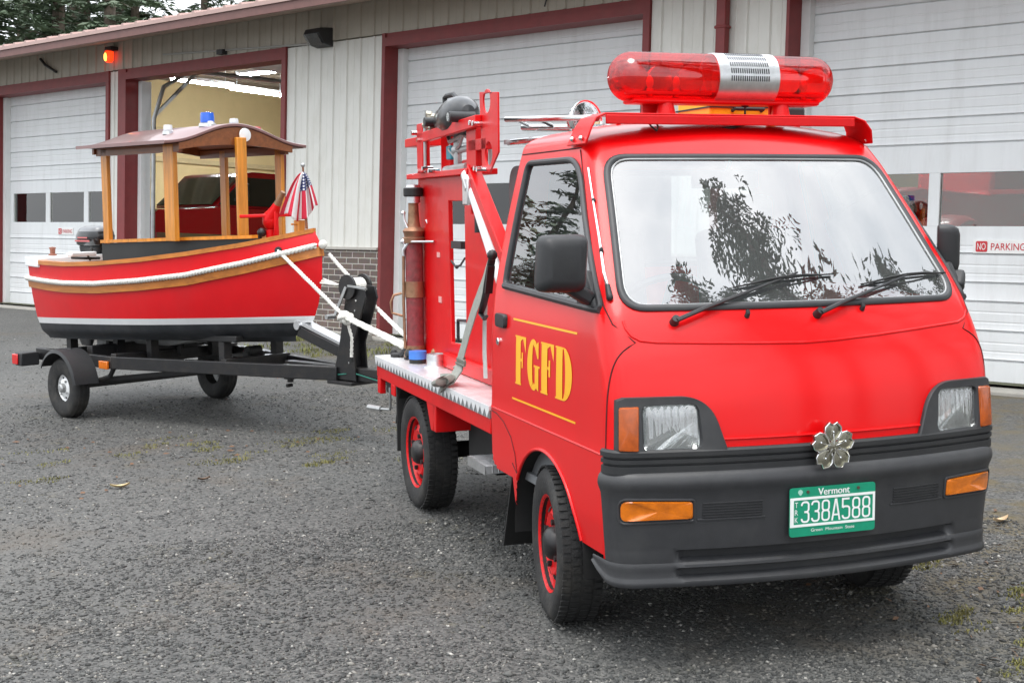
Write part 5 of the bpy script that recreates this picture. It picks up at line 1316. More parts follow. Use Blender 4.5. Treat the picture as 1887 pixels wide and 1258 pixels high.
# chassis, deck
q = MB()
for x in (-.33, .33): q.bx(x - .035, x + .035, -.45, 2.5, .36, .46)
q.bx(-.34, .34, -.5, .5, .30, .45); q.bx(-.3, .3, .55, 1.1, .28, .44); part('chassis', q, M['under'], TR)
q = MB(); q.cyl((-.55, 1.885, .268), (.55, 1.885, .268), .04); q.cyl((-.55, 0, .268), (.55, 0, .268), .035); q.ball((0.05, 1.885, .268), .11, 14); part('axle', q, M['under'], TR)
def tread_material():
    m = mat('bright_tread_plate', (0.8, 0.81, 0.82), 0.34, metal=.6, var=0.15, vscale=12, rvar=.08)
    nt = m.node_tree; L = nt.links; b = nt.nodes['Principled BSDF']; tc = nt.nodes.new('ShaderNodeTexCoord')
    outs = []
    for ang in (45, -45):
        mp_ = nt.nodes.new('ShaderNodeMapping'); mp_.inputs['Rotation'].default_value = (0, 0, R(ang)); mp_.inputs['Scale'].default_value = (1, 1, 1); L.new(tc.outputs['Object'], mp_.inputs['Vector'])
        bt = nt.nodes.new('ShaderNodeTexBrick'); bt.inputs['Scale'].default_value = 26; bt.inputs['Brick Width'].default_value = 1.0; bt.inputs['Row Height'].default_value = .5; bt.inputs['Mortar Size'].default_value = .19; bt.inputs['Mortar Smooth'].default_value = .3
        L.new(mp_.outputs['Vector'], bt.inputs['Vector']); outs.append(bt.outputs['Fac'])
    ck = nt.nodes.new('ShaderNodeTexChecker'); ck.inputs['Scale'].default_value = 26
    mp_ = nt.nodes.new('ShaderNodeMapping'); mp_.inputs['Rotation'].default_value = (0, 0, R(45)); L.new(tc.outputs['Object'], mp_.inputs['Vector']); L.new(mp_.outputs['Vector'], ck.inputs['Vector'])
    mx_ = nt.nodes.new('ShaderNodeMix'); L.new(ck.outputs['Fac'], mx_.inputs['Factor']); L.new(outs[0], mx_.inputs[2]); L.new(outs[1], mx_.inputs[3])
    bp = nt.nodes.new('ShaderNodeBump'); bp.invert = True; bp.inputs['Strength'].default_value = .6; bp.inputs['Distance'].default_value = .004; L.new(mx_.outputs[0], bp.inputs['Height']); L.new(bp.outputs['Normal'], b.inputs['Normal'])
    return m
M['treadplate'] = tread_material()
M['brightedge'] = mat('bright_edge_metal', (0.82, 0.83, 0.84), 0.4, metal=.3, var=.1)
q = MB(); q.bx(-.69, .69, .612, 2.55, .650, .667); dk = part('deck', q, M['treadplate'], TR)
for s_ in (-1, 1):
    q = MB(); q.bx(s_ * .678, s_ * .690, .612, 2.549, .618, .6495); part('deck_edge', q, mat('grey_edge_metal', (.3, .31, .32), .4, metal=.6), dk)
    q = MB(); n = 33
    pts = [(.612, .6665), (2.55, .6665)]
    for k in range(n, -1, -1):
        y = .612 + (2.55 - .612) * k / n; pts.append((y, .652)); 
        if k > 0: pts.append((y - (2.55 - .612) / n / 2, .6185))
    q.prism(pts, (0, 0, 0), (0, 1, 0), (0, 0, 1), (s_, 0, 0), .690, .6925); part('tread_edge', q, M['brightedge'], dk, smooth=0)
q = MB(); q.bx(-.69, .69, 2.5505, 2.556, .618, .667); part('deck_edge', q, M['alu'], dk)
q = MB()
for s_ in (-1, 1): q.bx(s_ * .64, s_ * .685, .62, 2.52, .555, .617)
q.bx(-.685, .685, 2.50, 2.54, .56, .616); part('deck_frame', q, M['redsteel'], TR, bev=.004)
for s_ in (-1, 1):
    q = MB(); q.bx(s_ * .685, s_ * .655, 2.47, 2.53, .475, .56); part('rear_bracket', q, M['redsteel'], TR, bev=.003)
    q = MB(); q.bx(s_ * .685, s_ * .66, 2.16, 2.24, .50, .556); part('rear_bracket', q, M['redsteel'], TR, bev=.003)
    q = MB(); q.bx(s_ * .66, s_ * .50, 2.26, 2.45, .485, .60); part('rear_box', q, M['under'], TR, bev=.01)
    q = MB(); q.bx(s_ * .68, s_ * .46, 2.14, 2.155, .23, .6); part('mud_flap', q, M['rubber'], TR, bev=.003)
    q = MB(); q.bar((s_ * .57, .40, .46), (s_ * .57, .52, .14), .2, .008, (0, -1, 0)); part('mud_flap', q, M['rubber'], TR)
    q = MB(); q.prism([(1.60, .60), (1.50, .435), (1.47, .435), (1.42, .60)], (0, 0, 0), (0, 1, 0), (0, 0, 1), (s_, 0, 0), .56, .682); q.bx(s_ * .682, s_ * .45, 1.42, 1.46, .436, .60); part('fender_bracket', q, M['redsteel'], TR, bev=.004)
    pts = [(1.885 - .34 * math.cos(R(a)), .268 + .345 * math.sin(R(a))) for a in range(25, 170, 10)]
    q = MB(); q.loft([[(s_ * .67, y, min(z, .6)) for y, z in pts], [(s_ * .42, y, min(z, .6)) for y, z in pts]], closed=False); part('wheel_well', q, M['under'], TR)
    q = MB(); q.bx(s_ * .655, s_ * .50, .78, 1.02, .365, .40); part('step', q, M['treadplate'], TR, bev=.002)
    q = MB(); q.bx(s_ * .656, s_ * .658, .78, 1.02, .362, .4005); part('step_edge', q, M['alu'], TR)
q = MB(); q.bx(-.6, .6, .62, .70, .40, .60); q.bx(-.52, -.15, 1.05, 1.45, .30, .56); q.cyl((.35, 1.0, .4), (.35, 1.5, .4), .12); part('under_deck_gear', q, M['under'], TR)
q = MB(); q.bx(-.04, .04, 2.42, 2.72, .40, .47); part('tow_hitch', q, M['blacksteel'], TR, bev=.005)
q = MB(); q.ball((0, 2.72, .475), .026, 12); part('tow_ball', q, M['chrome'], TR)
q = MB(); q.tube([(-.66, 2.36, .52), (-.66, 2.36, .42), (-.66, 2.37, .405), (-.70, 2.46, .40)], .007, 8); q.tube([(-.69, 2.44, .40), (-.73, 2.55, .398)], .014, 8); part('jack_crank', q, M['steelgrey'], TR)
# ------------------------------------------------------------------ conifers
CUR[0] = F_TRUCK
M['needles'] = mat('fir_needles', (0.10, 0.14, 0.088), 0.6, var=0.55, vscale=0.9, dirt=(0.11, 0.13, 0.07), dirtamt=0.7, dscale=0.6)
M['bark'] = mat('fir_bark', (0.11, 0.085, 0.065), 0.9, var=0.3, vscale=6, bump=0.5, bscale=12)
def fir_mesh(seed, H, R0, base, dens=1.0, fine=1.0, gap=.12):
    rng = np.random.default_rng(seed); quads = []
    z = base
    while z < H * .985:
        t = (z - base) / (H - base); Lm = R0 * (1 - t) ** .8 * (.75 + .5 * rng.random()) + .25
        nb = int(rng.integers(4, 7))
        for b in range(nb):
            if rng.random() < gap: continue
            a = rng.uniform(0, 2 * PI); L_ = Lm * rng.uniform(.45, 1.15); droop = rng.uniform(.12, .42) * (1.1 - t); rise = rng.uniform(-.05, .25) * (.3 + t)
            ns = max(4, int(L_ * 4.2 * dens))
            for k in range(ns):
                f = (k + .6) / ns
                r_ = L_ * f; zz = z + L_ * (rise * f - droop * f * f); w_ = .11 * L_ * math.sin(PI * min(1, f * .85 + .15)) + .10
                for s in range(6):
                    side = rng.uniform(-1, 1) * w_ * 1.6
                    ca, sa = math.cos(a), math.sin(a)
                    p = np.array([ca * r_ - sa * side, sa * r_ + ca * side, zz - abs(side) * .25 + rng.normal(0, .05)])
                    ang = a + rng.normal(0, .7) + (0.9 if side > 0 else -.9)
                    d = np.array([math.cos(ang), math.sin(ang), rng.normal(-.15, .25)]); d /= np.linalg.norm(d)
                    n = np.cross(d, [rng.normal(0, .5), rng.normal(0, .5), 1]); n /= np.linalg.norm(n) + 1e-9
                    l, wd = rng.uniform(.25, .62) * fine, rng.uniform(.04, .1) * fine
                    quads += [p - d * l * .4 - n * wd * .4, p + d * l * .15 - n * wd, p + d * l * .6, p + d * l * .15 + n * wd]
        z += rng.uniform(.22, .5) * (1.25 - .5 * t)
    q = np.array(quads); nq = len(q) // 4
    me = bpy.data.meshes.new('crown'); me.vertices.add(len(q)); me.vertices.foreach_set('co', q.ravel().astype(np.float32))
    me.loops.add(len(q)); me.loops.foreach_set('vertex_index', np.arange(len(q), dtype=np.int32)); me.polygons.add(nq); me.polygons.foreach_set('loop_start', np.arange(0, len(q), 4, dtype=np.int32)); me.update(calc_edges=True)
    me.materials.append(M['needles'])
    tb = MB(); lean = rng.normal(0, .12, 2)
    tb.tube([(0, 0, -.6), (lean[0] * .3, lean[1] * .3, H * .3), (lean[0], lean[1], H * .65), (0, 0, H * .98)], [H * .014 + .05, H * .011 + .03, H * .006 + .02, .02], 9)
    for k in range(26):
        zz = base * .5 + (H - base * .5) * k / 27; a = rng.uniform(0, 2 * PI); L_ = R0 * .75 * (1 - max(0, (zz - base) / (H - base))) ** .8 + .1
        tb.tube([(0, 0, zz), (math.cos(a) * L_ * .5, math.sin(a) * L_ * .5, zz + .05 * L_), (math.cos(a) * L_, math.sin(a) * L_, zz - .15 * L_)], [.035, .022, .008], 5)
    return me, tb.mesh('trunk', M['bark'])
KINDS_ = [fir_mesh(11, 24, 3.1, 2.0), fir_mesh(23, 21, 3.6, 5.0), fir_mesh(37, 15, 2.3, 1.2), fir_mesh(41, 26, 3.4, 8.0),
    fir_mesh(51, 22, 3.6, 6.0, 1.5, .5, .3), fir_mesh(57, 22, 3.0, 9.0, 1.5, .5, .42), fir_mesh(61, 18, 2.4, 6.0, 1.5, .5, .35)]
def fir(kind, x, y, label, sc=1.0, rot=0.0, z=0.0):
    t = thing('fir_tree', label, 'tree', (x, y, z), 'fir trees around the station')
    t.matrix_world = Matrix.Translation((x, y, z)) @ G.inverted() @ Matrix.Rotation(rot, 4, 'Z') @ Matrix.Scale(sc, 4)
    for nm, me in (('crown', KINDS_[kind][0]), ('trunk', KINDS_[kind][1])):
        o = link(nm, me); o.parent = t
def at_cam(head, d): return CAMP.x + d * math.sin(R(head)), CAMP.y + d * math.cos(R(head))
for k, (hd, d, kd, sc, lab) in enumerate(((-2.2, 63, 0, 1.0, 'dense dark fir at the far left behind the station roof'), (.3, 70, 1, 1.2, 'fir with gappy branches behind the roof, second from the left edge'), (2.3, 63, 0, .9, 'narrower fir behind the roof above the red warning lamp'),
        (-.9, 74, 1, 1.25, 'broad fir deep behind the roof between the two left firs'), (1.4, 80, 0, 1.15, 'tall fir deep behind the roof left of the warning lamp'), (3.4, 72, 2, 1.35, 'dense young fir behind the roof right of the warning lamp'), (.9, 90, 0, 1.25, 'fir filling the gap deep behind the two left firs'), (2.7, 92, 1, 1.35, 'fir filling the gap deep behind the bushy roofline firs'), (-3.2, 78, 1, 1.2, 'fir cut by the left picture edge behind the roof'),
        (6.0, 88, 3, .92, 'thin distant fir peeking over the roof beside the sky gap'), (8.2, 95, 2, 1.28, 'small distant fir just showing above the roof slope'))):
    x, y = at_cam(hd, d); fir(kd, x, y, lab, sc, k * 1.3, 2.6)
fir(0, -9.5, 36, 'tall fir beyond the left end of the station, mirrored in the truck side window', 1.1, .4, 1.5)
fir(2, -15, 40, 'young fir left of the tall fir beyond the station end', .8, 2.4, 1.5)
def at_ws(az, d): return -.2 + d * math.sin(R(az)), -.4 + d * math.cos(R(az))
for k, (az, d, kd, sc, lab) in enumerate(((127, 8.8, 5, 1.05, 'tall fir in front of the truck, mirrored tallest in the windshield'), (152, 8.6, 4, 1.0, 'broad fir in front of the truck, mirrored at the left of the windshield'), (141, 9.8, 4, .93, 'dense fir in front of the truck, mirrored behind the near wiper'),
        (117, 12.0, 4, .80, 'dark fir in front of the truck, mirrored above the wiper tip'), (102.5, 13.5, 6, .88, 'slim fir right of the truck, mirrored between the wipers'), (109, 17, 4, .78, 'distant bushy fir mirrored low between the wipers'), (96, 19, 6, .98, 'slender distant fir mirrored at the right of the windshield'))):
    x, y = at_ws(az, d); fir(kd, x, y, lab, sc, k * 2.1, -.3)
# ------------------------------------------------------------------ equipment on the deck
CUR[0] = F_TRUCK
XF = -.48
def yzprism(mb, poly, x0, x1, holes=()):
    return mb.prism(poly, (0, 0, 0), (0, 1, 0), (0, 0, 1), (1, 0, 0), x0, x1, holes)
q = MB()
yzprism(q, [(2.42, .669), (2.42, 1.575), (1.51, 1.575), (1.51, 1.40), (1.29, 1.40), (1.12, 1.27), (.86, 1.06), (.80, .669)], XF, XF + .022, holes=[[(1.87, 1.462), (1.61, 1.46), (1.60, .80), (1.85, .79)]])
fm = part('equipment_frame', q, M['redsteel'], TR, bev=.004)
q = MB(); q.bx(XF - .045, XF + .10, 1.42, 2.48, 1.5755, 1.602); part('frame_cap', q, M['redsteel'], fm, bev=.003)
q = MB(); q.bar((XF - .012, 1.445, 1.60), (XF - .012, .90, 1.165), .05, .055, (1, 0, 0)); part('diagonal_brace', q, M['redsteel'], fm, bev=.004)
q = MB(); q.bx(XF - .03, XF, 1.0, 1.9, .669, .74); q.bx(XF - .06, XF - .0005, .80, 1.05, .669, .87); part('lower_box', q, M['redsteel'], fm, bev=.008)
q = MB(); q.tube([(-.50, 1.47, 1.575), (-.50, 1.44, 1.545), (-.50, .98, 1.10)], [.032, .03, .03], 14); part('silver_pole', q, M['white'], fm)
q = MB(); q.cyl((-.50, 1.47, 1.58), (-.50, 1.40, 1.505), .038, n=14); q.bx(-.535, -.515, 1.38, 1.46, 1.44, 1.56); part('pole_clamp', q, M['alu'], fm, bev=.006)
# upper lift frame: posts, sloping arm, drilled bracket
q = MB(); q.bx(XF - .03, XF, 2.18, 2.32, 1.603, 1.845); part('lift_post', q, M['redsteel'], fm, bev=.003)
q = MB(); q.bx(XF - .06, XF - .031, 2.10, 2.20, 1.603, 1.84); part('lift_post', q, M['redsteel'], fm, bev=.003)
q = MB(); q.bx(XF + .03, XF + .06, 1.93, 2.09, 1.603, 1.795); part('lift_post', q, M['redsteel'], fm, bev=.003)
q = MB(); q.bx(XF - .03, XF, 1.33, 1.47, 1.603, 1.79); part('lift_post', q, M['redsteel'], fm, bev=.003)
q = MB(); yzprism(q, [(2.20, 1.793), (2.20, 1.745), (1.24, 1.772), (1.24, 1.822)], XF - .06, XF - .031); part('lift_arm', q, M['redsteel'], fm, bev=.003)
q = MB(); q.bx(XF - .03, XF, 1.18, 1.44, 1.675, 1.725); part('lift_arm', q, M['redsteel'], fm, bev=.003)
q = MB(); q.bx(XF - .025, XF + .1, 2.32, 2.58, 1.742, 1.785); part('side_arm', q, M['redsteel'], fm, bev=.003)
q = MB(); q.bx(XF - .03, XF + .02, 2.425, 2.52, 1.49, 1.54); part('side_arm', q, M['redsteel'], fm, bev=.003)
circ = lambda cy, cz, r_, n=18: [(cy + r_ * math.cos(2 * PI * k / n), cz + r_ * math.sin(2 * PI * k / n)) for k in range(n)]
q = MB(); yzprism(q, [(1.27, 1.92), (1.02, 1.90), (1.02, 1.655), (1.14, 1.575), (1.24, 1.582)], XF - .03, XF - .022, holes=[circ(1.17, 1.875, .05), circ(1.15, 1.655, .05)]); part('drilled_bracket', q, M['redsteel'], fm, bev=.002)
q = MB()
for (y, z) in ((1.28, 1.79), (1.235, 1.785), (1.22, 1.595), (1.18, 1.59), (2.25, 1.80), (2.15, 1.76), (2.15, 1.61), (1.95, 1.605), (2.06, 1.62)):
    q.cyl((XF - .075, y, z), (XF - .02, y, z), .011, n=8)
part('lift_bolt', q, M['chrome'], fm)
q = MB(); q.tube([(XF + .02, 1.28, 1.60), (XF + .02, 1.28, 1.78)], .01, 8); part('lift_rod', q, M['steelgrey'], fm)
q = MB(); q.tube([(XF - .05, 2.09, 1.605), (XF - .05, 2.09, 1.90)], .008, 8); part('lift_rod', q, M['steelgrey'], fm)
q = MB(); q.tube([(XF + .02, 1.77, 1.60), (XF + .02, 1.77, 1.80)], .02, 10); q.tube([(XF + .02, 1.78, 1.695), (XF + .02, 1.46, 1.70)], .016, 10); q.ball((XF + .02, 1.78, 1.695), .03, 10); q.cyl((XF + .0, 1.9, 1.607), (XF + .0, 1.55, 1.612), .02, n=10); part('lift_rod', q, M['steelgrey'], fm)
q = MB(); q.tube([(XF, 1.86, 1.77), (XF - .01, 1.80, 1.735), (XF, 1.70, 1.75), (XF, 1.62, 1.76), (XF, 1.52, 1.74)], .010, 8); q.tube([(XF, 1.60, 1.77), (XF, 1.66, 1.72), (XF, 1.72, 1.70)], .008, 8); q.tube([(XF + .02, 1.9, 1.72), (XF, 1.84, 1.70), (XF + .02, 1.8, 1.66)], .008, 8); part('cable', q, M['steelgrey'], fm)
q = MB(); q.bx(XF - .0, XF + .04, 1.82, 1.90, 1.655, 1.72); part('gauge_box', q, mat('teal_plastic', (.05, .28, .36), .5), fm, bev=.006)
q = MB(); q.bx(XF + .03, XF + .10, 1.55, 1.75, 1.603, 1.65); q.ball((XF + .06, 1.48, 1.66), .03, 10); part('valve_body', q, M['redsteel'], fm, bev=.01)
q = MB(); q.tube([(XF + .05, 1.93, 1.60), (XF + .05, 1.99, 1.64), (XF + .05, 2.03, 1.69), (XF + .05, 1.98, 1.73)], .014, 8); part('hose', q, M['rubber'], fm)
q = MB()
for (y, z) in ((2.06, 1.845), (2.11, 1.85), (2.0, 1.83)):
    q.cyl((XF - .03, y, z - .05), (XF - .03, y, z + .035), .013, n=8); q.ball((XF - .03, y, z + .035), .015, 8); q.ball((XF - .045, y - .02, z - .02), .02, 8)
part('snap_hook', q, mat('weathered_nickel', (.5, .46, .38), .35, metal=.9, var=.3), fm)
q = MB(); q.bx(XF - .006, XF - .0005, 1.375, 1.46, 1.33, 1.405) if False else q.bx(XF - .008, XF - .0005, 1.20, 1.33, 1.325, 1.385); gz = part('control_plate', q, mat('olive_dial', (.13, .12, .06), .4, var=.4, vscale=90), fm)
q = MB(); q.bx(XF - .010, XF - .0085, 1.21, 1.32, 1.352, 1.378); part('dial_window', q, mat('green_dial', (.1, .2, .07), .3, var=.5, vscale=70), gz)
q = MB(); q.bx(XF - .006, XF - .0005, 1.20, 1.30, 1.285, 1.312); tg = part('brass_tag', q, mat('brass_tag_metal', (.62, .5, .22), .4, metal=.5, var=.1), fm)
q = MB(); q.cyl((XF - .012, 1.36, 1.32), (XF - .012, 1.36, 1.40), .018, n=10); part('switch', q, M['darkplastic'], fm)
q = MB(); q.bx(XF - .01, XF + .015, 1.64, 1.80, 1.24, 1.275); q.tube([(XF, 1.83, 1.18), (XF, 1.76, 1.155), (XF, 1.68, 1.165), (XF, 1.61, 1.20)], .005, 6); q.ball((XF, 1.74, 1.155), .01, 8); part('latch', q, M['darkplastic'], fm)
q = MB(); q.tube([(XF + .02, 1.80, .80), (XF + .02, 1.80, .90), (XF + .02, 1.63, .91), (XF + .02, 1.62, .88)], .008, 8); part('handle', q, M['darkplastic'], fm)
q = MB(); rg2 = random.Random(4)
for k in range(14): q.ball((XF + .1 + rg2.uniform(0, .1), rg2.uniform(1.62, 1.84), .69 + rg2.uniform(0, .1)), rg2.uniform(.018, .035), 8)
part('valve_cluster', q, M['steelgrey'], fm)
q = MB(); q.bx(XF - .004, XF - .0006, 2.02, 2.07, 1.19, 1.215); q.bx(XF - .004, XF - .0006, 2.0, 2.05, .97, 1.0); part('label_plate', q, mat('pink_reflector', (.75, .35, .33), .4), fm)
# black hand lamp on the lift frame
t = thing('spotlight', 'black bulbous spotlight with carrying handle on top of the red lift frame', 'spotlight', (XF - .02, 1.72, 1.79))
q = MB(); c = Vector((XF + .0, 1.72, 1.845)); ax_ = Vector((0, -1, .06))
q.lathe([(.0, -.19), (.05, -.185), (.068, -.15), (.072, -.10), (.085, -.03), (.088, .05), (.078, .12), (.055, .17), (.03, .195), (.0, .2)], c, ax_, n=28); part('lamp_body', q, mat('semi_gloss_black', (.022, .023, .025), .28, coat=.3, var=.2), t)
q = MB(); q.tube([(c.x, 1.90, 1.90), (c.x, 1.905, 1.945), (c.x, 1.87, 1.952), (c.x, 1.76, 1.95), (c.x, 1.68, 1.92)], .012, 8); part('handle', q, M['darkplastic'], t)
q = MB(); q.cyl((c.x - .09, 1.95, 1.835), (c.x + .03, 1.95, 1.835), .022, n=12); q.cyl((c.x - .10, 1.50, 1.83), (c.x + .02, 1.50, 1.83), .024, n=12); q.bx(c.x - .05, c.x + .05, 1.55, 1.9, 1.765, 1.79); part('bracket', q, M['darkplastic'], t)
q = MB(); q.cyl((c.x - .101, 1.515, 1.83), (c.x - .095, 1.515, 1.83), .02, n=12); part('knob', q, M['chrome'], t)
# old brass nozzle and its hose pipe standing at the deck corner
t = thing('hose_nozzle', 'old brass fire nozzle on a worn maroon hose pipe standing at the deck corner', 'nozzle', (-.53, 2.33, .668))
PX, PY_ = -.53, 2.33
q = MB(); q.lathe([(.0, .70), (.047, .70), (.047, .74), (.044, .76), (.045, 1.24), (.042, 1.26), (.0, 1.26)], (PX, PY_, 0), n=24); part('hose_pipe', q, M['maroonhose'], t)
q = MB(); q.lathe([(.0, .669), (.058, .669), (.058, .70), (.05, .71), (.05, .735), (.0, .735)], (PX, PY_, 0), n=24); part('hose_coupling', q, M['brass'], t)
q = MB(); q.lathe([(.046, .98), (.048, .98), (.048, 1.06), (.046, 1.06)], (PX, PY_, 0), n=24, closed=True); part('hose_coupling', q, M['brass'], t)
q = MB(); q.lathe([(.0, 1.255), (.056, 1.255), (.058, 1.28), (.048, 1.285), (.05, 1.30), (.056, 1.315), (.05, 1.325), (.036, 1.335), (.03, 1.36), (.026, 1.42), (.026, 1.455), (.0, 1.455)], (PX, PY_, 0), n=24); part('nozzle_body', q, M['brass'], t)
q = MB(); q.lathe([(.0, 1.455), (.036, 1.455), (.036, 1.487), (.0, 1.487)], (PX, PY_, 0), n=24); part('nozzle_collar', q, M['alu'], t)
q = MB(); q.lathe([(.0, 1.487), (.043, 1.487), (.049, 1.492), (.049, 1.527), (.044, 1.532), (.0, 1.532)], (PX, PY_, 0), n=24); part('nozzle_bumper', q, M['rubber'], t)
q = MB(); q.lathe([(.038, 1.531), (.036, 1.545), (.02, 1.547), (.0, 1.54)], (PX, PY_, 0), n=20); part('nozzle_tip', q, M['alu'], t)
q = MB(); q.tube([(PX - .05, PY_, 1.40), (PX - .048, PY_, 1.37), (PX - .036, PY_ - .015, 1.33)], .006, 8); q.ball((PX - .05, PY_ + .01, 1.405), .013, 10); q.tube([(PX + .05, PY_ - .06, 1.37), (PX + .06, PY_ - .08, 1.34)], .007, 8); part('bail_handle', q, M['alu'], t)
q = MB(); q.tube([(PX - .06, PY_ + .03, 1.26), (PX - .02, PY_ - .055, 1.262), (PX + .045, PY_ - .22, 1.265)], .006, 8); q.ball((PX - .055, PY_ + .0, 1.262), .015, 10); q.tube([(PX - .03, PY_ - .02, 1.26), (PX - .055, PY_, 1.22), (PX - .054, PY_, 1.19)], .009, 8); part('clamp', q, M['alu'], t)
q = MB(); q.tube([(PX - .052, PY_ + .01, 1.22), (PX - .056, PY_ + .01, .95), (PX - .054, PY_, .72)], .008, 8); q.tube([(PX - .06, PY_ + .03, 1.0), (PX - .10, PY_ + .04, .99), (PX - .115, PY_ + .04, .955), (PX - .11, PY_ + .04, .90), (PX - .06, PY_ + .02, .885)], .007, 8); part('lanyard', q, M['brass'], t)
# small things on the deck
t = thing('tape_roll', 'blue and black roll lying on the deck by the nozzle foot', 'roll', (-.575, 2.10, .668))
q = MB(); q.lathe([(.0, .668), (.042, .668), (.043, .688), (.0, .688)], (-.575, 2.12, 0), n=22); part('roll_base', q, M['rubber'], t)
q = MB(); q.lathe([(.0, .6885), (.044, .6885), (.044, .728), (.0, .728)], (-.575, 2.12, 0), n=22); part('roll_band', q, M['blue'], t)
q = MB(); q.lathe([(.065, .668), (.058, .674), (.046, .676), (.043, .70), (.047, .702), (.045, .73), (.04, .732), (.038, .69), (.0, .688)], (-.535, 1.93, 0), n=26)
solo('deck_fitting', q, M['alu'], 'grey flanged metal collar standing on the tread plate', 'fitting', (-.535, 1.93, .668))
q = MB(); q.lathe([(.0, .668), (.035, .668), (.035, .682), (.02, .69), (.0, .69)], (-.60, 2.44, 0), n=16); q.ball((-.61, 2.47, .685), .02, 10)
solo('rubber_foot', q, M['rubber'], 'low black rubber knob at the rear corner of the deck', 'rubber knob', (-.60, 2.44, .668))
q = MB(); q.bx(-.60, -.50, 2.27, 2.30, .668, .678); q.tube([(-.59, 2.40, .68), (-.575, 2.36, .715), (-.55, 2.35, .715), (-.54, 2.36, .68)], .012, 8); q.ball((-.57, 2.30, .695), .026, 10)
solo('tie_cleat', q, M['darkplastic'], 'dark tie down cleat on the deck where the white ropes end', 'cleat', (-.56, 2.34, .668))
q = MB(); q.tube([(-.47, 2.16, .71), (-.44, 2.10, .715), (-.42, 2.02, .735)], [.016, .012, .016], 10); q.ball((-.47, 2.17, .71), .024, 10)
solo('brass_valve', q, M['brass'], 'short brass valve handle beside the nozzle foot', 'valve', (-.46, 2.1, .70))
# webbing straps
def ribbon(pts, wd, wdir, th):
    rg = []
    pts = [Vector(p) for p in pts]
    for i, p in enumerate(pts):
        a, b = pts[max(0, i - 1)], pts[min(len(pts) - 1, i + 1)]; t_ = (b - a).normalized(); wv = (Vector(wdir) - t_ * Vector(wdir).dot(t_)).normalized() * wd / 2; n = t_.cross(wv).normalized() * th / 2
        rg.append([p - wv - n, p + wv - n, p + wv + n, p - wv + n])
    return MB().loft(rg, closed=True, cap=True)
def strap_pt(u, v, x): return on_x(u, v, x)
t = thing('ratchet_strap', 'grey green webbing strap slanting from the cab corner down to the deck edge', 'strap', (-.62, 1.1, .67))
P = [strap_pt(u, v, x) for u, v, x in ((903, 487, -.575), (893, 520, -.585), (876, 566, -.60), (862, 610, -.61), (852, 648, -.62), (846, 668, -.625))]
o = part('webbing', ribbon(P, .07, (0, 1, 0), .004), M['webbing'], t, smooth=60)
e = strap_pt(846, 668, -.628); d_ = on_z(815, 704, .675)
mid = strap_pt(845, 684, -.63)
q = ribbon([e, strap_pt(845, 680, -.64), on_z(834, 697, .70), on_z(822, 702, .69), on_z(812, 706, .672)], .085, (0, 1, .2), .006); part('strap_tail', q, M['webbing'], t, smooth=60)
q = MB(); q.tube([on_z(806, 706, .672), on_z(815, 703, .70), on_z(826, 697, .705), on_z(838, 691, .70)], [.028, .033, .03, .02], 10, flat=.6); part('strap_roll', q, M['webbing'], t)
q = MB(); c1 = strap_pt(843, 662, -.632); c2 = strap_pt(857, 668, -.632); q.bar(c1, c2, .012, .018); c1 = strap_pt(841, 668, -.634); c2 = strap_pt(856, 674, -.634); q.bar(c1, c2, .012, .01); part('buckle', q, mat('olive_buckle', (.2, .2, .17), .45, metal=.4), t, bev=.002)
P = [strap_pt(u, v, -.56) for u, v in ((895, 555), (893, 600), (893, 650), (895, 697))]
solo('hanging_strap', ribbon(P, .05, (0, 1, 0), .003), M['webbingpale'], 'pale flat strap hanging straight down behind the cab door', 'strap', tuple(P[-1]), smooth=60)
t = thing('ratchet_buckle', 'black curved ratchet handle hung on the rear cab corner', 'ratchet', (-.62, .66, 1.1))
q = MB(); P = [strap_pt(u, v, -.645) for u, v in ((908, 466), (906, 480), (901, 510), (896, 540), (890, 565), (886, 578), (893, 588), (897, 582))]; q.tube(P, [.014, .016, .017, .016, .015, .012, .01, .008], 8, flat=.6); part('ratchet_lever', q, M['darkplastic'], t)
q = MB(); p = strap_pt(907, 470, -.648); q.ball(p, .022, 10); q.bar(strap_pt(905, 490, -.65), strap_pt(900, 540, -.65), .03, .012, (0, 1, 0)); part('ratchet_spool', q, M['blacksteel'], t)
# silver ladder rails over the cab, round lamp, yellow case, black roll behind the cab
t = thing('roof_ladder', 'pair of bright silver poles lying from the lift frame over the cab roof', 'ladder', (-.30, 1.0, 1.78))
for (x, z0, z1, r_) in ((-.36, 1.812, 1.752, .013), (-.28, 1.778, 1.715, .016)):
    q = MB(); q.cyl((x, 1.35, z0), (x, .32, z1), r_, n=14); part('ladder_rail', q, M['chrome'], t)
q = MB(); q.cyl((-.36, 1.32, 1.71), (-.36, .62, 1.70), .014, n=12); part('ladder_rail', q, M['chrome'], t)
for y in (1.25, .95, .65):
    q = MB(); q.cyl((-.36, y, 1.752 + (y - .32) * .058), (-.28, y, 1.715 + (y - .32) * .061), .008, n=8); part('ladder_rung', q, M['chrome'], t)
q = MB(); q.bx(-.39, -.25, 1.28, 1.30, 1.70, 1.72); part('ladder_bracket', q, M['steelgrey'], t)
t = thing('round_spotlight', 'round chrome rimmed spotlight on the cab roof behind the rack foot', 'spotlight', (-.33, .5, 1.74))
c = Vector((-.30, .60, 1.762)); q = MB(); q.lathe([(.0, -.06), (.045, -.05), (.066, -.01), (.07, .02)], c, (.3, -1, .1), n=28); part('lamp_body', q, M['chrome'], t)
q = MB(); q.lathe([(.068, .02), (.074, .024), (.074, .012), (.068, .01)], c, (.3, -1, .1), n=28, closed=True); part('lamp_rim', q, M['chrome'], t)
q = MB(); q.lathe([(.066, .02), (.04, .032), (.0, .036)], c, (.3, -1, .1), n=28); part('lamp_lens', q, M['lensglass'], t)
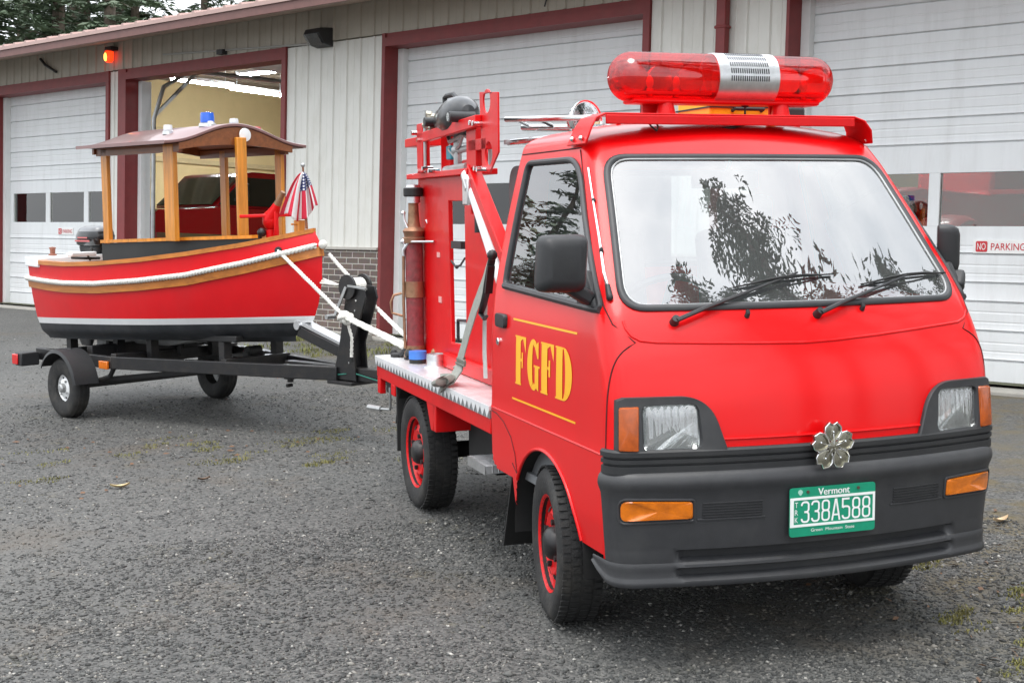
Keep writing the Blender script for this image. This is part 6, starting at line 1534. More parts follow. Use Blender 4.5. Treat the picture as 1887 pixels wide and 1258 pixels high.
q = MB(); q.cyl((-.30, .60, 1.70), (-.30, .60, 1.76), .015); part('lamp_post', q, M['chrome'], t)
t = thing('equipment_case', 'yellow case lying on the cab roof behind the light bar', 'case', (.22, .38, 1.735))
q = MB(); q.bx(.06, .36, .24, .52, 1.742, 1.835); part('case_body', q, M['yellowbox'], t, bev=.012)
q = MB(); q.bx(.055, .365, .236, .524, 1.79, 1.796); part('case_seam', q, M['darkplastic'], t)
q = MB(); q.tube([(.15, .236, 1.78), (.15, .215, 1.785), (.27, .215, 1.785), (.27, .236, 1.78)], .007, 8); part('case_handle', q, M['darkplastic'], t)
q = MB(); q.bx(.372, .47, .25, .45, 1.742, 1.80)
solo('black_case', q, M['darkplastic'], 'small black box on the cab roof beside the yellow case', 'case', (.42, .35, 1.74), bev=.012)
t = thing('rolled_cover', 'dark grey padded cover standing behind the cab', 'cover', (-.25, .98, .668))
q = MB(); q.prism(rounded([(.86, .70), (.86, 1.60), (1.12, 1.60), (1.12, .70)], [.02, .09, .09, .02], 6), (0, 0, 0), (0, 1, 0), (0, 0, 1), (1, 0, 0), -.43, .2); part('cover_body', q, mat('dark_grey_vinyl', (.06, .06, .062), .55, var=.2, bump=.2, bscale=30), t, bev=.03)
q = MB(); q.bx(-.4, .2, .84, 1.14, .668, .70); part('cover_base', q, M['blacksteel'], t)
# ------------------------------------------------------------------ boat trailer
CUR[0] = F_TRAIL
TL = thing('boat_trailer', 'black steel boat trailer with small white rimmed wheels', 'trailer', (0, 0, 0))
bs = M['blacksteel']
for s_ in (-1, 1):
    q = MB(); q.bar((s_ * .50, .62, .395), (s_ * .50, -.42, .40), .05, .085); q.bar((s_ * .50, -.40, .40), (s_ * .045, -2.25, .425), .05, .085); part('side_rail', q, bs, TL, bev=.005)
q = MB(); q.bar((0, -1.7, .425), (0, -3.36, .435), .07, .08); part('tongue', q, bs, TL, bev=.005)
q = MB(); q.bx(-.50, .50, .55, .61, .36, .42); part('cross_member', q, bs, TL, bev=.004)
q = MB(); q.bx(-.50, .50, -.44, -.38, .38, .46); part('cross_member', q, bs, TL, bev=.004)
q = MB(); q.bx(-.26, .26, -1.38, -1.32, .40, .47); part('cross_member', q, bs, TL, bev=.004)
q = MB(); q.bar((-.5, -.1, .455), (.5, .0, .455), .06, .08); part('cross_member', q, bs, TL, bev=.004)
q = MB(); q.prism([(-.035, -3.34), (-.035, -3.5), (-.02, -3.56), (.02, -3.56), (.035, -3.5), (.035, -3.34)], (0, 0, .46), (1, 0, 0), (0, 1, 0), (0, 0, 1), -.03, .05); part('coupler', q, M['steelgrey'], TL, bev=.008)
q = MB(); q.bar((-.56, 0, .215), (.56, 0, .215), .045, .045)
for s_ in (-1, 1):
    q.tube([(s_ * .5, -.42, .37), (s_ * .5, -.36, .30), (s_ * .5, -.18, .255), (s_ * .5, 0, .235)], .017, 8); q.tube([(s_ * .5, 0, .235), (s_ * .5, .25, .26), (s_ * .5, .42, .35)], .017, 8)
part('axle', q, bs, TL)
q = MB(); q.bar((-.52, .0, .24), (.3, -.9, .34), .04, .03); part('brace', q, bs, TL)
for s_ in (-1, 1):
    c = Vector((s_ * .615, 0, .207))
    q = MB(); q.lathe([(.095, -.045), (.13, -.056), (.175, -.058), (.195, -.052), (.205, -.035), (.207, 0), (.205, .035), (.195, .052), (.175, .058), (.13, .056), (.095, .045)], c, (s_, 0, 0), n=44, closed=True)
    for k in (-.03, .0, .03): q.lathe([(.2075, k - .006), (.2105, k - .005), (.2105, k + .005), (.2075, k + .006)], c, (s_, 0, 0), n=44, closed=True)
    wo = part('wheel', q, M['tyre'], TL, smooth=50)
    q = MB(); q.lathe([(.102, .046), (.108, .048), (.106, .042), (.099, .036), (.094, .022), (.086, .016), (.074, .024), (.055, .034), (.035, .036), (.0, .036)], c, (s_, 0, 0), n=30, cap0=False)
    part('rim', q, M['white'], wo, smooth=40)
    q = MB(); q.lathe([(.034, .036), (.030, .06), (.02, .068), (.0, .069)], c, (s_, 0, 0), n=18)
    for k in range(4):
        a = 2 * PI * k / 4 + .6; q.cyl(c + Vector((s_ * .03, math.cos(a) * .055, math.sin(a) * .055)), c + Vector((s_ * .044, math.cos(a) * .055, math.sin(a) * .055)), .008, n=6)
    part('hub', q, M['steelgrey'], wo)
    q = MB()
    for k in range(4):
        a = 2 * PI * k / 4 + .6 + PI / 4; p = c + Vector((s_ * .0215, math.cos(a) * .074, math.sin(a) * .068)); q.cyl(p, p + Vector((s_ * .008, 0, 0)), .008, n=10)
    part('rim_slot', q, M['under'], wo)
    rg = []
    for a in np.linspace(8, 150, 22):
        y, z = -.255 * math.cos(R(a)), .215 + .262 * math.sin(R(a)); n = Vector((0, -math.cos(R(a)), math.sin(R(a))))
        rg.append([Vector((s_ * .525, y, z)), Vector((s_ * .70, y, z)), Vector((s_ * .71, y, z)) - n * .022, Vector((s_ * .703, y, z)) - n * .024, Vector((s_ * .698, y, z)) - n * .004, Vector((s_ * .525, y, z)) - n * .004])
    q = MB().loft(rg, closed=True, cap=True); q.bar((s_ * .50, 0, .44), (s_ * .60, 0, .475), .05, .012); part('fender', q, M['darkplastic'], TL, smooth=40)
    # tail lamp on its arm
    q = MB(); q.bar((s_ * .50, .58, .385), (s_ * .60, .56, .375), .05, .05); q.bx(s_ * .56, s_ * .70, .50, .60, .325, .42); lp = part('tail_lamp', q, M['darkplastic'], TL, bev=.008)
    q = MB(); q.bx(s_ * .57, s_ * .70, .6005, .625, .335, .41); q.bx(s_ * .7005, s_ * .712, .54, .62, .335, .41); part('lamp_lens', q, M['redlens'], lp, bev=.006)
    q = MB(); q.bx(s_ * .527, s_ * .545, -.40, -.29, .355, .41); part('marker_lamp', q, M['amber'], TL, bev=.005)
# bunks that carry the hull
for s_ in (-1, 1):
    q = MB(); q.bar((s_ * .30, .55, .535), (s_ * .20, -1.45, .60), .06, .04); b_ = part('bunk', q, M['rubber'], TL, bev=.006)
    for y in (.5, -.1, -.5, -1.3):
        q = MB(); x = .30 - (.55 - y) / 2 * .1; q.bx(s_ * x - .03, s_ * x + .03, y - .03, y + .03, .40, .52 + (.55 - y) / 2 * .06)
        part('bunk_post', q, bs, b_)
for y in (.40, -.55, -1.32):
    q = MB(); q.cyl((-.05, y, .50), (.05, y, .50), .035, n=14); q.bx(-.07, .07, y - .02, y + .02, .42, .50); part('keel_roller', q, M['rubber'], TL)
# winch post
q = MB()
for s_ in (-.045, .045): q.prism([(-2.20, .39), (-2.42, .39), (-2.40, .62), (-2.52, .90), (-2.50, .965), (-2.38, .975), (-2.33, .88), (-2.27, .62)], (0, 0, 0), (0, 1, 0), (0, 0, 1), (1, 0, 0), s_ - .006, s_ + .006)
q.bx(-.04, .04, -2.36, -2.30, .45, .80); q.bx(-.09, .09, -2.42, -2.19, .365, .385); wp = part('winch_post', q, bs, TL, bev=.003)
q = MB(); q.bar((0, -1.86, .665), (0, -2.32, .545), .10, .07); part('bow_stop_arm', q, bs, wp, bev=.006)
q = MB(); q.bar((0, -1.885, .712), (0, -2.30, .60), .09, .018); q.cyl((-.06, -1.86, .70), (.06, -1.86, .70), .028, n=14); part('bow_pad', q, M['alu'], wp)
q = MB(); q.cyl((-.07, -2.37, .96), (-.055, -2.37, .96), .075, n=26); q.cyl((.055, -2.37, .96), (.07, -2.37, .96), .075, n=26); q.cyl((-.055, -2.37, .96), (.055, -2.37, .96), .03, n=16); part('winch_drum', q, bs, wp)
q = MB(); q.cyl((-.045, -2.37, .96), (.045, -2.37, .96), .055, n=20); part('winch_strap', q, M['rope'], wp)
q = MB(); q.bar((-.075, -2.37, .96), (-.085, -2.27, .78), .02, .008, (1, 0, 0)); q.cyl((-.085, -2.27, .78), (-.15, -2.27, .78), .015, n=10); q.bar((-.08, -2.40, .97), (-.08, -2.56, .955), .02, .01); part('winch_crank', q, M['steelgrey'], wp)
q = MB()
for z in (.50, .58, .66, .74, .82, .88):
    for s_ in (-1, 1): q.cyl((s_ * .045, -2.36 - (z - .5) * .2, z), (s_ * .056, -2.36 - (z - .5) * .2, z), .007, n=6)
part('post_bolt', q, M['chrome'], wp)
q = MB(); q.tube([(-.05, -2.33, .43), (-.06, -2.1, .40), (-.14, -1.8, .385), (-.2, -1.55, .392)], .004, 6); q.tube([(-.045, -2.38, .44), (-.05, -2.7, .40), (-.05, -3.1, .39)], .004, 6); part('wiring', q, mat('green_wire', (.02, .16, .12), .5), TL)
q = MB(); q.cyl((-.03, -1.75, .33), (-.03, -1.75, .39), .02, n=10); q.bx(-.06, .0, -1.78, -1.72, .35, .385); q.cyl((-.06, -1.75, .31), (-.02, -1.75, .31), .012, n=8); part('jack_clamp', q, bs, TL)
# ------------------------------------------------------------------ the boat
BT = thing('boat', 'small red tugboat style launch with white rope rail on the trailer', 'boat', (0, -.6, .55))
YS = np.linspace(.72, -2.06, 46)
def sheer(y): return float(np.interp(y, [-2.06, -1.9, -1.6, -1.2, -.8, -.33, .1, .4, .72], [1.295, 1.262, 1.205, 1.148, 1.105, 1.072, 1.058, 1.060, 1.068]))
def hb(y):
    t = (y + 2.06) / 2.78; b = .555 * (1 - (1 - min(1, t * 1.25)) ** 2.8)
    return b * (1 - .10 * max(0, (t - .72) / .28) ** 2)
def wl(y): return float(np.interp(y, [-2.06, .72], [.763, .657]))
def stem_y(z): return float(np.interp(z, [.56, .60, .66, .74, .85, 1.0, 1.15, 1.22, 1.30], [-1.55, -1.72, -1.86, -1.965, -2.02, -2.055, -2.06, -2.045, -1.985]))
def stern_y(z): return float(np.interp(z, [.5, .66, 1.07], [.655, .67, .735]))
def frac(z, y):                                    # breadth fraction down the side
    s_ = sheer(y); k = wl(y) - .12
    return float(np.interp(z, [k - .03, k + .02, k + .12, (k + s_) / 2, s_], [.78, .89, .95, .985, 1.0]))
def hullpt(y, z, side, o=0.0):
    t = (y + 2.06) / 2.78
    yy = stem_y(z) + (stern_y(z) - stem_y(z)) * t
    bow = 1 - min(1, t * 2.4)
    f = frac(z, y) * (1 - .22 * bow * (1 - (z - .6) / .7))
    return Vector((side * (hb(y) * f + o), yy, z))
def hullside(mb, zf, lo, hi, side, n=7, o=0.0):
    rg = []
    for y in YS:
        a, b = zf(y, lo), zf(y, hi)
        rg.append([hullpt(y, a + (b - a) * k / n, side, o) for k in range(n + 1)])
    mb.loft(rg, closed=False)
def zlev(y, k):
    if k == 'sheer': return sheer(y)
    if k == 'w1': return wl(y)
    if k == 'w0': return wl(y) - .043
    if k == 'chine': return wl(y) - .158 + .02 * (1 - min(1, (y + 2.06) / .6))
for nm, lo, hi, mt in (('topsides', 'w1', 'sheer', M['hullred']), ('boot_stripe', 'w0', 'w1', M['white']), ('bottom', 'chine', 'w0', M['hullblack'])):
    q = MB()
    for s_ in (-1, 1): hullside(q, zlev, lo, hi, s_)
    ends = []
    a, b = zlev(.72, lo), zlev(.72, hi)
    q.loft([[hullpt(.72, a + (b - a) * k / 7, s_) for k in range(8)] for s_ in (-1, -.5, 0, .5, 1)], closed=False)
    if nm == 'bottom':
        q.loft([[hullpt(y, zlev(y, 'chine'), -1), Vector((0, hullpt(y, zlev(y, 'chine'), 1).y, zlev(y, 'chine') - .035)), hullpt(y, zlev(y, 'chine'), 1)] for y in YS], closed=False)
    hull = part('hull_' + nm, q, mt, BT, smooth=40)
q = MB(); q.prism([(.62, .40), (.62, .56), (-1.2, .60), (-1.2, .56), (-.2, .50), (.2, .47)], (0, 0, 0), (0, 1, 0), (0, 0, 1), (1, 0, 0), -.035, .035); part('keel', q, M['hullgrey'], BT, bev=.01)
q = MB(); q.prism([(.60, .47), (.60, .545), (-.9, .60), (-.85, .55), (-.5, .49)], (0, 0, 0), (0, 1, 0), (0, 0, 1), (1, 0, 0), -.14, .14); part('hull_base', q, M['hullgrey'], BT, bev=.02)
# rubbing strake under the rope, the rope itself as three twisted strands
def strake_z(y): return sheer(y) - float(np.interp(y, [-2.06, -1.2, -.3, .72], [.105, .150, .150, .138]))
for s_ in (-1, 1):
    rg = []
    for y in YS:
        z = strake_z(y); rg.append([hullpt(y, z - .05, s_, .001), hullpt(y, z - .05, s_, .018), hullpt(y, z + .008, s_, .018), hullpt(y, z + .008, s_, .001)])
    q = MB().loft(rg, closed=True, cap=True); part('rub_strake', q, M['woodh'], BT)
    path = [hullpt(y, strake_z(y) + .016, s_, .026) for y in np.linspace(.72, -2.05, 330)]
    q = MB()
    L_ = 0; acc = [0]
    for i in range(1, len(path)): L_ += (path[i] - path[i - 1]).length; acc.append(L_)
    for ph in range(3):
        pp = []
        for i, p in enumerate(path):
            a = acc[i] / .075 * 2 * PI + ph * 2 * PI / 3; pp.append(p + Vector((s_ * math.cos(a) * .009, 0, math.sin(a) * .009)))
        q.tube(pp, .0105, 6)
    part('rope_rail', q, M['rope'], BT, smooth=60)
    rg = []
    for y in YS:
        p = hullpt(y, sheer(y), s_); b = max(0, abs(p.x) - .055)
        rg.append([Vector((s_ * (abs(p.x) + .012), p.y, p.z - .012)), Vector((s_ * (abs(p.x) + .012), p.y, p.z + .016)), Vector((s_ * b, p.y, p.z + .016)), Vector((s_ * b, p.y, p.z - .012))])
    q = MB().loft(rg, closed=True, cap=True); part('gunwale', q, M['woodh'], BT)
q = MB(); q.ball(hullpt(-2.06, strake_z(-2.06) + .02, 1) + Vector((0, -.022, 0)), .028, 12); part('rope_end', q, M['rope'], BT)
# foredeck, stern deck, coaming
q = MB(); q.loft([[Vector((-max(0.002, hb(y) - .03), hullpt(y, sheer(y), 1).y, sheer(y) - .02)), Vector((0, hullpt(y, sheer(y), 1).y, sheer(y) + .005)), Vector((max(.002, hb(y) - .03), hullpt(y, sheer(y), 1).y, sheer(y) - .02))] for y in YS], closed=False); part('side_deck', q, M['wooddark'], BT)
q = MB(); rg = []
for y in (.75, .66, .58, .50):
    p = hb(y); z = sheer(y); rg.append([Vector((-p - .018, y, z - .035)), Vector((-p - .018, y, z + .03)), Vector((0, y, z + .045)), Vector((p + .018, y, z + .03)), Vector((p + .018, y, z - .035))])
q.loft(rg, closed=True, cap=True); part('stern_cap', q, M['white'], BT, bev=.006)
def coam_x(y): return min(.43, hb(y) - .085)
CY = np.linspace(-.20, -1.60, 24)
def coam_z(y): return float(np.interp(y, [-1.60, -.20], [1.247, 1.207]))
for s_ in (-1, 1):
    rg = []
    for y in CY:
        x, z0, z1 = coam_x(y), sheer(y) - .03, coam_z(y)
        rg.append([Vector((s_ * x, y, z0)), Vector((s_ * x, y, z1)), Vector((s_ * (x - .024), y, z1)), Vector((s_ * (x - .024), y, z0))])
    q = MB().loft(rg, closed=True, cap=True); part('coaming', q, M['darkgreen'], BT)
    rg = []
    for y in CY:
        x, z1 = coam_x(y), coam_z(y)
        rg.append([Vector((s_ * (x + .012), y, z1 + .001)), Vector((s_ * (x + .012), y, z1 + .022)), Vector((s_ * (x - .036), y, z1 + .022)), Vector((s_ * (x - .036), y, z1 + .001))])
    q = MB().loft(rg, closed=True, cap=True); part('coaming_rail', q, M['wood'], BT)
q = MB(); q.bx(-.405, .405, -.212, -.188, 1.03, 1.204); part('coaming', q, M['darkgreen'], BT)
q = MB(); q.bx(-.36, .36, -1.0, -.5, 1.0, 1.09); part('bench', q, M['wooddark'], BT, bev=.01)
# canopy posts
for x, y, w_, d_, z0, z1 in ((-.42, -.27, .03, .075, 1.205, 1.85), (.42, -.45, .03, .07, 1.205, 1.85), (-.42, -1.06, .035, .115, 1.23, 1.85), (.42, -1.10, .03, .07, 1.23, 1.85), (0.005, -1.235, .075, .03, 1.15, 1.90)):
    q = MB(); q.bx(x - w_ / 2, x + w_ / 2, y - d_ / 2, y + d_ / 2, z0, z1); part('canopy_post', q, M['wood'], BT, bev=.004)
def cz_(x): return float(np.interp(abs(x), [0, .08, .16, .25, .33, .42, .50, .56], [1.972, 1.966, 1.948, 1.918, 1.888, 1.862, 1.850, 1.846]))
xs_ = np.linspace(-.56, .56, 41); czs = [cz_(x) for x in xs_]; czs = smooth(np.array(czs), 3)
rg = []
for y in (-.13, -.135, -.6, -1.215, -1.22):
    i_ = .004 if y in (-.13, -1.22) else 0
    rg.append([Vector((x, y, z + .022 - i_)) for x, z in zip(xs_, czs)] + [Vector((x, y, z + i_)) for x, z in reversed(list(zip(xs_, czs)))])
q = MB().loft(rg, closed=True, cap=True); cn_ = part('canopy', q, M['canopy'], BT, smooth=50)
q = MB(); q.loft([[Vector((x * .985, y, z - .003)) for x, z in zip(xs_, czs)] for y in (-.14, -1.21)], closed=False); part('canopy_lining', q, M['wooddark'], cn_)
for y in (-1.20, -.16):
    top = [(x, z - .004) for x, z in zip(xs_, czs) if abs(x) < .47]; bot = [(x, 1.862 + (1.80 - 1.862) * 0 + .045 * (1 - (x / .47) ** 2) - .055) for x, _ in reversed(top)]
    q = MB().prism(top + bot, (0, y, 0), (1, 0, 0), (0, 0, 1), (0, 1, 0), -.012, .012); part('canopy_beam', q, M['wooddark'], cn_)
for s_ in (-1, 1):
    q = MB(); q.bx(s_ * .42 - .015, s_ * .42 + .015, -1.185, -.175, 1.80, 1.856); part('canopy_beam', q, M['wooddark'], cn_)
q = MB(); q.lathe([(.0, .0), (.045, .0), (.043, .008), (.0, .012)], (.05, -1.223, 1.918), (0, -1, 0), n=26); part('medallion', q, M['white'], cn_)
# lamps on the canopy
def toplamp(x, y, h, r_, mt, lab, base=M['alu']):
    z = float(np.interp(x, xs_, czs)) + .022
    t = thing('deck_lamp', lab, 'lamp', (x, y, z), 'small lamps on the boat canopy')
    q = MB(); q.lathe([(.0, z - .008), (r_ * 1.25, z - .008), (r_ * 1.2, z + .014), (r_ * .9, z + .02), (.0, z + .02)], (x, y, 0), n=18); part('lamp_base', q, base, t)
    q = MB(); q.lathe([(.0, z + .02), (r_, z + .02), (r_ * 1.02, z + h * .6), (r_ * .92, z + h), (.0, z + h + .004)], (x, y, 0), n=18); part('lamp_globe', q, mt, t)
M['bluelens'] = mat('blue_lens', (.02, .12, .62), .15, coat=.6)
M['clearlens'] = mat('frosted_lens', (.72, .74, .76), .2, coat=.5)
M['pinklens'] = mat('pink_red_lens', (.62, .14, .13), .2, coat=.5)
toplamp(-.26, -.80, .055, .03, M['clearlens'], 'small clear dome lamp nearest the camera side of the canopy')
toplamp(-.10, -1.02, .085, .046, M['bluelens'], 'blue beacon on top of the boat canopy')
toplamp(-.13, -1.10, .03, .02, M['clearlens'], 'tiny silver lamp at the foot of the blue beacon')
toplamp(.09, -1.05, .05, .03, M['clearlens'], 'white lamp at the crest of the boat canopy')
toplamp(.25, -1.08, .045, .032, M['pinklens'], 'reddish lamp on the far slope of the boat canopy')
# fire monitor on the foredeck
t = thing('water_monitor', 'red deck water cannon with hand wheel bars and brass tip at the bow', 'water cannon', (.03, -1.5, 1.2))
c = Vector((.03, -1.50, 1.36)); rs_ = M['redsteel']
q = MB(); q.cyl((.03, -1.50, 1.18), (.03, -1.50, 1.30), .032, n=14); q.cyl((.03, -1.50, 1.18), (.03, -1.50, 1.205), .06, n=16); part('pedestal', q, rs_, t)
q = MB(); q.ball(c, .058, 16, (.8, 1, 1.15)); q.lathe([(.05, .0), (.045, .04), (.03, .10), (.026, .12), (.0, .12)], c, (.1, -.55, .85), n=16); part('monitor_body', q, rs_, t)
q = MB(); q.bar(c + Vector((-.16, .11, .025)), c + Vector((.14, -.15, .035)), .022, .022); q.bar(c + Vector((.0, -.06, .06)), c + Vector((.0, -.065, -.10)), .03, .02); part('handle_bar', q, rs_, t, bev=.005)
q = MB(); q.lathe([(.026, .12), (.022, .15), (.018, .20), (.016, .215), (.0, .215)], c, (.1, -.55, .85), n=14); part('nozzle_tip', q, M['brass'], t)
q = MB(); q.cyl(c + Vector((-.06, .05, -.10)), c + Vector((-.06, .05, -.17)), .022, n=10); q.ball(c + Vector((-.055, .02, -.08)), .03, 10); part('valve', q, M['blacksteel'], t)
# outboard motor
t = thing('outboard_motor', 'black outboard motor with silver topped cowl on the boat stern', 'motor', (0, .66, 1.08))
def rsec(cx, cy, z, a, b, n=24, p=3.2):
    return [Vector((cx + a * math.copysign(abs(math.cos(2 * PI * k / n)) ** (2 / p), math.cos(2 * PI * k / n)), cy + b * math.copysign(abs(math.sin(2 * PI * k / n)) ** (2 / p), math.sin(2 * PI * k / n)), z)) for k in range(n)]
q = MB().loft([rsec(0, .64, 1.165, .085, .13), rsec(0, .64, 1.18, .105, .155), rsec(0, .635, 1.24, .11, .165), rsec(0, .63, 1.275, .10, .15)], closed=True, cap=True); part('cowl', q, mat('gloss_black', (.015, .016, .018), .25, coat=.5), t, smooth=50)
q = MB().loft([rsec(0, .63, 1.2755, .10, .15), rsec(0, .62, 1.30, .088, .135), rsec(0, .61, 1.315, .06, .1)], closed=True, cap=True); part('cowl_top', q, mat('silver_grey_cowl', (.13, .135, .145), .3, coat=.4), t, smooth=50)
q = MB(); q.bx(-.112, -.1095, .53, .74, 1.20, 1.212); q.bx(-.112, -.1095, .56, .70, 1.225, 1.235); part('cowl_stripe', q, mat('red_silver_stripe', (.5, .12, .12), .3), t)
q = MB().loft([rsec(0, .66, 1.05, .06, .08), rsec(0, .65, 1.12, .08, .12), rsec(0, .645, 1.164, .088, .135)], closed=True, cap=True); q.bar((0, .52, 1.12), (-.05, .16, 1.16), .04, .035); q.cyl((-.05, .18, 1.158), (-.065, .05, 1.165), .02, n=10); q.bx(-.09, .09, .60, .70, 1.02, 1.10); part('motor_bracket', q, M['darkplastic'], t, bev=.006)
q = MB().loft([rsec(0, .80, 1.05, .045, .07), rsec(0, .81, .75, .04, .065), rsec(0, .82, .55, .035, .07), rsec(0, .82, .45, .03, .09), rsec(0, .82, .40, .015, .07)], closed=True, cap=True); q.bx(-.03, .03, .66, .82, 1.03, 1.09); part('motor_leg', q, M['darkplastic'], t, smooth=50)
q = MB(); q.tube([(-.10, .50, 1.13), (-.16, .42, 1.16), (-.2, .40, 1.10), (-.15, .46, 1.07)], .008, 6); q.tube([(-.08, .45, 1.08), (-.22, .38, 1.085), (-.3, .46, 1.09)], .01, 6); part('fuel_line', q, M['rubber'], t)
q = MB(); q.lathe([(.0, 1.105), (.03, 1.105), (.03, 1.115), (.018, 1.12), (.02, 1.15), (.026, 1.165), (.0, 1.17)], (-.37, .60, 0), n=16)
solo('stern_fitting', q, mat('rusty_fitting', (.3, .12, .08), .5, metal=.4), 'small rusty red fitting on the white stern cap', 'fitting', (-.37, .6, 1.105))
q = MB(); q.bar((-.15, .40, 1.118), (-.40, .30, 1.118), .05, .03)
solo('stern_block', q, M['white'], 'white painted chock lying on the stern beside the motor', 'chock', (-.27, .35, 1.1), bev=.006)
# bow post, flag staff and flag
q = MB(); q.bx(-.02, .03, -1.86, -1.81, 1.24, 1.36); q.cyl((-.06, -1.835, 1.335), (.07, -1.835, 1.335), .006, n=8)
solo('mooring_post', q, M['wood'], 'short varnished mooring post on the bow deck', 'post', (0, -1.83, 1.25), bev=.004)
t = thing('flag', 'small american flag drooping from a wooden staff at the boat bow', 'flag', (.0, -1.92, 1.27))
F0, F1 = Vector((0, -1.915, 1.275)), Vector((.0, -1.89, 1.69))
q = MB(); q.tube([F0, F1], [.009, .006], 10); part('flag_staff', q, M['wooddark'], t)
q = MB(); q.ball(F1 + Vector((0, 0, .012)), .014, 10); part('finial', q, M['steelgrey'], t)
q = MB(); q.cyl(F0 + Vector((0, 0, -.01)), F0 + Vector((0, 0, .03)), .014, n=10); part('staff_socket', q, M['alu'], t)
def flag_material():
    m = bpy.data.materials.new('flag_cloth'); m.use_nodes = True; nt = m.node_tree; L = nt.links; b = nt.nodes['Principled BSDF']; b.inputs['Roughness'].default_value = .85
    uv = nt.nodes.new('ShaderNodeUVMap'); sp = nt.nodes.new('ShaderNodeSeparateXYZ'); L.new(uv.outputs['UV'], sp.inputs[0])
    def math_(op, a, b_=None):
        n = nt.nodes.new('ShaderNodeMath'); n.operation = op
        for i, x in enumerate((a, b_)):
            if x is None: continue
            if isinstance(x, (int, float)): n.inputs[i].default_value = x
            else: L.new(x, n.inputs[i])
        return n.outputs[0]
    st = math_('LESS_THAN', math_('MODULO', math_('MULTIPLY', sp.outputs['Y'], 13), 2), 1.0)
    ca = math_('MULTIPLY', math_('LESS_THAN', sp.outputs['X'], .4), math_('GREATER_THAN', sp.outputs['Y'], 4 / 13))
    fx = math_('SUBTRACT', math_('MODULO', math_('MULTIPLY', sp.outputs['X'], 15), 1), .5); fy = math_('SUBTRACT', math_('MODULO', math_('MULTIPLY', sp.outputs['Y'], 13), 1), .5)
    star = math_('LESS_THAN', math_('ADD', math_('MULTIPLY', fx, fx), math_('MULTIPLY', fy, fy)), .08)
    def mix(f, a, b_):
        n = nt.nodes.new('ShaderNodeMix'); n.data_type = 'RGBA'; L.new(f, n.inputs['Factor'])
        for k, x in (('A', a), ('B', b_)):
            if isinstance(x, tuple): n.inputs[k].default_value = (*x, 1)
            else: L.new(x, n.inputs[k])
        return n.outputs['Result']
    c = mix(st, (.72, .7, .7), (.55, .02, .05)); k = mix(star, (.02, .03, .12), (.72, .72, .74)); L.new(mix(ca, c, k), b.inputs['Base Color'])
    return m
NX, NZ = 30, 44
vs, uvs = [], []
top = F0.lerp(F1, .95)
lat = Vector((.80, -.42, 0)).normalized()         # spread of the limp cloth either side of the staff
dep = Vector((-.42, -.80, 0)).normalized()
for i in range(NX + 1):
    for j in range(NZ + 1):
        d, a = i / NX, j / NZ * 2 - 1
        ln = (.31 if a < 0 else .31 - .07 * a) * (1 - .05 * math.cos(a * 9)); wd = (.15 if a < 0 else .085) * d ** .62
        vs.append(top + lat * (a * wd + .006 * math.sin(a * 14)) + dep * (-.006 + .028 * math.sin(a * 10 + .6) * d ** .6 + .012) + Vector((0, 0, -ln * d * (1 - .18 * abs(a)) - .01)))
        uvs.append((d, j / NZ))
mb = MB(); mb.add(vs, [(i * (NZ + 1) + j, (i + 1) * (NZ + 1) + j, (i + 1) * (NZ + 1) + j + 1, i * (NZ + 1) + j + 1) for i in range(NX) for j in range(NZ)])
fo = part('flag_cloth', mb, flag_material(), t, smooth=180)
ul = fo.data.uv_layers.new(name='UVMap')
for lp_ in fo.data.loops: ul.data[lp_.index].uv = uvs[lp_.vertex_index]
sm = fo.modifiers.new('thick', 'SOLIDIFY'); sm.thickness = .0015
# ropes from boat to truck deck (world points, authored in the forecourt frame)
CUR[0] = F_TRUCK
tw = lambda p: F_TRAIL @ Vector(p)
def rope(pts, r_, turns, mb):
    P = [Vector(p) for p in pts]; out = []
    for i in range(len(P) - 1):
        n = max(2, int((P[i + 1] - P[i]).length / .02))
        for k in range(n): out.append(P[i].lerp(P[i + 1], k / n))
    out.append(P[-1])
    for ph in range(3):
        pp = []
        acc = 0
        for i, p in enumerate(out):
            if i: acc += (p - out[i - 1]).length
            t_ = (out[min(i + 1, len(out) - 1)] - out[max(0, i - 1)]).normalized(); u_ = t_.orthogonal().normalized(); v_ = t_.cross(u_); a = acc / turns * 2 * PI + ph * 2 * PI / 3
            pp.append(p + u_ * math.cos(a) * r_ * .5 + v_ * math.sin(a) * r_ * .5)
        mb.tube(pp, r_ * .56, 5)
hole = hullpt(-1.82, sheer(-1.82) - .075, -1, .004); A = tw(hole); K = tw((-.15, -2.453, .785)); E1 = Vector((-.56, 2.36, .71))
q = MB(); q.lathe([(.0, -.004), (.026, -.004), (.024, .004), (.016, .006), (.0, .003)], hole, (-1, -.4, 0), n=16)
CUR[0] = F_TRAIL; part('fairlead', q, M['darkplastic'], BT); CUR[0] = F_TRUCK
t = thing('tie_rope', 'white knotted tie rope from the near bow side to the truck deck', 'rope', tuple(K))
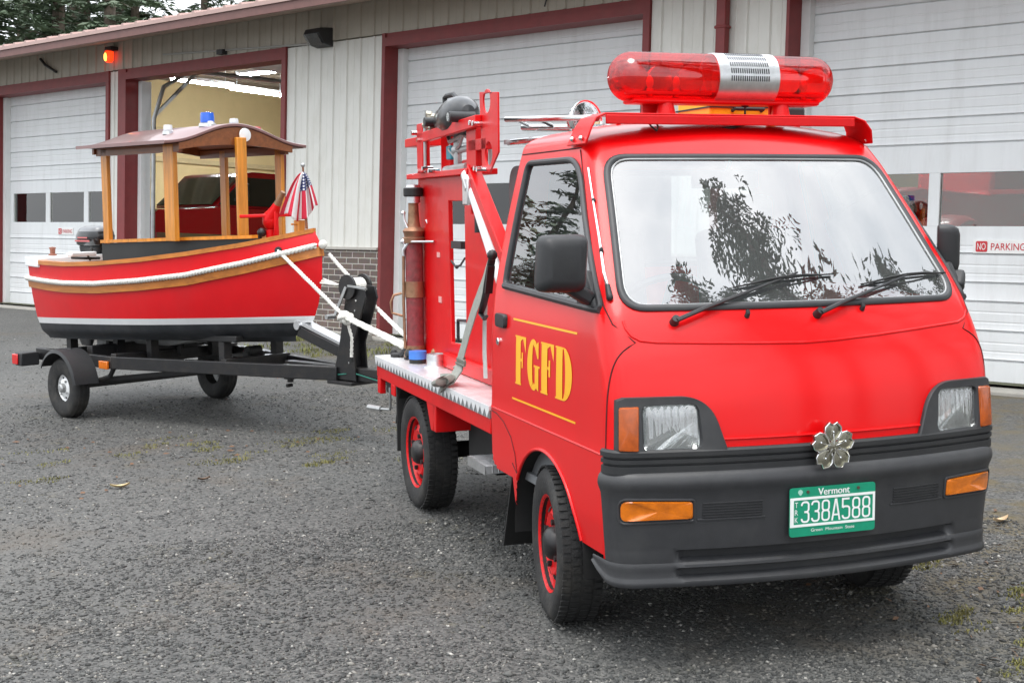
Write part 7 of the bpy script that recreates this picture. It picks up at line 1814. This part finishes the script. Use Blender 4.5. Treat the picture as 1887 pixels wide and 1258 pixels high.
q = MB(); rope([A, K, E1 + Vector((.0, .0, .0))], .0135, .07, q); rope([K + Vector((0, 0, .012)), E1 + Vector((.02, .02, .012))], .011, .07, q); part('rope_run', q, M['rope'], t, smooth=60)
q = MB(); rgk = random.Random(2)
for k in range(4):
    ax_ = Vector((rgk.uniform(-1, 1), rgk.uniform(-1, 1), rgk.uniform(-1, 1))).normalized(); e1 = ax_.orthogonal().normalized(); e2 = ax_.cross(e1); c = K + Vector((rgk.uniform(-.012, .012), rgk.uniform(-.012, .012), rgk.uniform(-.012, .012)))
    q.tube([c + (e1 * math.cos(a) + e2 * math.sin(a)) * .027 for a in np.linspace(0, 2 * PI, 18, endpoint=False)], .0145, 8, closed=True)
q.ball(K, .026, 10); part('knot', q, M['rope'], t, smooth=60)
q = MB(); rope([K + Vector((.01, 0, -.03)), K + Vector((.03, -.02, -.12)), K + Vector((.025, -.02, -.235))], .011, .07, q); part('rope_tail', q, M['rope'], t, smooth=60)
q = MB(); q.cyl(K + Vector((.025, -.02, -.235)), K + Vector((.025, -.02, -.265)), .013, n=10); part('tape_end', q, M['rubber'], t)
t = thing('far_tie_rope', 'white tie rope passing behind the winch post to the truck deck', 'rope', tuple(E1))
B_ = tw((.03, -2.09, 1.15)); Mid = tw((.16, -2.3, .93)); q = MB(); rope([B_, tw((.13, -2.42, .82)), E1 + Vector((.03, .03, .03)), E1 + Vector((.03, .0, -.01))], .0135, .07, q); part('rope_run', q, M['rope'], t, smooth=60)
q = MB(); rope([E1 + Vector((-.02, .05, .0)), E1 + Vector((.02, .03, .05)), E1 + Vector((.05, .01, .0)), E1 + Vector((-.01, -.03, -.02)), E1 + Vector((.06, -.05, -.015))], .0135, .07, q); part('rope_hitch', q, M['rope'], t, smooth=60)
CUR[0] = F_TRAIL
q = MB()
for k in (-.012, 0, .012): q.tube([(k, -2.05, .985 + k), (k * .5, -2.2, .965), (0, -2.32, .985)], .006, 6)
part('bow_line', q, M['rope'], wp)
CUR[0] = F_TRUCK
# ------------------------------------------------------------------ make the building plumb
bpy.context.view_layer.update()
for o in ROOTS:
    o.matrix_world = G @ o.matrix_world
